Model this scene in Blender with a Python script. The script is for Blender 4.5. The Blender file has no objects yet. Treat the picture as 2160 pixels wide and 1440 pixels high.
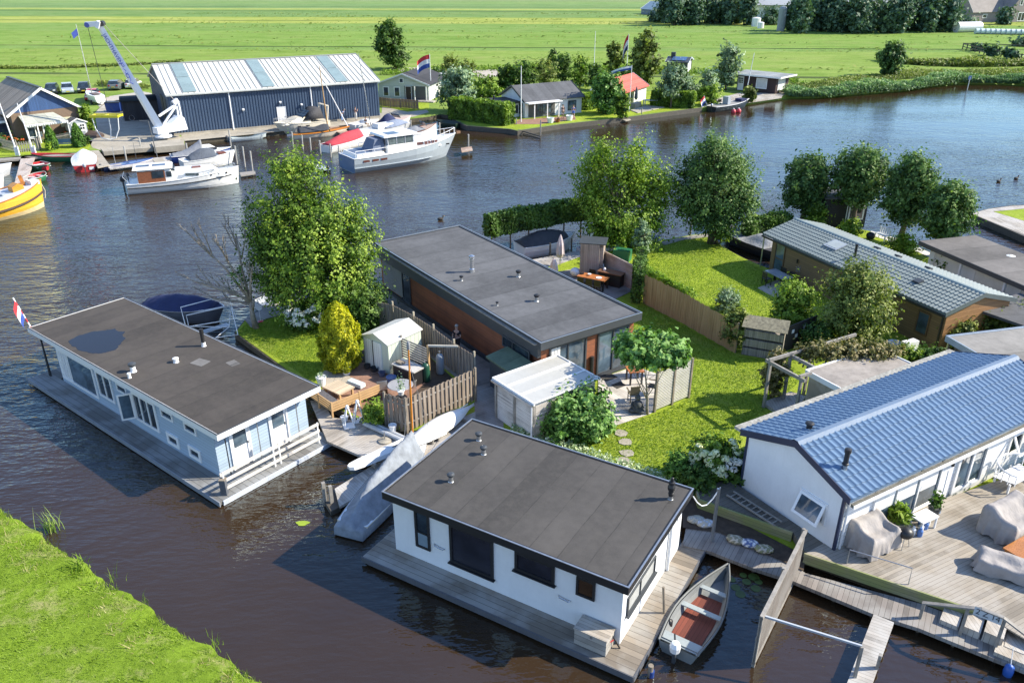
# Waterside village with houseboats seen from a drone: procedural Blender scene.
import bpy, math, random
import numpy as np
from mathutils import Vector, Matrix
random.seed(11)
rng = np.random.default_rng(11)
R = math.radians
SC = bpy.context.scene
COL = SC.collection

# ---------------------------------------------------------------- survey
# The drone hovers 20 m over the water; pt() gives the point of the level z
# that was surveyed at photo coordinate (u, v); hgt() a height above a spot.
CAMH = 20.0
_c, _s = math.cos(R(25.46)), math.sin(R(25.46))
def pt(u, v, z=0.0):
    dx = (u - 1080) / 1690; dy = (v - 720) / 1690
    k = (CAMH - z) / (_s + dy * _c)
    return Vector((dx * k, (_c - dy * _s) * k, z))
def hgt(P, v):
    dy = (v - 720) / 1690
    return CAMH - P[1] * (_s + dy * _c) / (_c - dy * _s)
def ang(p, q):
    return math.atan2(q[1] - p[1], q[0] - p[0])

# ---------------------------------------------------------------- meshes
class MB:
    def __init__(s):
        s.v = []; s.f = []
    def add(s, vs, fs):
        o = len(s.v); s.v += [tuple(p) for p in vs]
        s.f += [tuple(i + o for i in f) for f in fs]; return s
    def box(s, x0, x1, y0, y1, z0, z1):
        return s.add([(x0,y0,z0),(x1,y0,z0),(x1,y1,z0),(x0,y1,z0),(x0,y0,z1),(x1,y0,z1),(x1,y1,z1),(x0,y1,z1)],
                     [(3,2,1,0),(4,5,6,7),(0,1,5,4),(1,2,6,5),(2,3,7,6),(3,0,4,7)])
    def obox(s, c, size, rz=0.0, rx=0.0, ry=0.0):
        m = Matrix.Rotation(rz,3,'Z') @ Matrix.Rotation(ry,3,'Y') @ Matrix.Rotation(rx,3,'X')
        h = Vector(size) / 2; c = Vector(c); vs = []
        for z in (-1, 1):
            for x, y in ((-1,-1),(1,-1),(1,1),(-1,1)):
                vs.append(c + m @ Vector((x*h.x, y*h.y, z*h.z)))
        return s.add(vs, [(3,2,1,0),(4,5,6,7),(0,1,5,4),(1,2,6,5),(2,3,7,6),(3,0,4,7)])
    def prism(s, poly, z0, z1):
        if sum(a[0]*b[1]-b[0]*a[1] for a, b in zip(poly, poly[1:]+poly[:1])) < 0: poly = poly[::-1]
        n = len(poly)
        return s.add([(p[0],p[1],z0) for p in poly] + [(p[0],p[1],z1) for p in poly],
                     [tuple(range(n-1,-1,-1)), tuple(range(n,2*n))] + [(i,(i+1)%n,n+(i+1)%n,n+i) for i in range(n)])
    def poly(s, pts):
        return s.add(pts, [tuple(range(len(pts)))])
    def beam(s, p, q, w, h, up=(0,0,1)):
        p, q = Vector(p), Vector(q); d = q - p
        if d.length < 1e-6: return s
        d.normalize(); u = Vector(up); sd = d.cross(u)
        if sd.length < 1e-3: sd = d.cross(Vector((1,0,0)))
        sd.normalize(); u = sd.cross(d); a, b = sd*w/2, u*h/2
        return s.add([p-a-b,p+a-b,p+a+b,p-a+b,q-a-b,q+a-b,q+a+b,q-a+b],
                     [(0,1,2,3),(7,6,5,4),(4,5,1,0),(5,6,2,1),(6,7,3,2),(7,4,0,3)])
    def tube(s, pts, r, n=6, cap=True):
        pts = [Vector(p) for p in pts]; m = len(pts)
        rs = list(r) if isinstance(r, (list, tuple)) else [r]*m
        rings = []; prev = None
        for i, p in enumerate(pts):
            d = (pts[min(i+1,m-1)] - pts[max(i-1,0)]).normalized()
            a = prev if prev is not None else (Vector((0,0,1)) if abs(d.z) < .9 else Vector((1,0,0)))
            a = a - d*a.dot(d)
            if a.length < 1e-4: a = d.orthogonal()
            a.normalize(); prev = a; b = d.cross(a)
            rings.append([p + (a*math.cos(2*math.pi*k/n) + b*math.sin(2*math.pi*k/n))*rs[i] for k in range(n)])
        return s.loft(rings, True, cap)
    def loft(s, rings, closed=True, cap=True):
        n = len(rings[0]); vs = [p for r in rings for p in r]; fs = []
        for i in range(len(rings)-1):
            for k in range(n if closed else n-1):
                fs.append((i*n+k, i*n+(k+1)%n, (i+1)*n+(k+1)%n, (i+1)*n+k))
        if cap:
            fs.append(tuple(range(n-1,-1,-1))); fs.append(tuple(range((len(rings)-1)*n, len(rings)*n)))
        return s.add(vs, fs)
    def lathe(s, c, prof, n=12):
        c = Vector(c)
        return s.loft([[c + Vector((r*math.cos(2*math.pi*k/n), r*math.sin(2*math.pi*k/n), z)) for k in range(n)] for r, z in prof])
    def cyl(s, c, r, h, n=12, r2=None):
        return s.lathe(c, [(r,0),(r if r2 is None else r2,h)], n)
    def ball(s, c, r, n=10, m=6):
        rx, ry, rz = r if isinstance(r, (tuple, list)) else (r,r,r)
        c = Vector(c)
        return s.loft([[c + Vector((rx*math.sin(math.pi*(i+.02)/(m+.04))*math.cos(2*math.pi*k/n), ry*math.sin(math.pi*(i+.02)/(m+.04))*math.sin(2*math.pi*k/n),
                        -rz*math.cos(math.pi*(i+.02)/(m+.04)))) for k in range(n)] for i in range(m+1)])
    def xf(s, m):
        s.v = [tuple(m @ Vector(p)) for p in s.v]; return s

def link(o):
    COL.objects.link(o); return o
def to_obj(name, mb, mat, smooth=False, bevel=0):
    me = bpy.data.meshes.new(name); me.from_pydata(mb.v, [], mb.f); me.update()
    me.materials.append(mat)
    if smooth: me.polygons.foreach_set('use_smooth', [True]*len(me.polygons))
    o = link(bpy.data.objects.new(name, me))
    if bevel:
        b = o.modifiers.new('bevel', 'BEVEL'); b.width = bevel; b.segments = 2; b.limit_method = 'ANGLE'
    return o
def mark(o, label=None, cat=None, group=None, kind=None):
    if label: o['label'] = label
    if cat: o['category'] = cat
    if group: o['group'] = group
    if kind: o['kind'] = kind
    return o

class Thing:
    """An Empty at a thing's base; parts are meshes under it (local metres)."""
    def __init__(s, name, label, cat, loc=(0,0,0), rz=0.0, group=None):
        s.o = link(bpy.data.objects.new(name, None)); s.o.empty_display_size = .3
        s.o.location = loc; s.o.rotation_euler = (0,0,rz)
        s.m = Matrix.Translation(Vector(loc)) @ Matrix.Rotation(rz,4,'Z'); s.inv = s.m.inverted()
        mark(s.o, label, cat, group)
    def L(s, p):
        return s.inv @ Vector(p)
    def W(s, p):
        return s.m @ Vector(p)
    def part(s, name, mb, mat, under=None, smooth=False, label=None, world=False, bevel=0):
        if world: mb.xf(s.inv)
        smooth = smooth or name.endswith(('cover','tarpaulin','hood'))
        o = to_obj(name, mb, mat, smooth, bevel); o.parent = under or s.o
        if label: o['label'] = label
        return o
def solo(name, label, cat, mb, mat, loc=(0,0,0), rz=0.0, group=None, smooth=False, world=True, bevel=0):
    """A thing that is one mesh. world: the mesh was written in world metres."""
    if world: mb.xf((Matrix.Translation(Vector(loc)) @ Matrix.Rotation(rz,4,'Z')).inverted())
    o = to_obj(name, mb, mat, smooth, bevel); o.location = loc; o.rotation_euler = (0,0,rz)
    return mark(o, label, cat, group)
def struct(name, mb, mat, smooth=False):
    return mark(to_obj(name, mb, mat, smooth), kind='structure')
def dup(root, loc, rz=None, label=None, scale=None, group=None):
    def cp(o, par):
        c = link(o.copy()); c.parent = par
        for ch in [x for x in COL.objects if x.parent == o]: cp(ch, c)
        return c
    r = cp(root, None); r.location = loc
    if rz is not None: r.rotation_euler = (0,0,rz)
    if scale: r.scale = (scale,)*3 if not isinstance(scale, tuple) else scale
    if label: r['label'] = label
    if group: r['group'] = group
    return r
def np_obj(name, verts, quads, mat, tint=None):
    """Fast mesh from numpy: verts (n,3), quads (m,k); tint per vertex."""
    me = bpy.data.meshes.new(name); k = quads.shape[1]
    me.vertices.add(len(verts)); me.vertices.foreach_set('co', np.asarray(verts, np.float32).ravel())
    me.loops.add(quads.size); me.loops.foreach_set('vertex_index', quads.astype(np.int32).ravel())
    me.polygons.add(len(quads)); me.polygons.foreach_set('loop_start', np.arange(0, quads.size, k, dtype=np.int32))
    me.polygons.foreach_set('loop_total', np.full(len(quads), k, np.int32))
    if tint is not None:
        a = me.attributes.new('tint', 'FLOAT', 'POINT'); a.data.foreach_set('value', np.asarray(tint, np.float32))
    me.update(calc_edges=True); me.materials.append(mat)
    return link(bpy.data.objects.new(name, me))
def pip(P, poly):
    x, y = P[:,0], P[:,1]; ins = np.zeros(len(P), bool); n = len(poly); j = n-1
    for i in range(n):
        xi, yi, xj, yj = poly[i][0], poly[i][1], poly[j][0], poly[j][1]
        ins ^= ((yi > y) != (yj > y)) & (x < (xj-xi)*(y-yi)/((yj-yi) or 1e-9)+xi); j = i
    return ins

# ---------------------------------------------------------------- materials
_mats = {}
class NT:
    def __init__(s, name):
        s.m = bpy.data.materials.new(name); s.m.use_nodes = True
        s.t = s.m.node_tree; s.b = s.t.nodes['Principled BSDF']; s.out = s.t.nodes['Material Output']
    def n(s, kind, **kw):
        x = s.t.nodes.new(kind)
        for k, v in kw.items():
            if k == 'i':
                for a, b in v.items():
                    if isinstance(b, bpy.types.NodeSocket): s.t.links.new(b, x.inputs[a])
                    else: x.inputs[a].default_value = b
            else: setattr(x, k, v)
        return x
    def math(s, op, a, b=0.0, c=None):
        i = {0:a, 1:b}
        if c is not None: i[2] = c
        return s.n('ShaderNodeMath', operation=op, i=i).outputs[0]
    def mix(s, f, a, b, mode='MIX'):
        x = s.n('ShaderNodeMix', data_type='RGBA', blend_type=mode)
        for k, v in ((0,f),(6,a),(7,b)):
            if isinstance(v, bpy.types.NodeSocket): s.t.links.new(v, x.inputs[k])
            else: x.inputs[k].default_value = (*v, 1) if isinstance(v, tuple) and len(v) == 3 else v
        return x.outputs[2]
    def ramp(s, f, stops, interp='LINEAR'):
        x = s.n('ShaderNodeValToRGB', i={0:f}); r = x.color_ramp; r.interpolation = interp
        while len(r.elements) < len(stops): r.elements.new(0.5)
        for e, (p, cc) in zip(r.elements, stops):
            e.position = p; e.color = (*cc,1) if isinstance(cc, tuple) else (cc,cc,cc,1)
        return x.outputs[0]
    def coord(s, which='Object'):
        return s.n('ShaderNodeTexCoord').outputs[which]
    def noise(s, vec, scale, detail=3, rough=.55):
        return s.n('ShaderNodeTexNoise', i={'Vector':vec,'Scale':scale,'Detail':detail,'Roughness':rough}).outputs[0]
    def scaled(s, vec, sc, rot=0.0):
        return s.n('ShaderNodeMapping', i={'Vector':vec,'Scale':sc,'Rotation':(0,0,rot)}).outputs[0]
    def bump(s, h, strength, dist=.02):
        return s.n('ShaderNodeBump', i={'Height':h,'Strength':strength,'Distance':dist}).outputs[0]
    def done(s, color=None, rough=.6, metal=0.0, normal=None, **kw):
        for k, v in (('Base Color',color),('Roughness',rough),('Metallic',metal),('Normal',normal),*kw.items()):
            if v is None: continue
            if isinstance(v, bpy.types.NodeSocket): s.t.links.new(v, s.b.inputs[k])
            else: s.b.inputs[k].default_value = (*v,1) if isinstance(v, tuple) and len(v) == 3 else v
        return s.m
def tone(c, k):
    return tuple(min(1, x*k) for x in c)
def paint(name, c, rough=.5, metal=0.0, var=.12, scale=1.5, dirt=0.0, bump=0.0, spec=.5):
    """Painted or plain surface with soft weathering."""
    if name in _mats: return _mats[name]
    t = NT(name); co = t.coord()
    a = t.noise(co, scale, 5, .6); b = t.noise(co, scale*9, 3)
    f = t.math('ADD', t.math('MULTIPLY', a, .7), t.math('MULTIPLY', b, .3))
    col = t.ramp(f, [(.3, tone(c, 1-var*1.6)), (.7, tone(c, 1+var))])
    if dirt:
        g = t.ramp(t.noise(t.scaled(co, (2.5,2.5,.5)), 1.6, 6, .7), [(.48,0.0),(.75,1.0)])
        col = t.mix(t.math('MULTIPLY', g, dirt), col, tone(c,.45))
    rr = t.math('MULTIPLY_ADD', b, .25, rough-.12)
    nm = t.bump(t.noise(co, 60, 2), bump, .01) if bump else None
    _mats[name] = t.done(col, rr, metal, nm, **{'Specular IOR Level':spec}); return t.m
def planks(name, c, width=.14, axis='X', rot=0.0, gap=.06, var=.25, rough=.75, grey=None, wet=0.0):
    """Boards that step across one local axis, each with its own tone, grain and gap."""
    if name in _mats: return _mats[name]
    c = tuple(min(.84, x*1.3) for x in c); grey = grey and tone(grey, 1.3)
    t = NT(name); co = t.scaled(t.coord(), (1,1,1), rot)
    sp = t.n('ShaderNodeSeparateXYZ', i={0:co})
    u = t.math('DIVIDE', sp.outputs[axis], width)
    idx = t.math('FLOOR', u); fr = t.math('SUBTRACT', u, idx)
    wn = t.n('ShaderNodeTexWhiteNoise', noise_dimensions='1D', i={'W':idx}).outputs[0]
    sc = {'X':(14,1.2,1.2),'Y':(1.2,14,1.2),'Z':(1.2,1.2,14)}[axis]
    grain = t.noise(t.scaled(co, sc), 2.0, 5, .65); blotch = t.noise(co, .9, 4)
    f = t.math('ADD', t.math('MULTIPLY', wn, .45), t.math('ADD', t.math('MULTIPLY', grain, .35), t.math('MULTIPLY', blotch, .3)))
    col = t.ramp(f, [(.25, tone(c,1-var*1.5)), (.8, tone(c,1+var))])
    if grey: col = t.mix(t.ramp(t.noise(co, .7, 4), [(.42,0.0),(.62,1.0)]), col, grey)
    g = t.math('LESS_THAN', fr, gap)
    col = t.mix(g, col, tone(c,.22))
    h = t.math('SUBTRACT', t.math('MULTIPLY', grain, .3), g)
    _mats[name] = t.done(col, rough, 0.0, t.bump(h, .5, .012)); return t.m
def felt(name, c, seam=1.0, axis='X', rough=.85, moss=None, lighter=1.0):
    """Bitumen roofing sheets: lap seams, dusty blotches, fine mineral grain."""
    if name in _mats: return _mats[name]
    c = tone(c, 1.25)
    t = NT(name); co = t.coord(); sp = t.n('ShaderNodeSeparateXYZ', i={0:co})
    wob = t.math('MULTIPLY', t.noise(co, .6, 2), .10)
    u = t.math('DIVIDE', t.math('ADD', sp.outputs[axis], wob), seam)
    idx = t.math('FLOOR', u); fr = t.math('SUBTRACT', u, idx)
    wn = t.n('ShaderNodeTexWhiteNoise', noise_dimensions='1D', i={'W':idx}).outputs[0]
    big = t.noise(co, .35, 5, .6); fine = t.noise(co, 90, 2, .8); mid = t.noise(co, 3.0, 5, .7)
    f = t.math('ADD', t.math('MULTIPLY', big, .45), t.math('ADD', t.math('MULTIPLY', mid, .3), t.math('MULTIPLY', wn, .12)))
    f = t.math('ADD', f, t.math('MULTIPLY', fine, .14))
    col = t.ramp(f, [(.38, tone(c,.66)), (.64, tone(c,1.32*lighter))])
    ln = t.math('MULTIPLY', t.math('LESS_THAN', fr, .03), t.ramp(t.noise(co, 1.1, 3), [(.35,.15),(.6,.75)]))
    col = t.mix(ln, col, tone(c,.4))
    soft = t.math('MULTIPLY', t.math('SUBTRACT', 1.0, t.math('SMOOTH_MIN', t.math('MULTIPLY', fr, 4.0), 1.0, .2)), .22)
    col = t.mix(soft, col, tone(c,.6))
    if moss: col = t.mix(t.math('MULTIPLY', t.ramp(t.noise(co, 2.3, 5, .75), [(.5,0.0),(.68,1.0)]), .55), col, moss)
    _mats[name] = t.done(col, rough, 0.0, t.bump(t.math('ADD', t.math('MULTIPLY', fine, .5), ln), .35, .01)); return t.m
def glass(name, c=(.02,.03,.04), rough=.06, alpha=None):
    if name in _mats: return _mats[name]
    t = NT(name); co = t.coord()
    col = t.ramp(t.noise(co, 1.1, 3), [(.35, tone(c,.6)), (.65, tone(c,1.8))])
    _mats[name] = t.done(col, rough, 0.0, t.bump(t.noise(co, 2.0, 2), .06, .02), **{'Specular IOR Level':.9}); return t.m
def cloth(name, c, var=.15, rough=.85, scale=3.0):
    if name in _mats: return _mats[name]
    t = NT(name); co = t.coord()
    f = t.noise(co, scale, 4, .6); w = t.noise(t.scaled(co, (1,1,.35)), scale*2.2, 3)
    col = t.ramp(f, [(.3, tone(c,1-var)), (.7, tone(c,1+var))])
    _mats[name] = t.done(col, rough, 0.0, t.bump(w, .6, .06)); return t.m
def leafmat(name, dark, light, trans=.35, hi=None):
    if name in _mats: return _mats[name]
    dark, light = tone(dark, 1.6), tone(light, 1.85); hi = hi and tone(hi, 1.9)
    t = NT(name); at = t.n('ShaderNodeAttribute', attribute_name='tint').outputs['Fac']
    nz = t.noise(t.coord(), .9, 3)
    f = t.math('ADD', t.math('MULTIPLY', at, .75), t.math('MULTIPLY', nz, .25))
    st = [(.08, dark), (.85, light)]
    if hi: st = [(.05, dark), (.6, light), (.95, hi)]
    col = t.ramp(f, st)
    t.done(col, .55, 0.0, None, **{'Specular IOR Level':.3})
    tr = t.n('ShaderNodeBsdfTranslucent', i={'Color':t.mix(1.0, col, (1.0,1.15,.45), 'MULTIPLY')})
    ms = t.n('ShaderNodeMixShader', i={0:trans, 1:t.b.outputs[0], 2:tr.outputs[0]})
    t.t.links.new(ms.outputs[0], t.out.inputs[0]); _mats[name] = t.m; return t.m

# ---------------------------------------------------------------- foliage
def leaf_quads(C, N, size, aspect=.62):
    """Rhombic leaves at points C with rough facing N and length size (n,)."""
    n = len(C); A = rng.normal(size=(n,3)); A -= N*(A*N).sum(1)[:,None]
    A /= np.linalg.norm(A,axis=1)[:,None]+1e-9; B = np.cross(N, A)
    a = A*size[:,None]*.5; b = B*size[:,None]*.5*aspect; bend = N*size[:,None]*.12
    V = np.stack([C-a, C+b+bend, C+a, C-b+bend], 1).reshape(-1,3)
    return V, np.arange(4*n).reshape(n,4)
def crown_points(blobs, n, sig=.28, clump=26, shell=.62, low=-.75):
    """Leaf points gathered in clumps over the skins of ellipsoid blobs."""
    w = np.array([(b[3]*b[4]+b[4]*b[5]+b[3]*b[5]) for b in blobs]); w = w/w.sum()
    P, N, T = [], [], []
    for b, k in zip(blobs, (w*n).astype(int)):
        m = max(3, k//clump)
        d = rng.normal(size=(m,3)); d /= np.linalg.norm(d,axis=1)[:,None]
        d[:,2] = np.maximum(d[:,2], low)
        rad = shell + (1.20-shell)*rng.random(m)**.8
        cc = np.array(b[:3]) + d*np.array(b[3:6])*rad[:,None]
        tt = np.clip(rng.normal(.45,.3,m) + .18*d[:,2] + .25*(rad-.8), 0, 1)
        ix = rng.integers(0, m, k)
        sg = sig*np.clip(rng.normal(1,.3,m),.5,1.6)
        ax = d + np.array([0,0,.45]); ax /= np.linalg.norm(ax,axis=1)[:,None]
        p = cc[ix] + rng.normal(size=(k,3))*sg[ix][:,None]*.62 + ax[ix]*(rng.normal(0,1.25,k)*sg[ix])[:,None]
        nn = d[ix]*.8 + rng.normal(size=(k,3))*.42 + np.array([0,0,.5])
        nn /= np.linalg.norm(nn,axis=1)[:,None]
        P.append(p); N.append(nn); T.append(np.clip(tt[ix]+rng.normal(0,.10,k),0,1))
    return np.concatenate(P), np.concatenate(N), np.concatenate(T)
def foliage(name, P, N, T, size, mat, jitter=.3, aspect=.62):
    s = size*np.clip(rng.normal(1,jitter,len(P)),.45,1.8)
    V, Q = leaf_quads(P, N, s, aspect)
    return np_obj(name, V, Q, mat, np.repeat(T,4))
def tree(name, label, base, height, blobs, n, size, mat, bark, tr=.16, cat='tree', group=None, sig=.28, trunks=1, limbs=14, shell=.55, clump=26, low=-.75, aspect=.62):
    """blobs: (x,y,z,rx,ry,rz) relative to the base. trunk with limbs reaching into them."""
    t = Thing(name, label, cat, base, 0, group)
    P, N, T = crown_points(blobs, n, sig, clump, shell, low)
    ok = P[:,2] > .12
    foliage('crown', P[ok], N[ok], T[ok], size, mat, aspect=aspect).parent = t.o
    m = MB(); top = max(b[2] for b in blobs)
    for k in range(trunks):
        o = Vector((random.uniform(-.25,.25), random.uniform(-.2,.2), 0)) if trunks > 1 else Vector()
        bl = blobs[k % len(blobs)]
        tip = Vector((bl[0]*.6, bl[1]*.6, top*.9))
        pts = [o + (tip-o)*f + Vector((random.uniform(-1,1), random.uniform(-1,1), 0))*tr*.8*min(1,f*3) for f in (0,.12,.3,.5,.75,1)]
        pts[0].z = -.15
        m.tube(pts, [tr*1.35, tr*1.05, tr*.85, tr*.65, tr*.4, tr*.12], 8)
        for j in range(limbs//trunks):
            b = random.choice(blobs); f = random.uniform(.25,.7)
            st = o + (tip-o)*f
            en = Vector((b[0]+random.uniform(-.7,.7)*b[3], b[1]+random.uniform(-.7,.7)*b[4], b[2]+random.uniform(-.2,.7)*b[5]))
            if en.z < st.z*.8: en.z = st.z+.2
            mid = (st+en)/2 + Vector((0,0,-.08*(en-st).length)); r = tr*(1-f)*.55
            m.tube([st, mid, en], [r, r*.6, r*.15], 5)
    t.part('trunk', m, bark, smooth=True)
    return t
def bush(name, label, base, blobs, n, size, mat, cat='shrub', group=None, sig=.16, stems=None, low=-.6, clump=20, shell=.5):
    t = Thing(name, label, cat, base, 0, group)
    P, N, T = crown_points(blobs, n, sig, clump, shell, low); ok = P[:,2] > .02
    foliage('foliage', P[ok], N[ok], T[ok], size, mat).parent = t.o
    m = MB()
    for j in range(8):
        b = random.choice(blobs)
        e = Vector((b[0]+random.uniform(-.5,.5)*b[3], b[1]+random.uniform(-.5,.5)*b[4], b[2]+random.uniform(-.2,.5)*b[5]))
        m.tube([(random.uniform(-.1,.1)+b[0]*.3, random.uniform(-.1,.1)+b[1]*.3, -.05), e*.5, e], [.03,.022,.008], 5)
    t.part('stem', m, stems or BARK); return t
def hedge(name, label, p, q, width, h, n, size, mat, z=.45, cat='hedge', lift=0.0, group=None, flat=1.0):
    """Clipped hedge between two ground points."""
    p, q = Vector(p), Vector(q); L = (q-p).to_2d().length
    t = Thing(name, label, cat, (p.x,p.y,z), ang(p,q), group)
    w = width/2; areas = np.array([L*width, L*h*1.2, L*h, width*h, width*h, 0]); areas = areas/areas.sum()
    fc = rng.choice(6, n, p=areas); a, b = rng.random(n), rng.random(n)
    P = np.zeros((n,3)); N = np.zeros((n,3))
    for k, (px, py, pz, nv) in enumerate(((a*L, (b*2-1)*w, h+0*a, (0,0,1)), (a*L, -w+0*a, b*h, (0,-1,0)), (a*L, w+0*a, b*h, (0,1,0)),
                                  (0*a, (a*2-1)*w, b*h, (-1,0,0)), (L+0*a, (a*2-1)*w, b*h, (1,0,0)), (0*a,0*a,0*a,(0,0,1)))):
        i = fc == k; P[i] = np.stack([px,py,pz],1)[i]; N[i] = nv
    und = .10*np.sin(P[:,0]*1.7+P[:,2]*2.3)+.07*np.sin(P[:,0]*4.1+2+P[:,1]*3)
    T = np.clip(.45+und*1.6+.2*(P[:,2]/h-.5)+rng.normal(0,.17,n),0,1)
    P += N*und[:,None]*flat + rng.normal(size=(n,3))*np.array([.06,.06,.07])
    P[:,2] = np.maximum(P[:,2], .03) + lift
    N = N*.8+rng.normal(size=(n,3))*.55+np.array([0,0,.25]); N /= np.linalg.norm(N,axis=1)[:,None]
    foliage('foliage', P, N, T, size, mat).parent = t.o
    t.part('shade_core', MB().box(.12, L-.12, -w+.14, w-.14, lift+.02, lift+h-.14), INNER)  # solid core in near-black green, painting in the shade between the leaves
    if lift:
        m = MB()
        for k in range(int(L/1.6)+1): m.tube([(.3+k*1.6,0,-.1),(.3+k*1.6,0,lift+.2)], .06, 7)
        t.part('trunk', m, BARK)
    return t
def blades(name, poly, z, n, h, mat, lean=.35, keep=None, width=.012):
    """Countless grass blades over a ground polygon: one object of stuff."""
    xs = [p[0] for p in poly]; ys = [p[1] for p in poly]
    P = np.stack([rng.uniform(min(xs),max(xs),n*2), rng.uniform(min(ys),max(ys),n*2)],1)
    P = P[pip(P, poly)][:n]
    if keep is not None: P = P[keep(P)]
    k = len(P); hh = h*np.clip(rng.normal(1,.35,k),.3,2.2)
    a = rng.uniform(0,2*np.pi,k); d = np.stack([np.cos(a),np.sin(a),0*a],1); e = np.stack([-d[:,1],d[:,0],0*a],1)
    B = np.concatenate([P, np.full((k,1), z)],1) if np.isscalar(z) else np.concatenate([P, z(P)[:,None]],1)
    tip = B + d*(hh*lean*rng.random(k)*2)[:,None] + np.array([0,0,1])*hh[:,None]
    w = e*(width*np.clip(rng.normal(1,.3,k),.5,2))[:,None]
    V = np.stack([B-w, B+w, tip],1).reshape(-1,3)
    o = np_obj(name, V, np.arange(3*k).reshape(k,3), mat, np.repeat(np.clip(rng.normal(.5,.25,k),0,1),3))
    return mark(o, kind='stuff')
# ---------------------------------------------------------------- palette
BARK = paint('bark', (.13,.10,.075), .9, var=.35, scale=5, bump=.5)
BARK_GREY = paint('grey bark', (.30,.26,.21), .9, var=.35, scale=5, bump=.5)
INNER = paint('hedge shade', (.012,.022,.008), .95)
WHITE = paint('white paint', (.78,.79,.80), .45, var=.04, dirt=.12)
WHITE_CLEAN = paint('white gloss', (.82,.82,.82), .3, var=.03)
GREYBLUE = paint('grey blue paint', (.36,.40,.45), .6, var=.08, dirt=.2)
BLACK = paint('black paint', (.018,.018,.02), .45, var=.2)
CHARCOAL = paint('charcoal paint', (.055,.062,.07), .5, var=.12)
DARKMETAL = paint('dark metal', (.06,.06,.065), .4, .6, var=.2)
STEEL = paint('galvanised steel', (.5,.51,.52), .35, .8, var=.15, scale=6)
CHROME = paint('bright steel', (.65,.66,.68), .25, .9, var=.06)
RUBBER = paint('black rubber', (.02,.02,.02), .8)
GLASS = glass('window glass'); GLASS_BLUE = glass('sky glass', (.06,.09,.12), .05)
TIMBER = planks('weathered timber', (.30,.26,.21), .13, 'X', grey=(.36,.34,.31))
TIMBER_Y = planks('weathered timber across', (.30,.26,.21), .13, 'Y', grey=(.36,.34,.31))
DECKGREY = planks('grey deck', (.27,.245,.21), .145, 'X', grey=(.33,.31,.285))
DECKGREY_Y = planks('grey deck across', (.27,.245,.21), .145, 'Y', grey=(.33,.31,.285))
POSTWOOD = paint('post wood', (.26,.22,.17), .85, var=.3, scale=4, dirt=.4, bump=.4)
GREYWOOD = paint('grey wood', (.30,.28,.25), .85, var=.28, scale=4, dirt=.35, bump=.3)
WETWOOD = paint('wet wood', (.09,.08,.065), .7, var=.3, scale=4, dirt=.4)
CONCRETE = paint('concrete', (.38,.345,.28), .85, var=.2, scale=.8, dirt=.35, bump=.25)
VARNISH = paint('varnished wood', (.42,.17,.045), .28, var=.2, scale=3)
MAHOGANY = paint('mahogany', (.20,.06,.025), .3, var=.25, scale=4)
SKIN = paint('skin', (.50,.30,.22), .6, var=.08)
HAIR_GREY = paint('grey hair', (.35,.32,.29), .8, var=.3, scale=12)
HAIR_BROWN = paint('brown hair', (.08,.045,.025), .8, var=.3, scale=12)
L_BROAD = leafmat('broadleaf', (.008,.024,.004), (.080,.14,.014), .28, (.20,.26,.035))
L_DARK = leafmat('dark leaf', (.007,.022,.005), (.045,.09,.014), .25, (.095,.15,.03))
L_BLUEGREEN = leafmat('cool leaf', (.011,.032,.012), (.065,.12,.03), .3, (.14,.20,.06))
L_SILVER = leafmat('silver leaf', (.03,.055,.03), (.13,.19,.11), .25, (.27,.33,.22))
L_YELLOW = leafmat('golden leaf', (.05,.085,.004), (.27,.27,.010), .3, (.48,.42,.022))
L_LIGHT = leafmat('fresh leaf', (.02,.05,.006), (.12,.19,.02), .35, (.23,.29,.045))
L_OLIVE = leafmat('olive leaf', (.02,.035,.008), (.11,.14,.03), .3, (.20,.22,.06))
L_GLOSSY = leafmat('glossy leaf', (.012,.04,.008), (.07,.15,.025), .25, (.20,.30,.10))
L_VINE = leafmat('vine leaf', (.03,.035,.01), (.13,.12,.04), .3, (.26,.21,.12))
L_THUJA = leafmat('conifer leaf', (.012,.04,.008), (.06,.13,.018), .2, (.11,.19,.03))
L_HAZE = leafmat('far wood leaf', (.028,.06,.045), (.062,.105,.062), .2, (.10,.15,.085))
BLADE = leafmat('grass blade', (.06,.10,.007), (.115,.18,.013), .4, (.18,.22,.05))
REED = leafmat('reed blade', (.05,.09,.015), (.13,.20,.04), .3, (.24,.27,.09))
PETAL = leafmat('white petal', (.44,.45,.42), (.46,.46,.45), .15, (.48,.48,.47))

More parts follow.
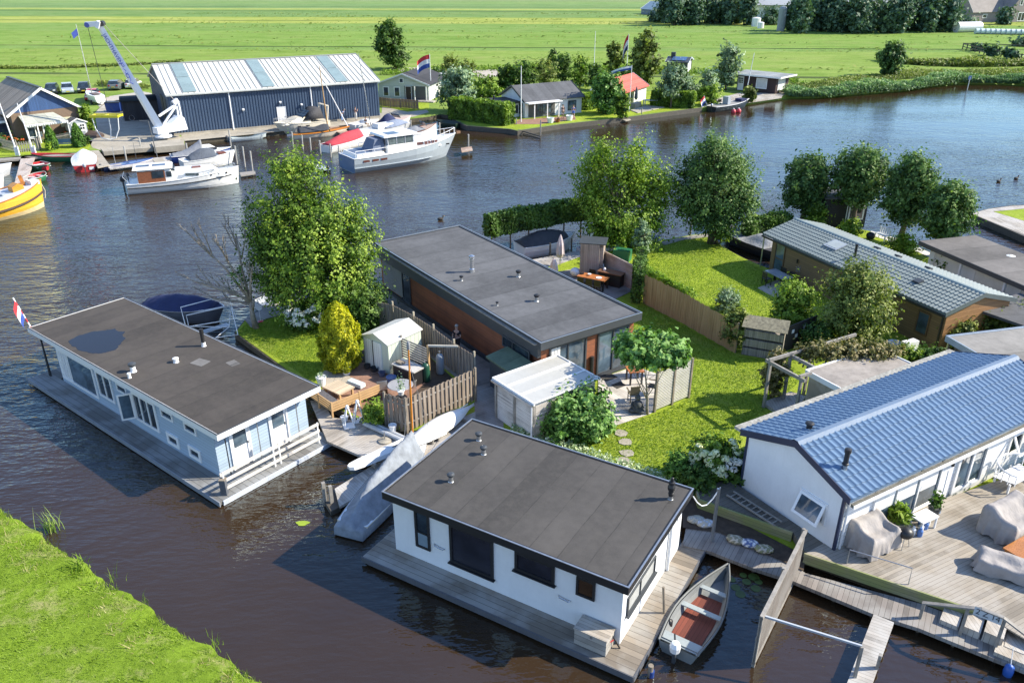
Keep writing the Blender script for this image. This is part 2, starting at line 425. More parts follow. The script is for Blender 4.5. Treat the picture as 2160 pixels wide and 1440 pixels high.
def water_mat():
    t = NT('water'); co = t.coord('Object')
    g = t.n('ShaderNodeNewGeometry').outputs['Position']
    a = t.noise(t.scaled(co, (.75, 1.7, 1.0), R(-14)), 1.0, 2, .5); b = t.noise(t.scaled(co, (1.5, 3.6, 1), R(-26)), 1.35, 2, .5)
    big = t.noise(t.scaled(co, (.35,.8,1), R(8)), .5, 2, .5); fine = t.noise(t.scaled(co, (3,7,1), R(-20)), 1.6, 2, .5)
    patch = t.ramp(t.noise(t.scaled(co, (1,1.6,1)), .05, 3, .6), [(.36,.45),(.62,1.0)])
    h = t.math('ADD', t.math('MULTIPLY', a, .62), t.math('ADD', t.math('MULTIPLY', b, .34), t.math('ADD', t.math('MULTIPLY', big, .8), t.math('MULTIPLY', fine, .07))))
    nm = t.n('ShaderNodeBump', i={'Height':h, 'Strength':t.math('MULTIPLY', patch, t.ramp(t.math('DIVIDE', t.n('ShaderNodeSeparateXYZ', i={0:g}).outputs[1], 200.0), [(.10,.22),(.15,.40),(.24,.8),(.36,.42),(.55,.14)])), 'Distance':.42}).outputs[0]
    murk = t.ramp(t.noise(co, .10, 3), [(.3,(.031,.0185,.0095)),(.7,(.043,.0265,.014))])
    fr = t.n('ShaderNodeFresnel', i={'IOR':1.66, 'Normal':nm}).outputs[0]
    df = t.n('ShaderNodeBsdfDiffuse', i={'Color':murk}).outputs[0]
    gl = t.n('ShaderNodeBsdfGlossy', i={'Color':(.74,.92,1.0,1), 'Roughness':.03, 'Normal':nm}).outputs[0]
    ms = t.n('ShaderNodeMixShader', i={0:fr, 1:df, 2:gl})
    t.t.links.new(ms.outputs[0], t.out.inputs[0]); return t.m
WATER = water_mat()

def lawn_mat(name, dark, mid, pale, sc=1.0, patch=.5, stripe=None):
    t = NT(name); co = t.coord('Object')
    a = t.noise(co, .35*sc, 5, .65); b = t.noise(co, 3.2*sc, 6, .75); c = t.noise(co, 28*sc, 3, .8)
    f = t.math('ADD', t.math('MULTIPLY', a, .35), t.math('ADD', t.math('MULTIPLY', b, .35), t.math('MULTIPLY', c, .3)))
    col = t.ramp(f, [(.38, dark), (.51, mid), (.64, tone(mid,1.35))])
    dry = t.math('MULTIPLY', t.ramp(t.noise(co, .8*sc, 6, .7), [(.52,0.0),(.70,1.0)]), patch)
    col = t.mix(dry, col, pale)
    return t.done(col, .9, 0.0, t.bump(t.math('ADD', b, c), .7, .06), **{'Specular IOR Level':.15})
LAWN = lawn_mat('lawn', (.17,.235,.018), (.265,.345,.03), (.37,.38,.11), 1.0, .45)
BANKGRASS = lawn_mat('bank grass', (.10,.17,.012), (.175,.27,.022), (.36,.33,.15), 1.2, .85)
SOIL = paint('soil', (.07,.05,.035), .95, var=.35, scale=4, bump=.6)

def meadow_mat():
    """Pasture parcels in strips, ditch lines and tufts, paler towards the horizon."""
    t = NT('meadow'); co = t.coord('Object'); sp = t.n('ShaderNodeSeparateXYZ', i={0:co})
    wob = t.math('MULTIPLY', t.math('SUBTRACT', t.noise(t.scaled(co, (.012,.05,1)), 1.0, 3), .5), 6.0)
    y = t.math('ADD', t.math('ADD', sp.outputs[1], t.math('MULTIPLY', sp.outputs[0], .042)), wob)
    f = t.math('DIVIDE', y, 600.0)
    gr = (.19,.28,.052); g2 = (.16,.262,.058); ye = (.30,.35,.075); gd = (.142,.24,.062)
    strip = t.ramp(f, [(0.0,gr),(.26,gr),(.335,g2),(.345,(.172,.275,.052)),(.425,g2),(.478,ye),(.526,(.26,.315,.05)),(.534,gd),(.60,(.142,.235,.042)),(.615,ye),(.63,gd),(.70,g2),(.75,(.19,.24,.08)),(.78,gd),(1.0,g2)], 'CONSTANT')
    n1 = t.noise(t.scaled(co, (.05,.22,1)), 1.0, 6, .7); n2 = t.noise(t.scaled(co, (.5,1.2,1)), 1.0, 5, .75)
    n3 = t.noise(t.scaled(co, (.16,.42,1)), 1.0, 4, .7)
    k = t.math('ADD', t.math('MULTIPLY', n1, .35), t.math('ADD', t.math('MULTIPLY', n2, .3), t.math('MULTIPLY', n3, .35)))
    col = t.mix(1.0, strip, t.ramp(k, [(.40,(.62,.72,.5)),(.5,(1,1,1)),(.60,(1.3,1.15,1.5))]), 'MULTIPLY')
    col = t.mix(t.math('MULTIPLY', t.ramp(t.noise(t.scaled(co,(.12,.45,1)),1.0,6,.75), [(.52,0.0),(.64,1.0)]), .55), col, (.25,.26,.09))
    for pos, wd, cc in ((.349,.0016,(.05,.085,.02)),(.259,.0022,(.07,.10,.03)),(.503,.0022,(.07,.11,.02)),(.60,.003,(.06,.11,.03)),(.655,.003,(.07,.12,.04))):
        d = t.math('ABSOLUTE', t.math('SUBTRACT', f, pos))
        brk = t.ramp(t.noise(t.scaled(co,(.03,.03,1)),1.0,3), [(.38,.25),(.5,1.0)])
        col = t.mix(t.math('MULTIPLY', t.math('LESS_THAN', d, wd), brk), col, cc)
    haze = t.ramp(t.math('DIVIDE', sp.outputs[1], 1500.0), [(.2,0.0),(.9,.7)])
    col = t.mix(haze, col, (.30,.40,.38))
    return t.done(col, .95, 0.0, t.bump(t.math('ADD', n1, n2), .8, .25), **{'Specular IOR Level':.1})
MEADOW = meadow_mat()
# ---------------------------------------------------------------- the setting
def ring(pts, z): return [pt(u, v, z) for u, v in pts]
def sheet(name, pts, z, mat, depth=None):
    m = MB(); P = ring(pts, z)
    if depth is None: m.poly(P if sum(a[0]*b[1]-b[0]*a[1] for a, b in zip(P, P[1:]+P[:1])) > 0 else P[::-1])
    else: m.prism([(p.x,p.y) for p in P], z-depth, z)
    return struct(name, m, mat)
m = MB(); m.poly([(-900,-60,0),(900,-60,0),(900,330,0),(-900,330,0)]); struct('water', m, WATER)
SHORE = [(-700,362),(-60,342),(0,334),(185,321),(218,320),(390,306.5),(389,297),(420,294),(565,279),(640,272),(800,257),(845,253),(905,246),(930,241),(952,243),(962,254),(985,265),(1075,273),(1091,276),(1180,263),(1310,249),(1480,227),(1500,225),(1590,212),(1652,203),(1668,201),(1725,200),(1800,194),(1900,186),(1960,177),(2010,172),(2100,172),(2250,178),(2800,200)]
P = ring(SHORE, .5)
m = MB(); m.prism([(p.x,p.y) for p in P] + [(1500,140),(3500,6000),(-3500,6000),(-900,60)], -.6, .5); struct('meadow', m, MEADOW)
sheet('lake', [(1990,17),(2075,16),(2110,-20),(1960,-20)], .56, WATER)
# marina yard, paths and gravel on the far bank
sheet('yard', [(196,312),(218,318.5),(389,305.5),(388,296),(420,293.5),(380,288),(345,255),(300,205),(225,205),(200,240),(205,270),(186,300)], .506, CONCRETE)
m = MB(); m.prism([(p.x,p.y) for p in ring([(218,320),(322,311),(322,304),(212,313)], .75)], .3, .75)
m.prism([(p.x,p.y) for p in ring([(325,311),(390,305.5),(378,293),(318,299)], .95)], .3, .95); struct('quay_slab', m, CONCRETE)
sheet('quay_strip', [(389,297.5),(420,294.5),(640,272.5),(845,253.5),(845,247),(800,238),(640,252),(420,272),(378,278)], .512, CONCRETE)
sheet('road', [(205,222),(232,203),(300,193),(320,197),(320,205),(240,212),(215,228)], .512, paint('gravel road', (.42,.39,.34), .95, var=.15, scale=2))
SAND = paint('sandy gravel', (.44,.39,.33), .95, var=.18, scale=.7, dirt=.25)
sheet('sand', [(1003,149),(1046,146),(1055,160),(1010,166)], .51, SAND)
sheet('gravel_path', [(838,142),(1000,146),(1004,154),(868,158),(842,152)], .508, SAND)
sheet('garden_path', [(805,240),(840,249),(870,247),(905,237),(900,232),(860,236),(822,228),(806,226)], .508, CONCRETE)
sheet('far_garden', [(806,226),(860,236),(905,230),(905,200),(806,212)], .505, LAWN)
sheet('villa_garden', [(965,250),(985,263),(1076,271),(1091,274),(1180,261),(1310,247),(1480,225),(1500,215),(1420,190),(1100,205),(980,225)], .508, LAWN)
sheet('marina_garden', [(-60,338),(0,331),(186,318),(195,298),(120,290),(-60,318)], .506, LAWN)
# near bank
BANK = [(-500,900),(-60,1035),(0,1062),(68,1108),(132,1150),(205,1205),(266,1240),(335,1290),(430,1352),(515,1402),(572,1440),(720,1530),(600,1900),(-900,1900)]
m = MB(); PB = ring(BANK, .35); n = len(PB)
mid = [Vector((p.x,p.y,0)) for p in PB]
ctr = Vector((-24,14,0)); inner = []
for p in PB:
    d = Vector((-.53,-.85,0)); inner.append(Vector((p.x,p.y,0)) + d*1.3)
verts = []; NB = 11
edge = [0]*NB
sub = []
for i in range(NB-1):
    a, b = PB[i], PB[i+1]; k = max(1, int((b-a).length/.25))
    sub += [a.lerp(b, j/k) for j in range(k)]
sub.append(PB[NB-1])
rows = []
for off, z in ((-.25,-.5),(-.05,-.02),(.12,.16),(.45,.34),(1.1,.46),(2.2,.52),(4.5,.55),(9,.58),(20,.6)):
    row = []
    for p in sub:
        w = .10*math.sin(p.x*2.1)+.07*math.sin(p.x*5.3+1)+random.uniform(-.05,.05)
        d = Vector((-.55,-.83,0)); q = p + d*(off + (w if off < 1.2 else 0)); row.append(Vector((q.x,q.y,z + (random.uniform(-.03,.03) if .1 < off < 6 else 0))))
    rows.append(row)
m = MB(); m.loft(rows[::-1], False, False); struct('near_bank', m, BANKGRASS, True)
bankpoly = [(p.x,p.y) for p in sub] + [(p.x-.55*11,p.y-.83*11) for p in sub[::-1]]
a0, a1 = sub[0], sub[-1]
def bank_z(Q):
    nrm = np.array([-.55,-.83]); best = np.full(len(Q), 1e9)
    S = np.array([(p.x,p.y) for p in sub])
    for i0 in range(0, len(Q), 4000):
        q = Q[i0:i0+4000]; dd = q[:,None,:]-S[None]; al = (dd*nrm).sum(2); pe = np.abs(dd[:,:,0]*nrm[1]-dd[:,:,1]*nrm[0])
        best[i0:i0+4000] = al[np.arange(len(q)), pe.argmin(1)]
    return np.interp(best, [0,.12,.45,1.1,2.2,4.5,9], [0,.14,.32,.44,.50,.53,.56])
blades('bank_grass', bankpoly, bank_z, 130000, .075, BLADE, .7, lambda Q: (Q[:,0] > -25), .013)
strip = [(p.x,p.y) for p in sub] + [(p.x-.55*.8,p.y-.83*.8) for p in sub[::-1]]
blades('bank_edge_grass', strip, bank_z, 11000, .17, BLADE, .8, None, .012)
STRAW = leafmat('straw', (.12,.11,.03), (.24,.21,.09), .3, (.33,.29,.15))
strip = [(p.x-.55*.15,p.y-.83*.15) for p in sub] + [(p.x-.55*1.6,p.y-.83*1.6) for p in sub[::-1]]
blades('dry_bank_grass', strip, bank_z, 16000, .13, STRAW, 1.0, lambda Q: (np.sin(Q[:,0]*1.9+Q[:,1])+np.sin(Q[:,0]*4.7-Q[:,1]*2.3)+rng.normal(0,.5,len(Q))) > .35, .012)
# island of garden plots
ISLE = [(497,700),(520,672),(562,652),(640,640),(800,640),(1010,560),(1165,560),(1212,545),(1222,540),(1345,519),(1400,506),(1462,495),(1500,492),(1522,520),(1570,545),(1620,566),(1655,560),(1650,520),(1600,498),(1566,478),(1580,452),(1660,458),(1700,470),(1830,486),(1900,506),(1972,537),(2040,545),(2160,560),(2500,640),(2700,1500),(2150,1332),(1690,1165),(1560,1100),(1485,1060),(1440,1040),(1000,905),(985,882),(955,893),(925,910),(838,905),(800,893),(765,888),(680,842),(600,775)]
PI_ = ring(ISLE, .4)
m = MB(); m.prism([(p.x,p.y) for p in PI_], -.6, .4); struct('island', m, LAWN)
def edging(name, P, closed, z1, off):
    m = MB(); Q = P+P[:1] if closed else P
    for a, b in zip(Q, Q[1:]):
        n = Vector((b.y-a.y,a.x-b.x,0)).normalized()*off; m.beam(Vector((a.x,a.y,(z1-.5)/2))+n, Vector((b.x,b.y,(z1-.5)/2))+n, .1, z1+.5)
    struct(name, m, paint('bank timber', (.10,.085,.06), .85, var=.4, scale=3, dirt=.3))
edging('island_edge', PI_, True, .37, -.03 if sum(a[0]*b[1]-b[0]*a[1] for a, b in zip(PI_, PI_[1:]+PI_[:1])) < 0 else .03)
edging('shore_edge', [pt(u,v,.5) for u,v in SHORE[1:20]], False, .47, .03)
sheet('soil_strip', [(1440,1041),(1476,1056),(1700,1172),(1695,1203),(1519,1122),(1440,1112)], .404, SOIL)
# paved, planked and bare areas of the gardens, each its own thin sheet
PAVE = paint('brick paving', (.30,.17,.12), .9, var=.3, scale=3, dirt=.3)
SLAB = planks('stone slabs', (.36,.32,.26), .4, 'X', gap=.03, var=.15)
sheet('paving', [(668,800),(690,775),(760,765),(800,760),(880,770),(905,800),(838,860),(800,888),(762,880),(700,850)], .408, PAVE)
sheet('slab_path', [(668,800),(690,775),(712,768),(745,800),(720,830)], .416, SLAB)
sheet('soil_bed', [(762,862),(815,862),(822,902),(795,890),(765,885)], .412, SOIL)
sheet('shed_ground', [(745,765),(800,690),(870,720),(1001,838),(860,903),(815,890),(800,830)], .404, SOIL)
DK_WALK = planks('walkway boards', (.17,.145,.125), .14, 'X', rot=R(-124), grey=(.24,.22,.20))
sheet('boardwalk', [(1000,765),(1062,805),(1062,905),(1002,905)], .416, DK_WALK)
m = MB().prism([(-2.3,-1.2),(.24,-1.2),(.24,18.2),(-2.0,18.2)],.35,.42); m.xf(Matrix.Translation((1.38,34.44,0)) @ Matrix.Rotation(R(34.3),4,'Z')); struct('house_path', m, DK_WALK)
DK_TERR = planks('terrace boards', (.40,.37,.33), .15, 'X', rot=R(-34), grey=(.47,.45,.42))
sheet('terrace', [(1262,798),(1340,772),(1392,790),(1440,815),(1372,872),(1275,905),(1262,860)], .43, DK_TERR)
sheet('dining_terrace', [(1165,575),(1222,565),(1330,600),(1330,615),(1295,632),(1250,610)], .43, DK_WALK)
for u, v in ((1310,913),(1319,932),(1323,955),(1316,972)):
    p = pt(u, v, .41); pl = [(p.x+random.uniform(.28,.4)*math.cos(k*.9), p.y+random.uniform(.24,.34)*math.sin(k*.9)) for k in range(7)]
    lab = {913:'pale half-round stepping stone nearest the wooden terrace', 932:'oval stepping stone second from the wooden terrace', 955:'oval stepping stone third from the wooden terrace', 972:'stepping stone half hidden beside the houseboat roof'}[v]
    solo('stepping_stone', lab, 'stepping stone', MB().prism(pl, .38, .43), CONCRETE, (p.x,p.y,.40), group='stepping stones across the lawn')
# ---------------------------------------------------------------- building helpers
def fmap(m, face, plane):
    """boxes written as (along, outward, up) -> local coordinates of a wall face"""
    f = {'S':lambda a,d,z:(a,plane-d,z), 'N':lambda a,d,z:(a,plane+d,z), 'E':lambda a,d,z:(plane+d,a,z), 'W':lambda a,d,z:(plane-d,a,z)}[face]
    m.v = [f(*p) for p in m.v]; return m
def window(t, face, plane, a, z, w, h, fm, gm, fw=.07, mull=(), trans=(), name='window', dep=.06, sill=False, label=None, curtain=None):
    m = MB(); m.box(a, a+w, .002, dep, z, z+fw); m.box(a, a+w, .002, dep, z+h-fw, z+h)
    m.box(a, a+fw, .002, dep, z+fw, z+h-fw); m.box(a+w-fw, a+w, .002, dep, z+fw, z+h-fw)
    for k in mull: m.box(a+w*k-fw*.4, a+w*k+fw*.4, .002, dep-.004, z+fw, z+h-fw)
    for k in trans: m.box(a+fw, a+w-fw, .002, dep-.007, z+h*k-fw*.35, z+h*k+fw*.35)
    if sill: m.box(a-.06, a+w+.06, .002, dep+.07, z-.05, z-.003)
    f = t.part(name, fmap(m, face, plane), fm, label=label)
    g = MB().box(a+fw*.9, a+w-fw*.9, .003, .018, z+fw*.9, z+h-fw*.9)
    t.part('pane', fmap(g, face, plane), gm, under=f)
    if curtain:
        c = MB(); x0, x1, zz0 = curtain[:3]; n = curtain[3] if len(curtain) > 3 else 7
        for k in range(n):
            u = a+w*(x0+(x1-x0)*k/n); du = w*(x1-x0)/n
            c.box(u+du*.06, u+du*(.8 if n > 3 else .9), .019, .026+.004*(k%2), z+h*zz0, z+h-fw)
        t.part('curtain', fmap(c, face, plane), WHITE_CLEAN, under=f)
    return f
def door(t, face, plane, a, z, w, h, dm, fm, gm=None, gl=(.15,.5,.7,.42), fw=.07, name='door', label=None):
    m = MB(); m.box(a, a+fw, .002, .06, z, z+h); m.box(a+w-fw, a+w, .002, .06, z, z+h); m.box(a+fw, a+w-fw, .002, .06, z+h-fw, z+h)
    f = t.part(name, fmap(MB().box(a+fw, a+w-fw, .003, .04, z+.02, z+h-fw), face, plane), dm, label=label)
    t.part('frame', fmap(m, face, plane), fm, under=f)
    if gm: t.part('pane', fmap(MB().box(a+w*gl[0], a+w*(gl[0]+gl[2]), .041, .05, z+h*gl[1], z+h*(gl[1]+gl[3])), face, plane), gm, under=f)
    t.part('handle', fmap(MB().box(a+w-fw-.12, a+w-fw-.07, .041, .09, z+1.0, z+1.12), face, plane), STEEL, under=f)
    return f
def vent(t, x, y, z, r, h, pipe, cap, capr=None, name='roof_vent', fl=True, label=None):
    if fl: t.part('flashing', MB().lathe((x,y,z-.005), [(r*3.6,0),(r*3.5,.008)], 22), FELT_D, label='round felt patch around a vent')
    m = MB(); m.lathe((x,y,z-.02), [(r*1.5,0),(r*1.1,h*.12),(r,h*.3),(r,h*.72)], 14)
    p = t.part(name, m, pipe, smooth=False, label=label); cr = capr or r*1.35
    t.part('cap', MB().lathe((x,y,z), [(cr*.72,h*.6),(cr*.8,h*.72),(cr,h*.76),(cr,h*.9),(cr*.55,h)], 14), cap, under=p)
    return p
def flat_roof(t, x0, x1, y0, y1, ztop, th, felt_m, fascia_m, trim_m, rim=.05, rise=.035):
    """Felt field inside a raised rim, fascia boards all round and a metal edge trim."""
    t.part('roof', MB().box(x0+rim, x1-rim, y0+rim, y1-rim, ztop-th+.02, ztop-rise), felt_m)
    m = MB(); m.box(x0, x1, y0, y0+rim-.003, ztop-th, ztop); m.box(x0, x1, y1-rim+.003, y1, ztop-th, ztop)
    m.box(x0, x0+rim-.003, y0+rim, y1-rim, ztop-th, ztop); m.box(x1-rim+.003, x1, y0+rim, y1-rim, ztop-th, ztop)
    t.part('fascia', m, fascia_m)
    m = MB(); e = .012
    m.box(x0-e, x1+e, y0-e, y0+.045, ztop+.002, ztop+.022); m.box(x0-e, x1+e, y1-.045, y1+e, ztop+.002, ztop+.022)
    m.box(x0-e, x0+.045, y0+.046, y1-.046, ztop+.002, ztop+.022); m.box(x1-.045, x1+e, y0+.046, y1-.046, ztop+.002, ztop+.022)
    t.part('roof_edge', m, trim_m)
def tile_slope(m, p0, p1, q0, pitch, row, amp, step, sub=6):
    p0, p1, q0 = Vector(p0), Vector(p1), Vector(q0); U = p1-p0; V = q0-p0; L, H = U.length, V.length
    U.normalize(); V.normalize(); n = U.cross(V); n = n if n.z > 0 else -n
    nx = int(L/pitch*sub); nr = max(1, round(H/row)); rings = []
    prof = [amp*(math.sin(2*math.pi*i/sub)*.5+.5)**1.6 for i in range(sub)]
    for r in range(nr):
        for vv, up in ((r*H/nr, step), ((r+1)*H/nr-.004, 0.0)):
            rings.append([p0 + U*(L*i/nx) + V*vv + n*(prof[i % sub]+up) for i in range(nx+1)])
    return m.loft(rings, False, False)
def gable_body(t, L, W, zb, ze, zr, mat, x0=0.0, name='wall', ym=.5, gable_mat=None):
    m = MB(); pr = [(0,zb),(W,zb),(W,ze),(W*ym,zr),(0,ze)]
    m.loft([[(x0,y,z) for y,z in pr],[(x0+L,y,z) for y,z in pr]], True, True); t.part(name, m, mat)
def gable_roof(t, L, W, ze, zr, ov, gov, th, mat, tile=None, x0=0.0, ym=.5, trim=None, ridge=None):
    sl0 = (zr-ze)/(W*ym); sl1 = (zr-ze)/(W*(1-ym)); ya, yb = -ov, W+ov
    za, zb = ze-ov*sl0, ze-ov*sl1; a, b = x0-gov, x0+L+gov
    m = MB(); o = .03
    for (y, z) in ((ya,za),(yb,zb)):
        m.add([(a,y,z+o),(b,y,z+o),(b,W*ym,zr+o),(a,W*ym,zr+o),(a,y,z+o+th),(b,y,z+o+th),(b,W*ym,zr+o+th),(a,W*ym,zr+o+th)],
              [(3,2,1,0),(4,5,6,7),(0,1,5,4),(1,2,6,5),(2,3,7,6),(3,0,4,7)])
    if tile:
        k = o+th+.006
        tile_slope(m, (a,ya-.03,za+k), (b,ya-.03,za+k), (a,W*ym,zr+k), *tile); tile_slope(m, (a,yb+.03,zb+k), (b,yb+.03,zb+k), (a,W*ym,zr+k), *tile)
    r = t.part('roof', m, mat)
    if ridge:
        zz = zr+o+th+(tile[2] if tile else 0)
        t.part('ridge_cap', MB().loft([[(x,W*ym-.22,zz-.07*1),(x,W*ym-.09,zz+.05),(x,W*ym+.09,zz+.05),(x,W*ym+.22,zz-.07)] for x in (a-.02,b+.02)], False, False), ridge, under=r)
    if trim:
        hh = th+.12
        for x in (a-.032, b+.004):
            m = MB()
            for (y, z) in ((ya,za),(yb,zb)):
                m.add([(x,y,z+o-.08),(x+.028,y,z+o-.08),(x+.028,W*ym,zr+o-.08),(x,W*ym,zr+o-.08),(x,y,z+o+hh-.04),(x+.028,y,z+o+hh-.04),(x+.028,W*ym,zr+o+hh-.04),(x,W*ym,zr+o+hh-.04)],
                      [(3,2,1,0),(4,5,6,7),(0,1,5,4),(1,2,6,5),(2,3,7,6),(3,0,4,7)])
            t.part('barge_board', m, trim, under=r)
    return r
FELT_D = felt('vent patch felt', (.047,.044,.041), 3.0)
FELT_A = felt('dark roof felt', (.050,.046,.042), 1.0, 'X', moss=(.078,.071,.062))
FELT_B = felt('brown roof felt', (.047,.040,.034), 1.15, 'X', moss=(.072,.062,.048))
FELT_C = felt('slate roof felt', (.072,.073,.076), 1.6, 'Y', lighter=1.1)
FELT_G = felt('grey roof felt', (.19,.18,.165), 2.4, 'X')
RENDER_WHITE = paint('white render', (.74,.76,.78), .7, var=.04, scale=.7, dirt=.10, bump=.12)

# ---------------------------------------------------------------- white houseboat in front
aL, aW = 9.47, 5.83
t = Thing('houseboat', 'white rendered houseboat with flat black roof and dark framed windows, nearest', 'houseboat', (-4.63,23.4,0), R(-30.7))
t.part('pontoon', MB().box(-.45,10.0,-.62,6.0,-.5,.12), WETWOOD)
m = MB(); m.box(-.55,10.1,-.72,.25,.13,.32); m.box(9.22,10.1,.251,6.2,.13,.32); m.box(-.55,.25,.251,6.0,.13,.319)
t.part('deck', m, planks('houseboat deck', (.185,.155,.12), .24, 'Y', grey=(.25,.235,.21)))
t.part('deck_edge', MB().box(-.57,10.12,-.76,-.723,.10,.335).box(10.103,10.14,-.72,6.2,.10,.335), paint('deck edge', (.10,.105,.12), .6, dirt=.3))
t.part('wall', MB().box(.25,9.22,.25,5.6,.30,2.72), RENDER_WHITE)
flat_roof(t, 0, aL, 0, aW, 2.95, .30, FELT_A, BLACK, STEEL, .10, .02)
window(t,'S',.25,1.23,.92,.64,1.62,BLACK,GLASS,.09,trans=(.42,),label='narrow tall window')
t.part('blind', MB().box(1.34,1.76,.215,.228,1.02,1.58), paint('frosted film', (.20,.27,.33), .4))
window(t,'S',.25,2.73,.85,1.79,1.65,BLACK,glass('dark screen',(.012,.012,.018),.25),.10,sill=True,label='big square window with dark screen')
window(t,'S',.25,5.36,1.68,1.49,.78,BLACK,glass('dark screen',(.012,.012,.018)),.10,sill=True)
window(t,'S',.25,7.63,1.68,.66,.75,BLACK,glass('amber glass',(.035,.018,.008),.1),.08)
window(t,'E',9.22,.62,1.23,2.35,.72,CHARCOAL,paint('pale blind', (.45,.46,.45), .35),.06,mull=(.45,),sill=True,label='wide window with pale blind')
for x in (2.04,7.01): t.part('handle', MB().tube([(x,.248,1.32),(x+.05,.17,1.31),(x+.4,.17,1.27),(x+.44,.248,1.27)], .022, 6), CHROME)
t.part('downpipe', MB().tube([(9.29,4.28,.33),(9.29,4.28,2.62)], .055, 10), WHITE)
t.part('exhaust_flap', MB().box(9.222,9.24,5.1,5.13,1.9,2.4), STEEL)
for x, y in ((1.74,1.8),(1.11,4.64),(1.8,3.91)): vent(t, x, y, 2.93, .085, .36, STEEL, CHARCOAL, .14)
p = vent(t, 8.96, 4.87, 2.93, .08, .30, STEEL, BLACK, .10, 'chimney')
t.part('flue', MB().lathe((8.96,4.87,2.95), [(.085,.12),(.09,.36),(.13,.38),(.14,.5),(.10,.6),(.115,.62),(.11,.7),(.06,.72),(.05,.86),(.02,.88)], 14), BLACK, under=p)

# ---------------------------------------------------------------- grey-blue houseboat on the left
SIDING_B = planks('pale blue boarding', (.27,.345,.43), .16, 'Z', gap=.05, var=.06, rough=.55)
bL, bW = 16.92, 5.27
t = Thing('houseboat', 'long pale blue boarded houseboat with brown flat roof and white fascia', 'houseboat', (-25.15,37.81,0), R(-38.1))
t.part('pontoon', MB().box(.5,17.45,-.6,5.2,-.5,.08), WETWOOD)
m = MB(); m.box(.4,17.55,-.74,.3,.09,.25); m.box(16.07,17.55,.301,5.3,.09,.25); m.box(.4,1.7,.301,5.2,.09,.249)
t.part('deck', m, planks('blue houseboat deck', (.15,.145,.135), .3, 'Y', grey=(.20,.205,.205)))
t.part('deck_edge', MB().box(.36,17.6,-.785,-.743,.05,.27), paint('grey edge', (.25,.27,.30), .6, dirt=.3))
t.part('gutter', MB().box(17.552,17.59,-.6,5.2,.02,.11).box(17.552,17.62,-.6,5.2,.13,.17).box(17.552,17.61,-.6,5.2,.19,.24), paint('blue white rail', (.55,.60,.68), .4, dirt=.2))
m = MB(); m.box(2.1,16.07,.3,5.0,.2,2.55); t.part('wall', m, SIDING_B)
flat_roof(t, 0, bL, 0, bW, 2.80, .27, FELT_B, WHITE_CLEAN, CHARCOAL, .08, .015)
t.part('porch_post', MB().box(1.0,1.07,.1,.17,.25,2.53), DARKMETAL); t.part('porch_post', MB().box(.9,.97,4.7,4.77,.25,2.53), DARKMETAL)
window(t,'S',.3,2.30,.52,3.7,1.72,WHITE_CLEAN,GLASS_BLUE,.12,label='large picture window',curtain=(.03,.3,.0))
window(t,'S',.3,6.25,.85,1.45,1.40,WHITE_CLEAN,GLASS,.11,mull=(.5,))
window(t,'S',.3,8.25,1.80,.9,.42,WHITE_CLEAN,GLASS,.08)
f = window(t,'S',.3,9.6,.72,1.95,1.5,WHITE_CLEAN,GLASS,.11,mull=(.33,.66),label='casement window with one sash swung open')
m = MB(); c, s_ = math.cos(R(-62)), math.sin(R(-62))
for (u0,u1,z0,z1) in ((0,.62,.8,.88),(0,.62,2.06,2.14),(0,.08,.88,2.06),(.54,.62,.88,2.06)): m.box(u0,u1,-.02,.02,z0,z1)
m.xf(Matrix.Translation((9.62,.24,0)) @ Matrix.Rotation(R(-118),4,'Z')); t.part('open_sash', m, WHITE_CLEAN, under=f)
m = MB().box(.07,.55,-.006,.006,.87,2.07); m.xf(Matrix.Translation((9.62,.24,0)) @ Matrix.Rotation(R(-118),4,'Z')); t.part('sash_pane', m, GLASS_BLUE, under=f)
window(t,'S',.3,12.05,1.80,.95,.42,WHITE_CLEAN,GLASS,.08); window(t,'S',.3,13.9,1.80,.9,.42,WHITE_CLEAN,GLASS,.08)
window(t,'S',.3,12.15,.45,.95,.60,WHITE_CLEAN,GLASS,.15,label='small thick framed square window'); window(t,'S',.3,13.87,.45,.92,.60,WHITE_CLEAN,GLASS,.15,label='small thick framed square window')
for a in (.95,2.92): door(t,'E',16.07,a,.25,1.0,2.08,WHITE_CLEAN,WHITE_CLEAN,GLASS_BLUE,(.18,.50,.62,.40),label='white door with curtained glass top')
for a in (.55,2.1,4.15): t.part('down_rod', MB().tube([(16.5,a,.25),(16.5,a,2.53)], .025, 6), DARKMETAL if a < 1 else STEEL)
t.part('fence_panel', MB().box(2.02,2.06,.35,1.9,.25,1.2), TIMBER_Y)
for x, y, h, r in ((9.0,.85,.46,.12),(9.45,.42,.26,.075),(9.68,2.6,.24,.12)):
    vent(t, x, y, 2.78, r, h, WHITE_CLEAN, CHARCOAL if h > .4 else WHITE_CLEAN, r*(1.5 if h > .4 else 1.2))
p = vent(t, 9.15, 4.42, 2.78, .10, .32, WHITE_CLEAN, BLACK, .11, 'chimney')
t.part('flue', MB().lathe((9.15,4.42,2.8), [(.09,.2),(.09,.62),(.10,.64),(.10,.9),(.06,.92)], 12), BLACK, under=p)
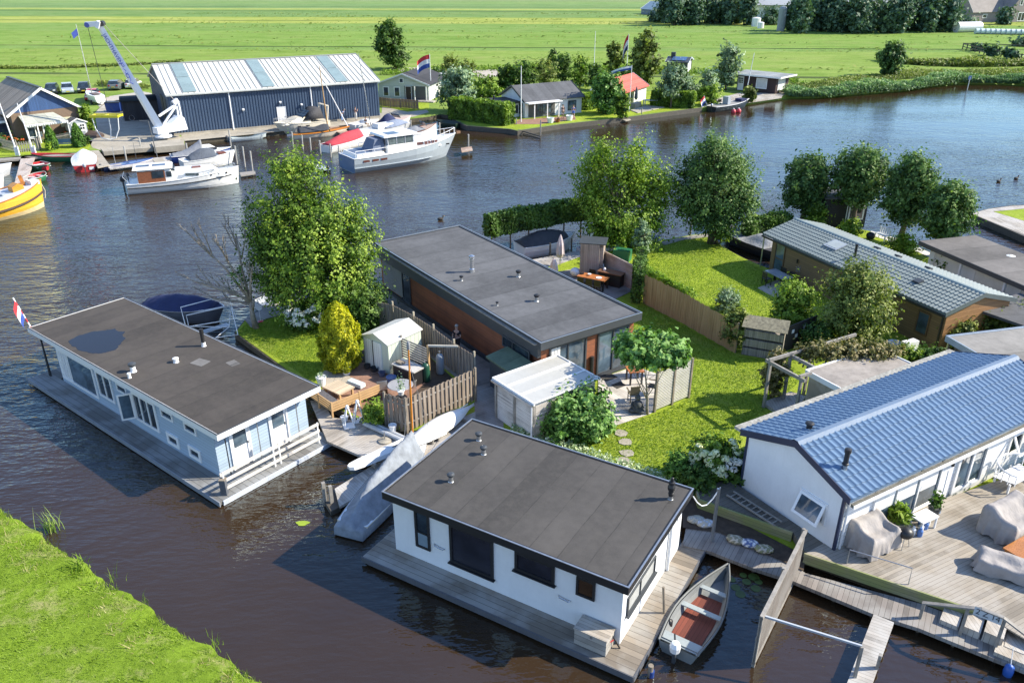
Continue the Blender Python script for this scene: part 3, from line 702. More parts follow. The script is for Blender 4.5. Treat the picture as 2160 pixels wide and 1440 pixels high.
# puddle on the roof (still rainwater) and lighter felt patches belong to the roof
pts = [(3.35,.5),(4.0,.42),(4.75,.40),(5.6,.55),(6.05,.95),(6.1,1.5),(5.7,2.0),(5.3,2.45),(4.8,2.55),(4.5,2.9),(4.1,2.7),(3.7,2.75),(3.45,2.2),(3.2,1.9),(3.05,1.2)]
rr = []
for i in range(len(pts)):
    a, b = Vector((*pts[i],0)), Vector((*pts[(i+1)%len(pts)],0))
    for k in range(5): q = a.lerp(b,k/5); rr.append((q.x+random.uniform(-.05,.05), q.y+random.uniform(-.05,.05), 2.7905))
tt = NT('roof puddle'); tt.done((.018,.021,.030), .05, 0.0, tt.bump(tt.noise(tt.coord(),3,2),.03,.02), **{'IOR':1.33})
t.part('puddle', MB().poly(rr), tt.m)
t.part('roof_patch', MB().obox((10.6,3.3,2.787),(.75,.6,.006),.2), felt('pale patch',(.12,.115,.11),3)).parent = t.o
t.part('roof_patch', MB().obox((11.9,4.2,2.787),(.6,.45,.006),-.1), felt('pale patch',(.12,.115,.11),3))
# white balustrade at the entrance end
e = Thing('railing', 'low white three-rail railing along the entrance deck of the blue houseboat', 'railing', t.W((17.3,0,.25)), R(-38.1))
for z, w in ((.2,.13),(.55,.13),(.88,.14)): e.part('rail', MB().box(-.02-z*.1,.03-z*.1,-.35 if z < .9 else -.2,4.7 if z < .9 else 5.0,z,z+w), paint('worn white',(.62,.58,.53),.6,dirt=.3))
for y in (-.25,2.2,2.5,4.6): e.part('post', MB().box(-.09,-.05,y,y+.06,0,1.05), WHITE)
# ---------------------------------------------------------------- brick house in the middle
BRICK = None
tt = NT('brown brick'); co_ = tt.coord(); bk = tt.n('ShaderNodeTexBrick', i={'Vector':tt.n('ShaderNodeMapping', i={'Vector':co_,'Rotation':(R(90),0,0)}).outputs[0],'Scale':4.2,'Color1':(.40,.13,.055,1),'Color2':(.27,.095,.045,1),'Mortar':(.10,.07,.055,1),'Mortar Size':.012,'Brick Width':.9,'Row Height':.26})
n_ = tt.noise(co_, .8, 4); w_ = tt.math('MULTIPLY', tt.n('ShaderNodeTexWave', bands_direction='Z', i={'Vector':co_,'Scale':4.0,'Distortion':.0}).outputs['Fac'], .35)
BRICK = tt.done(tt.mix(w_, tt.mix(1.0, bk.outputs[0], tt.ramp(n_, [(.3,(.8,.8,.8)),(.7,(1.25,1.2,1.15))]), 'MULTIPLY'), (.10,.04,.02)), .8)
cW, cL = 6.5, 18.35
t = Thing('brick_house', 'low brown brick house with grey flat roof in the garden middle', 'house', (1.38,34.44,0), R(34.3))
m = MB(); m.box(.25,6.25,.32,18.0,.35,3.15); t.part('wall', m, BRICK)
flat_roof(t, 0, cW, 0, cL, 3.5, .40, FELT_C, CHARCOAL, STEEL, .16, .05)
# second lower eave strip of the long side
t.part('eave_board', MB().box(.05,.24,.32,18.1,2.55,3.095), CHARCOAL)
t.part('gutter', MB().box(-.16,-.003,.3,18.3,3.30,3.36), paint('gravel strip', (.30,.27,.23), .9, var=.3, scale=6))
window(t,'W',.05,.95,2.06,2.4,.62,CHARCOAL,GLASS,.08,mull=(.62,),label='strip window under the eave')
# glazed garden front
def glazed(a, w, label, cur=None):
    return window(t,'S',.32,a,.5,w,2.45,CHARCOAL,GLASS_BLUE,.09,mull=(.5,),name='glass_door',dep=.08,label=label,curtain=cur)
glazed(.72,2.35,'sliding glass door near the shed',(.03,.3,.0)); glazed(3.8,2.1,'sliding glass door by the terrace')
t.part('lintel', MB().box(.26,6.24,.16,.315,2.97,3.095), CHARCOAL)
t.part('downpipe', MB().tube([(3.42,.2,.4),(3.42,.2,1.75)], .10, 10), DARKMETAL)
# rear louvres and dark glazing on the long side
m = MB()
for k in range(26): m.obox((.20,16.3,.75+k*.083),(.05,2.7,.05),0,0,R(30))
t.part('louvre_screen', m, paint('grey slats', (.22,.215,.21), .6)); window(t,'W',.25,13.9,.4,1.3,2.3,CHARCOAL,GLASS,.08,name='dark_window')
m = MB(); m.lathe((2.45,10.21,3.42),[(.17,0),(.15,.22),(.10,.26),(.10,.78),(.15,.8),(.15,.84),(.10,.86),(.10,.9),(.17,.92),(.17,1.02),(.05,1.08)],14); t.part('chimney', m, CHROME)
for x, y, s in ((1.22,9.37,.75),(4.26,8.04,1.0),(.9,5.16,.55),(2.97,4.46,1.0)): vent(t, x, y, 3.45, .10*s, .40*s, STEEL, BLACK, .16*s, fl=False)
m = MB()
for k in range(5): m.box(.02,.2,1.2+k*.5,1.65+k*.5,.42,.62)
t.part('plinth', MB().box(.1,.24,.32,18,.38,.62).box(.25,6.3,.15,.31,.40,.50), CHARCOAL)
# green felt lean-to roof beside it
g = Thing('lean_to', 'lean-to with green felt roof between the brick house and white roofed shed', 'lean-to', (*t.W((-1.35,.3,0)).to_2d(),0), R(34.3))
g.part('wall', MB().box(.1,1.25,.1,2.3,.38,2.0), CHARCOAL)
g.part('roof', MB().add([(0,0,1.95),(1.3,0,2.15),(1.3,2.5,2.15),(0,2.5,1.95),(0,0,2.05),(1.3,0,2.25),(1.3,2.5,2.25),(0,2.5,2.05)],[(3,2,1,0),(4,5,6,7),(0,1,5,4),(1,2,6,5),(2,3,7,6),(3,0,4,7)]), felt('green felt',(.105,.135,.085),1.2,'Y'))
# ---------------------------------------------------------------- white shed with translucent roof
t = Thing('garden_shed', 'whitewashed timber shed with flat translucent white roof', 'shed', (.95,30.42,0), R(127.4))
SHEDW = planks('whitewashed boards', (.42,.39,.36), .09, 'Z', grey=(.55,.53,.5), var=.3, rough=.85)
m = MB(); m.box(.12,2.88,-3.75,-.1,.35,2.35); t.part('wall', m, SHEDW)
for x in (.05,1.42,2.83): t.part('corner_post', MB().box(x,x+.12,-.17,-.03,.35,2.4), GREYWOOD)
m = MB(); m.box(0,3.0,-3.86,0,2.44,2.5); t.part('roof', m, paint('translucent panel', (.47,.465,.43), .35, var=.06, scale=2, dirt=.12))
m = MB()
for x in (-.03,.98,1.99,3.0): m.box(x-.03,x+.035,-3.9,.03,2.502,2.55)
m.box(-.06,3.03,-.03,.045,2.42,2.548); m.box(-.06,3.03,-3.92,-3.87,2.42,2.548); t.part('roof_bar', m, WHITE_CLEAN)
t.part('gutter', MB().box(-.03,3.03,.05,.13,2.36,2.44), STEEL); t.part('downpipe', MB().tube([(.02,.1,.4),(.02,.1,2.38)], .035, 8), WHITE)
# ---------------------------------------------------------------- small metal shed
t = Thing('metal_shed', 'small pale green metal shed with ridged white roof and double doors', 'shed', (-7.9,38.25,0), R(-38.5))
GREENTIN = planks('ribbed green tin', (.42,.47,.40), .28, 'Y', gap=.05, var=.06, rough=.5)
t.part('wall', MB().loft([[(0,y,.38),(1.9,y,.38),(1.9,y,2.15),(.95,y,2.5),(0,y,2.15)] for y in (.05,2.45)]), GREENTIN)
m = MB()
for x, s in ((-.08,1),(1.98,-1)):
    for k in range(5):
        y0 = -.06+k*.52; m.add([(x,y0,2.12),(.95,y0,2.50),(.95,y0+.515,2.50),(x,y0+.515,2.12),(x,y0,2.17),(.95,y0,2.55),(.95,y0+.515,2.55),(x,y0+.515,2.17)],[(0,1,2,3),(7,6,5,4),(4,5,1,0),(5,6,2,1),(6,7,3,2),(7,4,0,3)])
t.part('roof', m, paint('weathered white tin', (.62,.62,.58), .5, var=.1, scale=2, dirt=.25))
for a in (.12,.80): t.part('door', MB().box(a,a+.6,-.005,.045,.42,2.05), planks('ribbed white door', (.60,.64,.66), .15, 'X', gap=.06, var=.05, rough=.5))
t.part('door_gap', MB().box(.725,.79,-.004,.047,.42,2.05), BLACK)
# ---------------------------------------------------------------- white chalet with blue metal roof
WBOARD = planks('white boarding', (.74,.76,.78), .17, 'Z', gap=.05, var=.03, rough=.5)
BLUEROOF = paint('blue roof tile', (.11,.185,.295), .42, var=.10, scale=1.2, dirt=.12)
NAVY = paint('navy trim', (.025,.035,.075), .4)
eW, eL = 4.6, 13.6
t = Thing('chalet', 'white boarded chalet with blue ridged metal roof beside the big deck', 'chalet', (11.62,22.9,0), R(30.2))
# local x along the ridge, y from the deck side to the garden side
gable_body(t, eL, eW, .45, 3.15, 3.95, WBOARD)
t.part('gable_face', MB().loft([[(x,y,z) for y,z in ((.03,.45),(eW-.03,.45),(eW-.03,3.14),(eW/2,3.93),(.03,3.14))] for x in (-.012,0)]), paint('white gable', (.76,.78,.80), .6, var=.04, dirt=.1))
r = gable_roof(t, eL, eW, 3.15, 3.95, .30, .12, .12, BLUEROOF, (.30,.42,.05,.04), trim=NAVY, ridge=paint('ridge blue', (.13,.19,.28), .65, var=.08))
sl = .8/(eW/2)
t.part('gutter', MB().box(-.1,eL+.1,-.44,-.33,2.93,3.05), paint('mossy gutter', (.16,.15,.12), .8, var=.4, scale=8), under=r)
t.part('fascia', MB().box(-.1,eL+.1,-.475,-.445,2.88,3.03), WHITE, under=r)
t.part('gutter', MB().box(-.15,eL+.1,eW+.34,eW+.62,3.14,3.27), paint('lichen gutter', (.36,.35,.31), .9, var=.45, scale=9), under=r)
t.part('corner_board', MB().box(-.05,.05,-.05,.05,.45,3.05), NAVY); t.part('corner_board', MB().box(-.05,.05,eW-.05,eW+.05,.45,3.05), NAVY)
t.part('downpipe', MB().tube([(.22,-.06,.7),(.22,-.06,2.9)], .045, 8), WHITE)
f = window(t,'W',0,.55,1.45,1.25,.95,WHITE_CLEAN,GLASS_BLUE,.13,label='tilted white window in the gable')
m = MB()
for (a0,a1,z0,z1) in ((0,1.15,0,.1),(0,1.15,.78,.88),(0,.1,.1,.78),(1.05,1.15,.1,.78)): m.box(-.03,.03,a0,a1,z0,z1)
M_ = Matrix.Translation((-.06,.6,2.33)) @ Matrix.Rotation(R(24),4,'Y') @ Matrix.Translation((0,0,-.88))
m.xf(M_); t.part('open_sash', m, WHITE_CLEAN, under=f); m = MB().box(-.008,.008,.1,1.05,.1,.78); m.xf(M_); t.part('sash_pane', m, GLASS_BLUE, under=f)
window(t,'S',0,1.75,.72,4.0,2.25,WHITE_CLEAN,GLASS_BLUE,.10,mull=(.33,.66),name='glass_door',dep=.08,label='three-part sliding glass doors with blinds',curtain=(.02,.98,.42,3))
window(t,'S',0,6.75,.72,2.0,2.15,WHITE_CLEAN,GLASS_BLUE,.14,mull=(.5,),name='french_door',dep=.08,label='white double glazed doors')
f = window(t,'S',0,10.3,1.3,1.0,1.2,WHITE_CLEAN,GLASS,.12); m = MB()
for (a0,a1,z0,z1) in ((0,.9,0,.1),(0,.9,.85,.95),(0,.1,.1,.85),(.8,.9,.1,.85)): m.box(a0,a1,-.03,.03,z0,z1)
m.xf(Matrix.Translation((10.35,-.06,2.4)) @ Matrix.Rotation(R(-28),4,'X') @ Matrix.Translation((0,0,-.95))); t.part('open_sash', m, WHITE_CLEAN, under=f)
t.part('wall_lamp', MB().lathe((6.2,-.12,2.3),[(.03,0),(.07,.05),(.07,.14),(.02,.17)],10).box(6.18,6.22,-.12,0,2.36,2.4), BLACK)
p = vent(t, .75, .75, 3.15+sl*.75+.13, .09, .30, STEEL, BLACK, .12, 'chimney', fl=False); t.part('flue', MB().lathe((.75,.75,3.5),[(.09,0),(.09,.75),(.12,.76),(.12,.9),(.05,.92)],12), BLACK, under=p)
vent(t, 1.3, 2.9, 3.15+sl*1.7+.15, .11, .32, BLACK, BLACK, .17, fl=False)
# ---------------------------------------------------------------- brown chalet with tiled roof
BROWNB = planks('brown boarding', (.155,.098,.05), .15, 'Z', gap=.06, var=.1, rough=.6)
TILE = paint('grey green roof tile', (.17,.205,.20), .42, var=.1, scale=2)
fW, fL = 4.85, 14.3
A_ = R(-67.3); fo = pt(1978,739,.5); 
# origin at the near wall corner, x runs away from the camera along the wall
t = Thing('chalet', 'long brown boarded chalet with grey tiled gable roof', 'chalet', (fo.x,fo.y,0), A_+math.pi)
gable_body(t, fL, -fW, .38, 2.75, 3.4, BROWNB)
t.part('gable_face', MB().loft([[(x,y,z) for y,z in ((-.03,.4),(-fW+.03,.4),(-fW+.03,2.74),(-fW/2,3.38),(-.03,2.74))] for x in (-.015,0)]), planks('orange boarding', (.27,.14,.06), .15, 'Z', gap=.06, var=.12, rough=.6))
m_ = dict(tile=(.26,.36,.045,.03), trim=paint('grey trim',(.12,.145,.145),.45), ridge=paint('ridge green',(.20,.25,.245),.45))
# same roof helper on a mirrored width
sl = .65/(fW/2); m = MB(); a, b, o, th = -.15, fL+.75, .03, .1
for (y, z) in ((.28,2.75-.28*sl),(-fW-.28,2.75-.28*sl)):
    m.add([(a,y,z+o),(b,y,z+o),(b,-fW/2,3.4+o),(a,-fW/2,3.4+o),(a,y,z+o+th),(b,y,z+o+th),(b,-fW/2,3.4+o+th),(a,-fW/2,3.4+o+th)],[(3,2,1,0),(4,5,6,7),(0,1,5,4),(1,2,6,5),(2,3,7,6),(3,0,4,7)])
    k = o+th+.006; tile_slope(m, (a,y,z+k), (b,y,z+k), (a,-fW/2,3.4+k), *m_['tile'])
rf = t.part('roof', m, TILE)
t.part('ridge_cap', MB().loft([[(x,-fW/2-.22,3.5),(x,-fW/2-.08,3.6),(x,-fW/2+.08,3.6),(x,-fW/2+.22,3.5)] for x in (a-.02,b+.02)],False,False), m_['ridge'], under=rf)
for x in (a-.035, b+.005):
    m = MB()
    for (y, z) in ((.3,2.75-.28*sl),(-fW-.3,2.75-.28*sl)):
        m.add([(x,y,z-.06),(x+.03,y,z-.06),(x+.03,-fW/2,3.4-.06),(x,-fW/2,3.4-.06),(x,y,z+.2),(x+.03,y,z+.2),(x+.03,-fW/2,3.6),(x,-fW/2,3.6)],[(3,2,1,0),(4,5,6,7),(0,1,5,4),(1,2,6,5),(2,3,7,6),(3,0,4,7)])
    t.part('barge_board', m, m_['trim'], under=rf)
t.part('gutter', MB().box(a,b,.30,.40,2.60,2.70), DARKMETAL, under=rf)
window(t,'N',0,.9,.95,.85,1.35,paint('brown frame',(.14,.085,.045),.5),GLASS_BLUE,.09); window(t,'N',0,12.9,.55,1.0,2.0,paint('brown frame',(0,0,0)),GLASS_BLUE,.08,trans=(.45,),label='glazed door to the terrace')
t.part('downpipe', MB().tube([(.12,.08,.4),(.12,.08,2.6)], .05, 8), BLACK)
t.part('porch_post', MB().tube([(fL+.65,.22,.4),(fL+.65,.22,2.55)], .045, 8), STEEL)
def on(x, y): return 2.75+(-y if y > -fW/2 else fW+y)*sl+o+th
t.part('skylight', MB().obox((10.0,-1.35,on(10,-1.35)+.09),(1.1,.95,.08),0,math.atan(-sl)), GREYBLUE, under=rf); t.part('skylight_pane', MB().obox((10.0,-1.35,on(10,-1.35)+.135),(.9,.75,.02),0,math.atan(-sl)), paint('pale skylight',(.42,.45,.42),.2), under=rf)
t.part('flue', MB().lathe((8.0,-1.1,on(8,-1.1)),[(.09,0),(.08,.1),(.08,.75),(.09,.77),(.09,.85),(.02,.87)],10), BLACK, under=rf)
for x in (3.2,):t.part('roof_hatch', MB().obox((x,-1.2,on(x,-1.2)+.08),(.45,.4,.14),0,math.atan(-sl)), CHARCOAL, under=rf)
for x in (4.3,6.6,8.3): t.part('roof_hatch', MB().obox((x,-3.2,on(x,-3.2)+.1),(.4,.25,.12),0,math.atan(sl)), CHARCOAL, under=rf)
for x in (3.4,11.6): t.part('wall_lamp', MB().lathe((x,.08,1.75),[(.03,0),(.05,.03),(.05,.25),(.03,.28)],8), BLACK)
for x, n in ((11.3,3),(3.3,3)):
    m = MB()
    for k in range(n): m.tube([(x+k*.14,.02,1.2-k*.05),(x+k*.14+.03,.02,1.65-k*.07)], .015, 5)
    for k in range(3): m.tube([(x-.08,.02,1.25+k*.13),(x+.45,.02,1.17+k*.13)], .012, 5)
    t.part('wall_ornament', m, paint('pale ornament',(.35,.31,.26),.6))
# ---------------------------------------------------------------- dark flat-roofed bungalow on the right
gp = pt(1940,508,2.8); gq = pt(2160,602,2.8); t = Thing('bungalow', 'white bungalow with dark weathered flat roof behind the brown chalet', 'bungalow', (gp.x,gp.y,0), ang(gp,gq))
t.part('wall', MB().box(.5,13,.6,5.2,.35,2.55), RENDER_WHITE)
t.part('roof', MB().box(0,13.6,0,4.6,2.62,2.8), felt('sooty felt',(.10,.092,.085),2.2,'X',lighter=1.1))
t.part('fascia', MB().box(-.03,13.6,-.04,-.003,2.5,2.79).box(-.04,-.003,0,4.6,2.5,2.79), CHARCOAL)
for a in (.6,4.1,7.6): window(t,'S',.6,a+.3,.75,2.4,1.6,WHITE,paint('white shutter',(.7,.7,.68),.5),.1)
for a in (3.6,7.1,10.6): t.part('post', MB().box(a,a+.14,.1,.24,.35,2.6), WHITE)
t.part('annex_roof', MB().box(4.4,13.2,4.62,6.8,2.5,2.66), WHITE_CLEAN)
vent(t, 9.0, 2.6, 2.8, .09, .5, STEEL, STEEL, .13)
# ---------------------------------------------------------------- grey flat-roofed outbuilding at the right edge
hp = pt(1995,708,3.0); hq = pt(2160,803,3.0); t = Thing('outbuilding', 'timber outbuilding with grey flat roof and pale blue-grey fascia', 'outbuilding', (hp.x,hp.y,0), ang(hp,hq))
t.part('wall', MB().box(.35,9,.35,7,.35,2.75), planks('dark timber wall',(.10,.085,.07),.12,'X'))
flat_roof(t, 0, 9.5, 0, 7.4, 3.0, .30, FELT_G, paint('blue grey fascia',(.30,.36,.43),.5,dirt=.3), STEEL, .12, .03)
t.part('post', MB().box(.1,.2,.1,.2,.4,2.7), STEEL)
# ---------------------------------------------------------------- shed with pale roof felt and pergola
ip = pt(1699,780,2.9); iq = pt(1850,733,2.9); t = Thing('summer_shed', 'timber shed with pale grey felt roof behind the blue roofed chalet', 'shed', (ip.x,ip.y,0), ang(ip,iq))
t.part('wall', MB().box(.15,4.75,-2.4,-.15,.35,2.62), TIMBER)
flat_roof(t, 0, 4.9, -2.6, 0, 2.9, .24, felt('pale felt',(.25,.225,.20),2.5,'Y',lighter=1.15), WHITE, WHITE_CLEAN, .08, .02)
pg = Thing('pergola', 'grey timber pergola overgrown with climbers beside the pale roofed shed', 'pergola', ip.lerp(iq,.17)*1.0-Vector((0,0,2.9)), ang(ip,iq))
for k, x in enumerate((-1.6,-.3,1.1)):
    pg.part('post', MB().box(x-.06,x+.06,1.35,1.47,.38,2.75), GREYWOOD)
pg.part('post', MB().box(-1.66,-1.54,-.55,-.43,.38,2.75), GREYWOOD)
for x in (-1.6,-.2): pg.part('crossbeam', MB().box(x-.05,x+.05,-.7 if x < -1 else .03,1.7,2.76,2.92), GREYWOOD)
pg.part('crossbeam', MB().box(-1.7,4.2,1.35,1.47,2.925,3.06), GREYWOOD); pg.part('crossbeam', MB().box(-1.7,-.95,-.5,-.4,2.925,3.05), GREYWOOD); pg.part('crossbeam', MB().box(1.1,1.2,.02,1.7,2.76,2.92), GREYWOOD)
solo('platform', 'low boarded platform in front of the pale roofed shed', 'deck', MB().prism([(p.x,p.y) for p in ring([(1608,848),(1668,825),(1700,835),(1680,862),(1640,868)],.55)], .35,.55), DECKGREY, tuple(pt(1655,848,.4)))
# ---------------------------------------------------------------- nesting hut and plank screens by the lawn
np_ = pt(1565,748,.4); nq = pt(1645,762,.4); t = Thing('log_store', 'weathered log store with slatted roof at the end of the reed fence', 'log store', (np_.x,np_.y,.4), ang(np_,nq))
W_ = (nq-np_).length
t.part('back_wall', MB().box(0,W_,.55,.62,0,1.75), TIMBER); t.part('side_wall', MB().box(-.04,-.003,0,.6,0,1.7), TIMBER_Y); t.part('side_wall', MB().box(W_+.003,W_+.04,0,.6,0,1.7), TIMBER_Y)
for z in (.02,.55,1.1): t.part('shelf', MB().box(.01,W_-.01,.02,.54,z,z+.42), planks('stacked wood %d'%int(z*10),(.22,.20,.18),.06 if z < 1 else .1,'X'))
m = MB()
for k in range(12): m.obox((W_/2,.28+(k-6)*.085,1.95-(k-6)*-.028),(W_+.35,.08,.03),0,R(18))
t.part('roof', m, paint('mossy slats',(.24,.22,.15),.9,var=.4,scale=6))
np_ = pt(1645,745,.4); nq = pt(1715,715,.4); t = solo('plank_screen', 'dark plank screen hung with small pictures behind the shrubs', 'screen', MB().beam(np_+Vector((0,0,.75)), nq+Vector((0,0,.75)), .06, 1.5), paint('dark stained planks',(.045,.038,.035),.7), tuple(np_))
for k, (u,v) in enumerate(((1668,700),(1690,702),(1675,713))):
    p = pt(u,v,1.1)+Vector((-.06,-.55,0)); q = np_.lerp(nq,(.3,.65,.42)[k])+Vector((-.02,-.05,.75+(k!=2)*.35))
    solo('picture', ('small white picture, upper left on the dark plank screen','small white picture, right on the dark plank screen','small pale picture, lowest on the dark plank screen')[k], 'picture', MB().obox(q,(.22,.03,.2),ang(np_,nq)), WHITE, tuple(q), group='pictures on the plank screen')
# ---------------------------------------------------------------- black shed among the trees on the shore
bp = pt(1775,478,.4); bq = pt(1812,478,.4); t = Thing('shore_shed', 'black boarded shed with a white window under the shore trees', 'shed', (bp.x,bp.y,0), ang(bp,bq)); W_ = (bq-bp).length
t.part('wall', MB().box(-1.6,W_+.4,0,3,.3,2.7), planks('black boards',(.016,.016,.02),.15,'X')); t.part('roof', MB().box(-1.8,W_+.6,-.25,3.2,2.72,2.85), FELT_C)
window(t,'S',0,.35,1.0,1.25,1.15,WHITE_CLEAN,GLASS,.12); t.part('drain_pipe', MB().tube([(.2,-.05,.4),(.2,-.05,2.6)],.04,6), WHITE)

# ---------------------------------------------------------------- blue boat hall of the marina
NAVYWALL = paint('navy sheet wall', (.045,.075,.13), .5, var=.08, scale=.5, dirt=.15)
t = Thing('boat_hall', 'big navy corrugated boat hall with pale ridged roof at the marina', 'boat hall', (-41.5,99.75,0), R(28.3))
L, W, ze, zr = 26.6, 18.4, 5.3, 7.75
m = MB()
def corr(m, p, q, zs, zt0, zt1, n):
    p, q = Vector(p), Vector(q); d = q-p; nn = Vector((d.y,-d.x,0)).normalized(); top = []; bot = []
    for i in range(n+1):
        for j, off in ((0,0),(.28,0),(.42,.06),(.82,.06),(.96,0)):
            f = (i+j)/n
            if f > 1: break
            P = p+d*f+nn*off; bot.append(Vector((P.x,P.y,zs))); top.append(Vector((P.x,P.y,zt0+(zt1-zt0)*f)))
    return m.loft([bot, top], False, False)
corr(m,(0,0,0),(L,0,0),.5,ze,ze,76); corr(m,(L,0,0),(L,W/2,0),.5,ze,zr,26); corr(m,(L,W/2,0),(L,W,0),.5,zr,ze,26); corr(m,(L,W,0),(0,W,0),.5,ze,ze,76); corr(m,(0,W,0),(0,W/2,0),.5,ze,zr,26); corr(m,(0,W/2,0),(0,0,0),.5,zr,ze,26)
t.part('wall', m, NAVYWALL)
m = MB(); ov = .25; s1 = (zr-ze)/(W/2)
for (y,z) in ((-ov,ze-ov*s1),(W+ov,ze-ov*s1)):
    a, b = -ov, L+ov
    m.add([(a,y,z+.06),(b,y,z+.06),(b,W/2,zr+.06),(a,W/2,zr+.06),(a,y,z+.16),(b,y,z+.16),(b,W/2,zr+.16),(a,W/2,zr+.16)],[(3,2,1,0),(4,5,6,7),(0,1,5,4),(1,2,6,5),(2,3,7,6),(3,0,4,7)])
rf = t.part('roof', m, paint('pale roof sheet',(.66,.66,.60),.45,var=.08,scale=.6,dirt=.2))
m = MB()
for k in range(41):
    x = -ov+k*(L+2*ov)/40
    for (y,z) in ((-ov,ze-ov*s1),(W+ov,ze-ov*s1)): m.beam((x,y,z+.19),(x,W/2,zr+.19),.07,.06)
m.beam((-ov,W/2,zr+.2),(L+ov,W/2,zr+.2),.5,.07); t.part('roof_seam', m, paint('seam grey',(.30,.31,.30),.5), under=rf)
for x0 in (1.9,11.4,21.0):
    m = MB()
    for a,b_ in ((.02,.5),(.51,.97)):
        y0,z0 = -ov+(W/2+ov)*a, ze-ov*s1+(zr-ze+ov*s1)*a; y1,z1 = -ov+(W/2+ov)*b_, ze-ov*s1+(zr-ze+ov*s1)*b_
        m.poly([(x0,y0,z0+.235),(x0+1.55,y0,z0+.235),(x0+1.55,y1,z1+.235),(x0,y1,z1+.235)])
    t.part('rooflight_strip', m, paint('dull rooflight',(.24,.32,.32),.3,var=.15,scale=.7), under=rf)
t.part('gutter', MB().box(-.2,L+.2,-.42,-.26,ze-.12,ze+.02), paint('grey gutter',(.5,.52,.5),.5), under=rf)
for x in (7.1,17.35): t.part('downpipe', MB().tube([(x,-.12,.6),(x,-.12,ze-.1)], .09, 8), WHITE)
t.part('plinth', MB().box(-.02,L+.02,-.12,-.065,.45,.75), CONCRETE)
door(t,'S',-.062,12.75,.62,1.15,2.3,WHITE_CLEAN,WHITE,None,label='white steel side door')
for x,z in ((13.3,3.5),(8.6,2.95),(16.0,3.0)): t.part('wall_lamp', MB().obox((x,-.22,z),(.26,.26,.16),0,R(25)).box(x-.03,x+.03,-.2,-.06,z-.2,z-.05), WHITE)
m = MB().box(-.12,-.064,2.2,7.2,.6,4.6); t.part('sliding_door', m, paint('dark hall door',(.02,.028,.045),.5))
t.part('sliding_door', MB().box(-.17,-.122,4.6,7.0,.6,4.55), paint('black hall door',(.012,.014,.02),.5))

# ---------------------------------------------------------------- marina clubhouse
SLATE = planks('brown roof tiles', (.24,.20,.155), .34, 'Y', gap=.08, var=.25, rough=.85)
cp = pt(37,300,.5); cq = pt(176,282,.5)
t = Thing('clubhouse', 'brick marina house with brown tiled roof and dark blue gable', 'house', (cp.x,cp.y,0), ang(cp,cq)); W_ = (cq-cp).length
L_ = 13.0
ap = hgt((t.W((W_/2,0,0))), 187); ev = hgt(t.W((0,0,0)), 240)
BRW = paint('brown brick wall',(.20,.14,.10),.85,var=.15,scale=4)
m = MB(); m.box(0,W_,0,L_,.4,ev); t.part('wall', m, BRW)
t.part('gable', MB().loft([[(0,y,ev+.003),(W_,y,ev+.003),(W_/2,y,ap)] for y in (-.02,.25)]), planks('blue gable boards',(.028,.065,.16),.16,'X',gap=.06,var=.12,rough=.5))
m = MB(); s1 = (ap-ev)/(W_/2)
for x0 in (-.5, W_+.5):
    zE = ev-.5*s1
    m.add([(x0,-.45,zE),(x0,L_,zE),(W_/2,L_,ap),(W_/2,-.45,ap),(x0,-.45,zE+.14),(x0,L_,zE+.14),(W_/2,L_,ap+.14),(W_/2,-.45,ap+.14)],[(3,2,1,0),(4,5,6,7),(0,1,5,4),(1,2,6,5),(2,3,7,6),(3,0,4,7)])
rf = t.part('roof', m, SLATE); t.part('ridge_cap', MB().beam((W_/2,-.45,ap+.17),(W_/2,L_,ap+.17),.35,.12), CHARCOAL, under=rf)
m = MB()
for x0 in (-.55, W_+.55): m.beam((x0,-.47,ev-.53*s1+.05),(W_/2,-.47,ap+.06),.05,.26)
t.part('barge_board', m, WHITE_CLEAN, under=rf)
t.part('side_wing', MB().box(-6.5,-.02,1.6,9,.4,2.7), planks('navy wing boards',(.02,.026,.05),.18,'Z'))
t.part('wing_roof', MB().add([(-7,1.2,2.75),(-.3,1.2,2.75),(-.3,9,3.9),(-7,9,3.9),(-7,1.2,2.9),(-.3,1.2,2.9),(-.3,9,4.05),(-7,9,4.05)],[(3,2,1,0),(4,5,6,7),(0,1,5,4),(1,2,6,5),(2,3,7,6),(3,0,4,7)]), SLATE)
t.part('wing_fascia', MB().box(-7,-.3,1.1,1.19,2.65,2.9), WHITE_CLEAN)
window(t,'S',1.6,-2.9,1.0,1.6,1.3,WHITE_CLEAN,GLASS,.12); window(t,'W',0,1.4,.9,1.6,1.6,CHARCOAL,GLASS,.08)
t.part('notice_board', MB().box(W_-2.3,W_-.9,-.08,-.005,1.6,2.7), paint('cream board',(.62,.60,.42),.6))
po = Thing('porch', 'white glazed porch with pale felt roof on the front of the marina house', 'porch', t.W((.55,-.05,0)), t.o.rotation_euler.z)
m = MB(); m.add([(0,-2.6,2.75),(4.6,-2.6,2.75),(4.0,-.03,3.35),(.2,-.03,3.35),(0,-2.6,2.85),(4.6,-2.6,2.85),(4.0,-.03,3.45),(.2,-.03,3.45)],[(3,2,1,0),(4,5,6,7),(0,1,5,4),(1,2,6,5),(2,3,7,6),(3,0,4,7)]); po.part('roof', m, felt('pale porch felt',(.34,.35,.30),1.5,'X'))
m = MB()
for k in range(19): m.box(.0+k*.25,.12+k*.25,-2.72,-2.63,2.5,2.72)
po.part('rafter_end', m, WHITE_CLEAN); po.part('header', MB().box(0,4.7,-2.6,-2.5,2.45,2.73), WHITE_CLEAN)
for x in (.05,1.25,4.55): po.part('post', MB().box(x,x+.12,-2.6,-2.48,.5,2.45), WHITE_CLEAN)
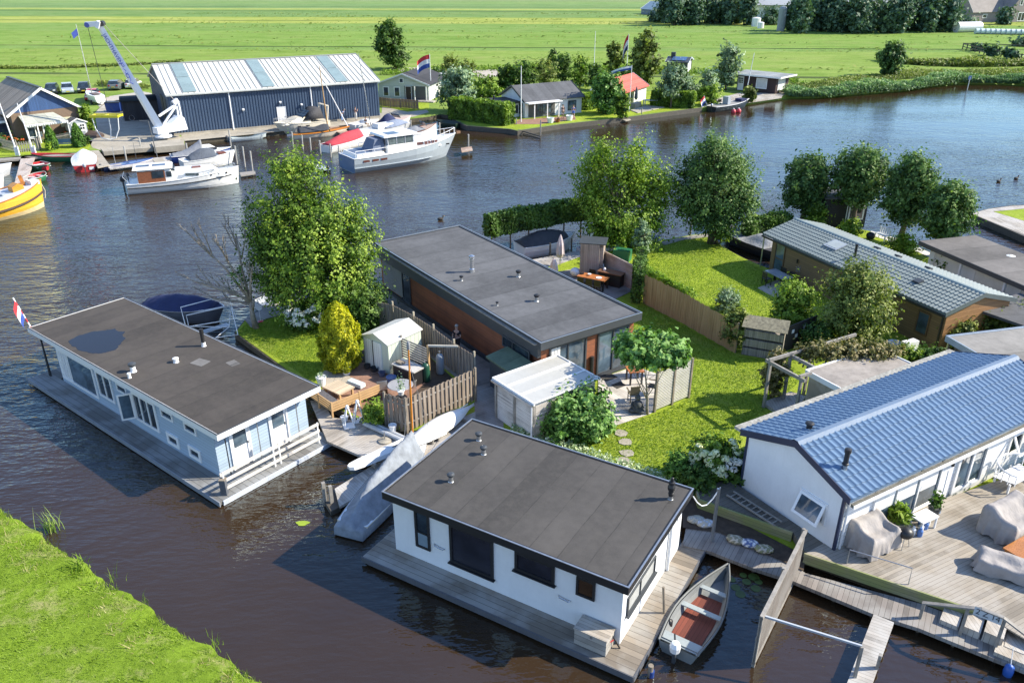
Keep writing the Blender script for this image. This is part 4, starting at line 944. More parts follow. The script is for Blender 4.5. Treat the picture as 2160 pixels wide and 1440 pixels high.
f = po.part('door', MB().box(1.9,2.75,-2.2,-2.14,.5,2.4), WHITE_CLEAN); po.part('pane', MB().box(2.05,2.6,-2.215,-2.203,1.35,2.25), GLASS, under=f)
f = po.part('window_panel', MB().box(.25,1.15,-2.2,-2.14,1.2,2.4), WHITE_CLEAN); po.part('pane', MB().box(.35,1.05,-2.215,-2.203,1.3,2.3), GLASS, under=f)
k_ = Thing('garden_hut', 'small grey white hut with paned double doors beside the porch', 'hut', t.W((5.3,-2.6,0)), t.o.rotation_euler.z)
k_.part('wall', MB().loft([[(0,y,.5),(1.9,y,.5),(1.9,y,2.3),(.95,y,2.75),(0,y,2.3)] for y in (0,1.8)]), GREYBLUE)
k_.part('roof', MB().add([(-.15,-.1,2.28),(.95,-.1,2.8),(.95,1.9,2.8),(-.15,1.9,2.28)],[(0,1,2,3)]).add([(2.05,-.1,2.28),(.95,-.1,2.8),(.95,1.9,2.8),(2.05,1.9,2.28)],[(0,1,2,3)]), FELT_C)
k_.part('barge_board', MB().beam((-.15,-.12,2.28),(.95,-.12,2.8),.04,.12).beam((2.05,-.12,2.28),(.95,-.12,2.8),.04,.12), WHITE_CLEAN)
for x in (.2,1.0):
    f = k_.part('door', MB().box(x,x+.74,-.05,-.003,.55,2.2), WHITE_CLEAN)
    for i in (0,1):
        for j in (0,1): k_.part('pane', MB().box(x+.12+i*.28,x+.34+i*.28,-.062,-.052,1.5+j*.33,1.75+j*.33), GLASS, under=f)
    k_.part('panel', MB().box(x+.1,x+.64,-.058,-.052,.7,1.3), paint('grey panel',(.28,.30,.34),.5), under=f)

# ---------------------------------------------------------------- cabins along the far bank
def cabin(name, label, cat, p, q, D, ze, zr, wall_m, roof_m, ridge='along', trim=WHITE_CLEAN, ov=.35):
    t = Thing(name, label, cat, (p.x,p.y,0), ang(p,q)); L = (q-p).to_2d().length
    if ridge == 'along':
        gable_body(t, L, D, .45, ze, zr, wall_m); gable_roof(t, L, D, ze, zr, ov, ov*.8, .1, roof_m, trim=trim)
    else:
        m = MB(); m.loft([[(0,y,.45),(L,y,.45),(L,y,ze),(L/2,y,zr),(0,y,ze)] for y in (0,D)]); t.part('wall', m, wall_m)
        m = MB(); s1 = (zr-ze)/(L/2)
        for x0 in (-ov, L+ov):
            zE = ze-ov*s1; m.add([(x0,-ov,zE+.02),(x0,D+ov,zE+.02),(L/2,D+ov,zr+.02),(L/2,-ov,zr+.02),(x0,-ov,zE+.12),(x0,D+ov,zE+.12),(L/2,D+ov,zr+.12),(L/2,-ov,zr+.12)],[(3,2,1,0),(4,5,6,7),(0,1,5,4),(1,2,6,5),(2,3,7,6),(3,0,4,7)])
        rf = t.part('roof', m, roof_m); m = MB()
        for x0 in (-ov, L+ov): m.beam((x0,-ov-.03,ze-ov*s1+.02),(L/2,-ov-.03,zr+.02),.05,.2)
        t.part('barge_board', m, trim, under=rf)
    return t, L
GREYSIDE = planks('pale grey boarding',(.43,.45,.43),.2,'Z',gap=.05,var=.06)
DARKFELT = felt('near black felt',(.03,.03,.034),1.5,'X')
p, q = pt(800,208,.6), pt(905,212,.6)
t, L = cabin('log_cabin', 'grey log cabin with white trim and open corner porch behind the plank fence', 'cabin', p, q, 9.0, 2.9, 4.35, GREYSIDE, DARKFELT, 'across')
for a in (.7,2.5): window(t,'S',0,a,.95,1.0,1.5,WHITE_CLEAN,GLASS,.14)
window(t,'S',0,L*.42,3.0,.75,.75,WHITE_CLEAN,GLASS,.12)
t.part('porch_shade_panel', MB().box(L*.52,L-.3,-.03,-.004,.6,2.6), paint('porch shade',(.10,.105,.105),.8)); door(t,'S',-.035,L*.54,.6,1.0,2.0,paint('dark door',(.03,.02,.025),.5),WHITE)  # flat dark panel on the wall, its colour standing for the porch's shade
for x in (L*.75,L-.2): t.part('porch_post', MB().box(x,x+.14,-.9,-.76,.5,2.7), WHITE_CLEAN)
t.part('porch_deck', MB().box(L*.5,L+1.2,-1.6,-.04,.45,.65), DECKGREY)
p2 = pt(905,196,.6); solo('outhouse', 'plain pale grey flat-roofed outhouse behind the flagpole', 'outhouse', MB().obox((p2.x+1.6,p2.y+3,1.8),(3.4,3.5,2.6),ang(p,q)), GREYSIDE, (p2.x+1.6,p2.y+3,.5), ang(p,q))
# white villa
p, q = pt(1107,248,.6), pt(1226,236,.6)
t, L = cabin('villa', 'white villa with dark grey gable roof and covered terrace on the water', 'villa', p, q, 6.6, 2.75, 4.3, RENDER_WHITE, felt('charcoal roofing',(.075,.078,.085),1.2,'X'), 'along', CHARCOAL)
t.part('recess_shade_panel', MB().box(L*.06,L*.52,-.035,-.004,.55,2.45), paint('porch shade',(.1,.1,.1))); window(t,'S',-.036,L*.2,.9,L*.26,1.35,CHARCOAL,GLASS_BLUE,.09,mull=(.4,)); window(t,'S',0,L*.75,.95,L*.15,1.35,CHARCOAL,GLASS_BLUE,.09)  # dark sheet on the wall; the shade of the recess is in its colour
for x in (L*.08,L*.3,L*.5): t.part('porch_post', MB().box(x,x+.12,-1.3,-1.18,.5,2.55), WHITE_CLEAN)
t.part('porch_roof', MB().box(-.2,L*.56,-1.45,-.33,2.52,2.64), WHITE_CLEAN)
window(t,'W',0,.6,.9,1.4,1.5,CHARCOAL,GLASS,.09)
a_ = Thing('annex', 'low white annex with flat black roof left of the villa', 'annex', t.W((-5.6,1.4,0)), t.o.rotation_euler.z)
a_.part('wall', MB().box(0,5.5,0,4.2,.45,2.35), RENDER_WHITE); a_.part('roof', MB().box(-.15,5.55,-.25,4.3,2.36,2.6), DARKFELT); window(a_,'S',0,3.4,1.0,1.9,1.1,CHARCOAL,GLASS,.08); window(a_,'S',0,2.5,1.0,.6,1.1,CHARCOAL,GLASS,.07)
vent(a_, 2.0, .8, 2.58, .1, .9, BLACK, BLACK, .14, 'chimney', fl=False)
solo('white_screen', 'white board screen with a gate behind the round tree', 'screen', MB().obox(pt(1238,212,1.5),(2.6,.1,2.0),.1), WHITE, tuple(pt(1238,220,.5)))
# red roofed cottage
p, q = pt(1314,224,.6), pt(1362,208,.6)
t, L = cabin('cottage', 'white cottage with bright red tiled roof on the water', 'cottage', p, q, 5.0, 2.6, 4.1, RENDER_WHITE, planks('red roof tiles',(.42,.085,.06),.3,'Y',gap=.06,var=.12), 'along', WHITE_CLEAN)
t.part('glass_front', MB().box(.15,L*.45,-.03,-.004,.55,2.3), GLASS); t.part('terrace_box', MB().box(-.6,1.6,-2.2,-1.5,.5,1.2), CONCRETE)
# black cabin on its jetty
p, q = pt(1553,189,.6), pt(1634,198,.6)
t = Thing('cabin', 'black boarded cabin with flat overhanging grey roof at the end of the far bank', 'cabin', (p.x,p.y,0), ang(p,q)); L = (q-p).length
BLKB = planks('black brown boards',(.035,.02,.02),.2,'X',gap=.06,var=.1)
t.part('wall', MB().box(0,L,0,4.4,.55,3.0), BLKB)
t.part('roof', MB().box(-1.2,L+1.0,-.7,5.0,3.02,3.22), felt('grey cabin felt',(.20,.215,.22),1.5,'X')); t.part('fascia', MB().box(-1.22,L+1.03,-.74,-.703,3.0,3.24).box(L+1.003,L+1.04,-.7,5,3.0,3.24), WHITE_CLEAN)
f = t.part('white_door', MB().box(.15,1.2,-.05,-.004,.6,2.75), WHITE_CLEAN)
for i in range(3):
    for j in range(3): t.part('pane', MB().box(.28+i*.28,.5+i*.28,-.062,-.052,1.7+j*.3,1.93+j*.3), GLASS, under=f)
window(t,'S',0,L*.5,1.15,L*.28,1.6,WHITE_CLEAN,paint('net curtain',(.62,.62,.6),.5),.1); window(t,'E',L,.7,1.0,2.4,1.8,WHITE_CLEAN,paint('net curtain',(.6,.6,.6)),.1)
jt = [(1480,226),(1520,219),(1545,219),(1648,204),(1660,196),(1560,196),(1500,212)]
solo('jetty', 'grey plank jetty in front of the black cabin', 'jetty', MB().prism([(p.x,p.y) for p in ring(jt,.55)], .3,.56), DECKGREY, tuple(pt(1570,205,.5)))
# solar roofed house behind the willows
p = pt(1405,155,.6); q = pt(1448,157,.6)
t, L = cabin('solar_house', 'dark low house with blue solar panels on its roof behind the silver tree', 'house', p, q, 5.0, 2.7, 3.3, CHARCOAL, CHARCOAL, 'along', GREYBLUE)
t.part('solar_panel', MB().obox((L*.55,1.1,3.22),(L*.7,2.0,.05),0,math.atan(.24)), paint('solar blue',(.06,.12,.24),.15)); t.part('white_end', MB().box(L+.004,L+.03,.6,3.8,.7,2.6), WHITE); t.part('chimney', MB().box(.3,1.1,2,2.7,3,4.2), CHARCOAL)

# ---------------------------------------------------------------- farm on the horizon
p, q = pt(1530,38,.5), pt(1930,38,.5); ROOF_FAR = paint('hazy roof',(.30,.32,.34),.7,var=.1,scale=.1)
t = Thing('barn', 'long low farm barn with grey roof seen over the far tree row', 'barn', (p.x,p.y,0), ang(p,q)); L = (q-p).length
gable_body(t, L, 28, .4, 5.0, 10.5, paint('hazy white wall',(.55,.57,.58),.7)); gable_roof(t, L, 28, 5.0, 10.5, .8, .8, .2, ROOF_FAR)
for (u, v, v2, r, lab) in ((1646,66,16,1.15,'tall grey grain silo between the two far tree rows'),(1608,26,-6,2.1,'white grain silo on the horizon beside the long barn')):
    P = pt(u,v,.5); h = hgt(P,v2)
    solo('silo', lab, 'silo', MB().lathe((P.x,P.y,.4),[(r,0),(r,h*.9),(r*.7,h*.97),(.2,h)],16), paint('silo grey',(.27,.30,.32),.5,dirt=.2), tuple(P))
for (u, v, s, lab) in ((1594,56,2.6,'square white tank beside the tall grey silo'),(1604,60,1.8,'low white tank in front of the square one')):
    P = pt(u,v,.5); solo('tank', lab, 'tank', MB().lathe((P.x,P.y,.4),[(s*.55,0),(s*.55,s),(s*.2,s*1.1)],12), WHITE, tuple(P))
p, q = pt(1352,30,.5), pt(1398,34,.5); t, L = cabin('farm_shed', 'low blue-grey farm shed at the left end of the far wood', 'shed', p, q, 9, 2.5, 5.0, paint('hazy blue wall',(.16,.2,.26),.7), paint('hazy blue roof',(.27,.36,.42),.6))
p, q = pt(2048,48,.5), pt(2118,46,.5)
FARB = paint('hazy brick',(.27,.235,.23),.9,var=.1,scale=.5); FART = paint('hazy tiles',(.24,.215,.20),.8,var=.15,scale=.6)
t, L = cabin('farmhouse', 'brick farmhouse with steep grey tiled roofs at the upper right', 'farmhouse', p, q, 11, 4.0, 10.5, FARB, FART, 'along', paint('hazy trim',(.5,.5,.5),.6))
t.part('front_wing', MB().loft([[(L*.92,y,.4),(L*1.55,y,.4),(L*1.55,y,5.0),(L*1.235,y,11.0),(L*.92,y,5.0)] for y in (-3,8)]), FARB)
m = MB(); 
for x0 in (L*.88, L*1.59): m.add([(x0,-3.3,4.5),(x0,8,4.5),(L*1.235,8,11.3),(L*1.235,-3.3,11.3)],[(0,1,2,3)])
t.part('wing_roof', m, FART)
for x in (1.12,1.26): window(t,'S',-3,L*x,5.8,1.3,1.9,WHITE,GLASS,.2)
window(t,'S',-3,L*1.15,.8,3.2,2.8,WHITE,GLASS,.2,mull=(.5,),name='garden_door'); window(t,'S',0,L*.3,1.8,2,1.3,WHITE,GLASS,.2)
bp0, bq0 = pt(2060,72,.5), pt(2210,75,.5); ROLL = paint('wrapped bale',(.60,.68,.70),.4,var=.06)
rw = (bq0-bp0).to_2d(); n = int(rw.length/1.25)
for k in range(n):
    P = bp0.lerp(bq0, k/n); m = MB().tube([(P.x-.56,P.y,1.25),(P.x+.56,P.y,1.25)], .75, 14)
    solo('hay_bale', 'pale wrapped hay bale in the row below the farmhouse', 'hay bale', m, ROLL, (P.x,P.y,.5), group='row of wrapped bales by the farmhouse')
P = pt(2036,70,.5); m = MB().tube([(P.x-2,P.y+2.0,1.9),(P.x+6,P.y+4.0,1.9)], 1.5, 16); solo('silage_clamp', 'long white wrapped silage roll at the left end of the bale row', 'silage', m, paint('white wrap',(.68,.68,.68),.4), (P.x,P.y,.5))
# ---------------------------------------------------------------- boats
class Hull:
    def __init__(s, L, B, fs, fb, tr=.8, full=2.0, dr=.3, wide=.42, rake=.10, flare=.86):
        s.L, s.B, s.fs, s.fb, s.tr, s.full, s.dr, s.wide, s.rake, s.flare = L, B, fs, fb, tr, full, dr, wide, rake, flare
    def b(s, u):
        if u < s.wide: return s.B/2*(s.tr+(1-s.tr)*math.sin(u/s.wide*math.pi/2))
        return s.B/2*max(.015, 1-((u-s.wide)/(1-s.wide))**s.full)
    def g(s, u): return s.fs+(s.fb-s.fs)*u**2 - .0*u
    def x(s, u, z): return s.L*u - s.rake*s.L*u**4*(1-max(z,-.2)/max(s.g(u),.1))
    def ring(s, u):
        b, g = s.b(u), s.g(u); k = -s.dr*(1-u**4)
        h = [(-b,g),(-b*.97,g*.62),(-b*s.flare,g*.2),(-b*s.flare*.86,-.05),(-b*.35,k*.9),(0,k)]
        h += [(-y,z) for y,z in h[-2::-1]]
        return [Vector((s.x(u,z),y,z)) for y,z in h]
US = [0,.04,.1,.18,.27,.36,.45,.54,.63,.71,.78,.84,.89,.93,.965,.985,1.0]
def deckmesh(H, dz=-.02, k=.985, u0=0, u1=1, camber=.03, nn=14):
    rs = []
    for i in range(nn+1):
        u = u0+(u1-u0)*i/nn; b = H.b(u)*k; z = H.g(u)+dz; x = H.x(u,z)
        rs.append([Vector((x,b*f,z+camber*H.B*(1-f*f)*.4)) for f in (-1,-.5,0,.5,1)])
    return MB().loft(rs, False, False)
def frustum(m, x0,x1,y0,y1,z0,z1,a=0.0,b=0.0,c=0.0):
    return m.add([(x0,y0,z0),(x1,y0,z0),(x1,y1,z0),(x0,y1,z0),(x0+a,y0+c,z1),(x1-b,y0+c,z1),(x1-b,y1-c,z1),(x0+a,y1-c,z1)],
                 [(3,2,1,0),(4,5,6,7),(0,1,5,4),(1,2,6,5),(2,3,7,6),(3,0,4,7)])
def tarp(H, u0, u1, ridge, dz=.03, k=1.03, nn=16, drop=.0, wr=.03, prof=((-1.02,0),(-1,0),(-.62,.52),(-.3,.86),(0,1),(.3,.86),(.62,.52),(1,0),(1.02,0))):
    rs = []
    for i in range(nn+1):
        f = i/nn; u = u0+(u1-u0)*f; b = H.b(u)*k; g = H.g(u)+dz; r = ridge(f); x = H.x(u,g)
        rs.append([Vector((x+random.uniform(-wr,wr)*.4, b*y, (g-drop if abs(y) > 1 else g)+r*z+random.uniform(-wr,wr)*(abs(y) < .95)))
                   for y,z in prof])
    return MB().loft(rs, False, True)
def boat(label, stern, bow, B, fs, fb, hullm, deckm=None, inm=None, floor=None, name='boat', cat='boat', group=None, rub=None, **hk):
    d = (bow-stern).to_2d(); t = Thing(name, label, cat, (stern.x,stern.y,0), ang(stern,bow), group); H = Hull(d.length, B, fs, fb, **hk)
    m = MB(); m.loft([H.ring(u) for u in US], False, False); r0 = H.ring(0); m.poly(r0)
    t.part('hull', m, hullm, smooth=False)
    if deckm is not None: t.part('deck', deckmesh(H), deckm)
    if inm is not None:
        th = .045; m = MB(); rs = []
        fl = floor if floor is not None else .08
        for u in US[1:-2]:
            b, g = max(.01,H.b(u)-th), H.g(u); x = H.x(u,g)
            rs.append([Vector((x,-b,g-.002)),Vector((x,-b*.9,g*.5+fl*.5)),Vector((x-.02,-b*.74,fl)),Vector((x-.02,b*.74,fl)),Vector((x,b*.9,g*.5+fl*.5)),Vector((x,b,g-.002))])
        m.loft(rs, False, False); m.poly(rs[0]); m.poly(rs[-1]); t.part('inside', m, inm)
    if rub:
        m = MB()
        for sg in (-1,1): m.tube([Vector((H.x(u,H.g(u)),sg*(H.b(u)+.01),H.g(u)+.01)) for u in US], .035, 6)
        t.part('gunwale', m, rub)
    return t, H
def cabin_block(t, H, x0, x1, w0, z0, z1, mat, a=.1, b=.4, c=.1, name='cabin'):
    return t.part(name, frustum(MB(), x0,x1,-w0,w0,z0,z1,a,b,c), mat)
def outboard(t, x, z, mat=BLACK, s=1.0, y=0.0):
    m = MB(); m.lathe((x-.22*s,y,z), [(.09*s,0),(.16*s,.05*s),(.18*s,.25*s),(.12*s,.38*s),(.02,.42*s)], 10)
    o = t.part('outboard_motor', m, mat); t.part('motor_leg', MB().box(x-.27*s,x-.15*s,y-.05*s,y+.05*s,z-.75*s,z+.02), CHARCOAL, under=o)
    return o
def mast(t, x, z0, h, r, mat, lean=0.0, y=0.0, name='mast'):
    return t.part(name, MB().tube([(x,y,z0),(x+lean*.5,y,z0+h*.5),(x+lean,y,z0+h)], [r,r*.85,r*.5], 8), mat)
def railing_tube(H, u0, u1, h, k=.93, r=.022, posts=5, sides=(-1,1), close=False):
    m = MB()
    for sg in sides:
        pts = [Vector((H.x(u,H.g(u)),sg*H.b(u)*k,H.g(u)+h)) for u in [u0+(u1-u0)*i/10 for i in range(11)]]
        m.tube(pts, r, 6)
        for i in range(posts+1):
            p = pts[int(i*10/posts)]; m.tube([p, p-Vector((0,0,h))], r*.8, 6)
    return m
HULLWHITE = paint('white hull', (.76,.76,.74), .3, var=.03, dirt=.08); CREAM = paint('cream hull', (.66,.61,.50), .35, var=.05, dirt=.1)
TEAK = planks('teak deck', (.36,.25,.16), .09, 'Y', gap=.08, var=.15)
GREYTARP = cloth('grey tarpaulin', (.23,.24,.26)); DARKTARP = cloth('dark tarpaulin', (.045,.05,.06)); NAVYTARP = cloth('navy tarpaulin', (.018,.026,.085), scale=1.5)
REDTARP = cloth('red tarpaulin', (.42,.045,.06)); WHITETARP = cloth('white tarpaulin', (.72,.73,.74)); BLUEHULL = paint('blue hull', (.03,.07,.26), .3, var=.06); SKYHULL = paint('sky blue hull', (.10,.26,.48), .35)
W0 = lambda u, v: pt(u, v, 0)
# white wooden-sided cabin cruiser
t, H = boat('white cabin motorboat with brown panelled wheelhouse side, moored alone in front', W0(272,405), W0(508,385), 3.0, .95, 1.65, HULLWHITE, HULLWHITE, tr=.86, full=2.6, dr=.4, rub=HULLWHITE, rake=.02)
L = H.L; m = MB()
for sg in (-1,1): m.tube([Vector((H.x(u,H.g(u)*.62),sg*(H.b(u)*.97+.012),H.g(u)*.62)) for u in US[:14]], .045, 6)
t.part('stripe', m, BLACK)
t.part('transom_line', MB().box(-.03,L*.7,-1.31,-1.29,-.03,.07), BLACK)
cabin_block(t,H,L*.36,L*.86,1.05,1.0,1.85,HULLWHITE,.0,1.1,.15,'coachroof')
w = cabin_block(t,H,L*.10,L*.44,1.22,.9,2.2,HULLWHITE,.05,.55,.12,'wheelhouse')
t.part('side_panel', MB().obox((L*.225,-1.18,1.52),(L*.235,.04,1.1),0,R(-5)), paint('brown panel',(.22,.075,.03),.4,var=.3,scale=6), under=w)
t.part('side_window', MB().obox((L*.282,-1.205,1.70),(L*.10,.03,.62),0,R(-5)), GLASS, under=w); t.part('side_window', MB().obox((L*.375,-1.17,1.66),(L*.045,.03,.5),0,R(-5)), GLASS, under=w)
t.part('windscreen', MB().obox((L*.425,0,1.98),(.05,1.7,.55),0,0,R(-20)), GLASS, under=w)
rf = t.part('wheelhouse_roof', frustum(MB(), L*.07,L*.415,-1.25,1.25,2.21,2.34,.05,.1,.12), HULLWHITE)
for x in (.16,.30): t.part('solar_panel', MB().box(L*x-.6,L*x+.55,-.35,.35,2.343,2.37), paint('solar cell',(.03,.05,.11),.12), under=rf)
for u in (.74,.81,.88): t.part('porthole', MB().lathe((L*u,-H.b(u)*.93-.02,1.25),[(.0,-.06),(.1,-.06),(.1,.06),(0,.06)],12), BLACK)
t.part('window_strip', MB().obox((L*.575,-1.03,1.42),(1.2,.05,.24),R(-1.5),R(-9),R(3)), GLASS)
t.part('number_plate', MB().obox((L*.475,-1.09,1.30),(.55,.02,.26),0,R(-9)), GREYBLUE)
t.part('hatch', MB().box(L*.58,L*.66,-.3,.3,1.86,1.93), MAHOGANY); t.part('bow_rail', railing_tube(H,.6,.97,.35), CHROME)
outboard(t,-.05,1.0,BLACK,1.3); outboard(t,.3,1.35,CHARCOAL,.8,.6)
t.part('stern_frame', MB().tube([(.3,-1.1,.95),(-.2,-1.1,1.7),(-.2,1.1,1.7),(.3,1.1,.95)],.03,6), CHROME)
# steel motor cruiser
t, H = boat('grey steel motor cruiser with white superstructure and blue transom, underway off the jetty', W0(733,360), W0(962,325), 4.3, 1.75, 2.75, paint('silver hull',(.37,.42,.46),.3,var=.04,dirt=.15), HULLWHITE, tr=.88, full=2.3, dr=.6, rake=.10, rub=HULLWHITE)
L = H.L; m = MB()
for sg in (-1,1): m.tube([Vector((H.x(u,.75),sg*(H.b(u)*.93+.03),.62)) for u in US[:10]], .06, 6)
t.part('rubbing_strake', m, paint('silver hull',(0,0,0)))
t.part('transom', MB().add([(-.02,-1.8,.05),(-.02,1.8,.05),(-.02,1.88,1.75),(-.02,-1.88,1.75)],[(0,1,2,3)]), paint('blue transom',(.07,.13,.24),.35))
ac = cabin_block(t,H,L*.03,L*.27,1.75,1.7,2.15,HULLWHITE,.1,.1,.12,'aft_cabin'); t.part('cockpit_floor', MB().box(L*.05,L*.25,-1.2,1.2,2.152,2.18), paint('blue deck',(.10,.14,.22),.6))
cabin_block(t,H,L*.55,L*.80,1.45,1.8,2.75,HULLWHITE,.0,.7,.2,'saloon')
for k in range(3): t.part('saloon_window', MB().obox((L*.60+k*L*.067,-1.395,2.42),(L*.056,.05,.34),0,R(-12)), paint('red brown glass',(.12,.045,.03),.15))
wh = cabin_block(t,H,L*.30,L*.56,1.65,1.75,2.75,HULLWHITE,.0,.0,.08,'wheelhouse')
for x in (.31,.385,.46,.535): t.part('wheelhouse_pillar', frustum(MB(), L*x-.05,L*x+.05,-1.56,1.56,2.75,3.72,.0,.0,.12) if x in (.31,.535) else MB().box(L*x-.04,L*x+.04,-1.55,-1.48,2.75,3.72).box(L*x-.04,L*x+.04,1.48,1.55,2.75,3.72), GREYBLUE, under=wh)
for sg in (-1,1):
    for k in range(3): t.part('wheelhouse_window', MB().box(L*(.318+.075*k),L*(.378+.075*k),sg*1.50-.01,sg*1.50+.01,2.8,3.66), glass('cabin glass',(.08,.10,.10),.05), under=wh)
t.part('windscreen', MB().box(L*.532,L*.536,-1.4,1.4,2.8,3.66), glass('cabin glass'), under=wh)
rf = t.part('wheelhouse_roof', frustum(MB(), L*.27,L*.585,-1.7,1.7,3.72,3.92,.1,.2,.2), HULLWHITE, under=wh)
t.part('solar_panel', MB().box(L*.33,L*.43,-1.1,.2,3.925,3.95), paint('solar cell',(0,0,0)))
for u in (.10,.175,.245): t.part('porthole', MB().obox((L*u,-H.b(u)*.97-.02,1.35),(.75,.05,.24)), paint('red brown glass',(0,0,0)))
t.part('porthole', MB().obox((L*.88,-H.b(.88)*.95-.03,1.75),(.4,.06,.16),R(-20)), BLACK)
t.part('bow_rail', railing_tube(H,.62,.99,.75,.9,.035,6), WHITE_CLEAN); t.part('aft_rail', railing_tube(H,.02,.28,.85,.9,.035,3), WHITE_CLEAN)
t.part('canopy', frustum(MB(), L*.18,L*.29,-1.2,1.2,2.2,3.5,.5,.0,.25), cloth('cockpit canopy',(.12,.15,.22)))
t.part('anchor', MB().obox((L+.35,0,2.8),(.5,.25,.3)), paint('rust',(.2,.11,.06),.8))
d = t; dk = Thing('tender', 'small white outboard dinghy hanging behind the steel cruiser', 'dinghy', t.W((-2.2,.2,0)), t.o.rotation_euler.z+R(90))
Hd = Hull(2.3,1.2,.4,.5); m = MB(); m.loft([Hd.ring(u) for u in US],False,False); dk.part('hull', m, HULLWHITE); dk.part('deck', deckmesh(Hd,-.1), GREYBLUE); outboard(dk,-.05,.45,BLACK)
CRUISER = d; CRUISER.o.scale = (1,1,.86)
# sports cabin boat in front of the hall
t, H = boat('cream sports cabin boat with dark folding hood in front of the boat hall', W0(688,272), W0(580,286), 3.1, 1.25, 1.55, CREAM, CREAM, tr=.9, full=2.4, rake=.16, rub=CREAM)
L = H.L; cabin_block(t,H,L*.35,L*.9,1.1,1.25,1.95,CREAM,.0,2.2,.25,'coachroof')
t.part('hood', frustum(MB(), L*.10,L*.5,-1.2,1.2,1.6,2.9,.3,1.6,.25), cloth('black hood',(.05,.05,.055))); t.part('windscreen', MB().add([(L*.52,-1.15,1.85),(L*.36,-1.0,2.7),(L*.36,1.0,2.7),(L*.52,1.15,1.85)],[(0,1,2,3)]), GLASS_BLUE)
t.part('radar_arch', MB().beam((L*.06,-1.3,1.3),(.1,-1.2,3.1),.35,.12).beam((L*.06,1.3,1.3),(.1,1.2,3.1),.35,.12).beam((.1,-1.2,3.1),(.1,1.2,3.1),.35,.12), CREAM); t.part('bow_rail', railing_tube(H,.6,.98,.5), CHROME)
for u in (.45,.6): t.part('porthole', MB().obox((L*u,H.b(u)*.97,1.0),(.5,.05,.14)), BLACK)
t.part('boot_stripe', MB().obox((L*.5,H.b(.4)*.8,.08),(L*.7,.06,.16)), paint('blue boot stripe',(.12,.16,.26),.5))
# wooden mast sailing boat
t, H = boat('slim orange sided sailing boat with wooden mast and dark boom cover', W0(618,293), W0(738,282), 1.7, .62, .95, paint('white orange hull',(.70,.62,.50),.35), VARNISH, tr=.55, full=1.9, rake=.12)
L = H.L; m = MB()
for sg in (-1,1): m.tube([Vector((H.x(u,H.g(u)),sg*(H.b(u)+.01),H.g(u)-.06)) for u in US], .075, 6)
t.part('gunwale', m, paint('orange varnish',(.62,.22,.03),.3)); t.part('boom_cover', tarp(H,.1,.62,lambda f:.55+.1*math.sin(f*9),.12,.9), DARKTARP)
mast(t,L*.62,.7,7.6,.085,paint('pale spar',(.50,.30,.12),.4),-.3); t.part('furled_jib', MB().tube([(L*.97,0,.95),(L*.66,0,6.0)],[.07,.05],6), WHITE_CLEAN)
# red covered boat
t, H = boat('white boat under a bright red cover beside the steel cruiser', W0(688,322), W0(783,297), 2.5, .8, 1.15, HULLWHITE, HULLWHITE, tr=.82, full=2.1, rake=.12, rub=WHITE)
t.part('cover', tarp(H,.02,.72,lambda f:.1+.75*math.sin(min(1,f*1.15)*math.pi*.62),.05,.9), REDTARP); t.part('cover_window', MB().obox((H.L*.68,-.35,1.36),(.5,.6,.04),0,R(38),R(20)), GLASS_BLUE)
# moored craft behind the cruiser
t, H = boat('white day sailer with people aboard moored beside the hall quay', W0(742,275), W0(800,266), 2.2, .75, .95, HULLWHITE, HULLWHITE, inm=None, full=2.0); cabin_block(t,H,H.L*.4,H.L*.75,.7,.8,1.1,HULLWHITE,.1,.5,.15,'coachroof')
t, H = boat('pale grey sailing boat with a tall white mast behind the cruiser', W0(757,292), W0(868,276), 2.6, .9, 1.15, paint('pale grey hull',(.5,.52,.54),.35), HULLWHITE, tr=.75, full=2.1)
L = H.L; cabin_block(t,H,L*.3,L*.7,.85,1.0,1.45,HULLWHITE,.2,.8,.2,'coachroof'); t.part('cover', tarp(H,.42,.92,lambda f:.55*math.sin(f*math.pi)+.1,.05,.92), cloth('blue grey cover',(.20,.24,.32)))
mast(t,L*.24,.9,9.0,.08,CHROME,-1.0); t.part('boom', MB().tube([(L*.24,0,1.9),(.4,0,1.8)],.05,6), CHROME)
t, H = boat('white launch with pinkish deck and blue folded hood moored behind the pale sailing boat', W0(795,276), W0(868,262), 2.4, .85, 1.2, HULLWHITE, paint('pinkish deck',(.55,.42,.36),.6), full=2.0); t.part('hood', tarp(H,.15,.5,lambda f:.9*math.sin(f*math.pi)+.1,.05,.9), NAVYTARP); t.part('windscreen', MB().obox((H.L*.55,0,1.5),(.05,1.6,.6),0,0,R(-35)), GLASS_BLUE)
t, H = boat('classic white launch with varnished foredeck and spray windows beyond the cruiser', W0(848,296), W0(921,287), 2.5, .95, 1.6, HULLWHITE, paint('salmon deck',(.52,.36,.26),.5), full=1.9, rake=.0, rub=MAHOGANY); t.part('cockpit_cover', tarp(H,.1,.6,lambda f:.45*math.sin(f*math.pi),.05,.85), GREYTARP); t.part('windscreen', MB().obox((H.L*.62,0,1.75),(.05,1.5,.55),0,0,R(-35)), GLASS_BLUE)
# grey dinghy by the quay
t, H = boat('grey inflatable dinghy moored against the hall quay', W0(485,299), W0(564,290), 1.7, .45, .6, paint('rubber grey',(.36,.42,.46),.6), None, paint('rubber floor',(.45,.5,.5),.6), .12, full=2.6); outboard(t,-.1,.4,CHARCOAL,.9)
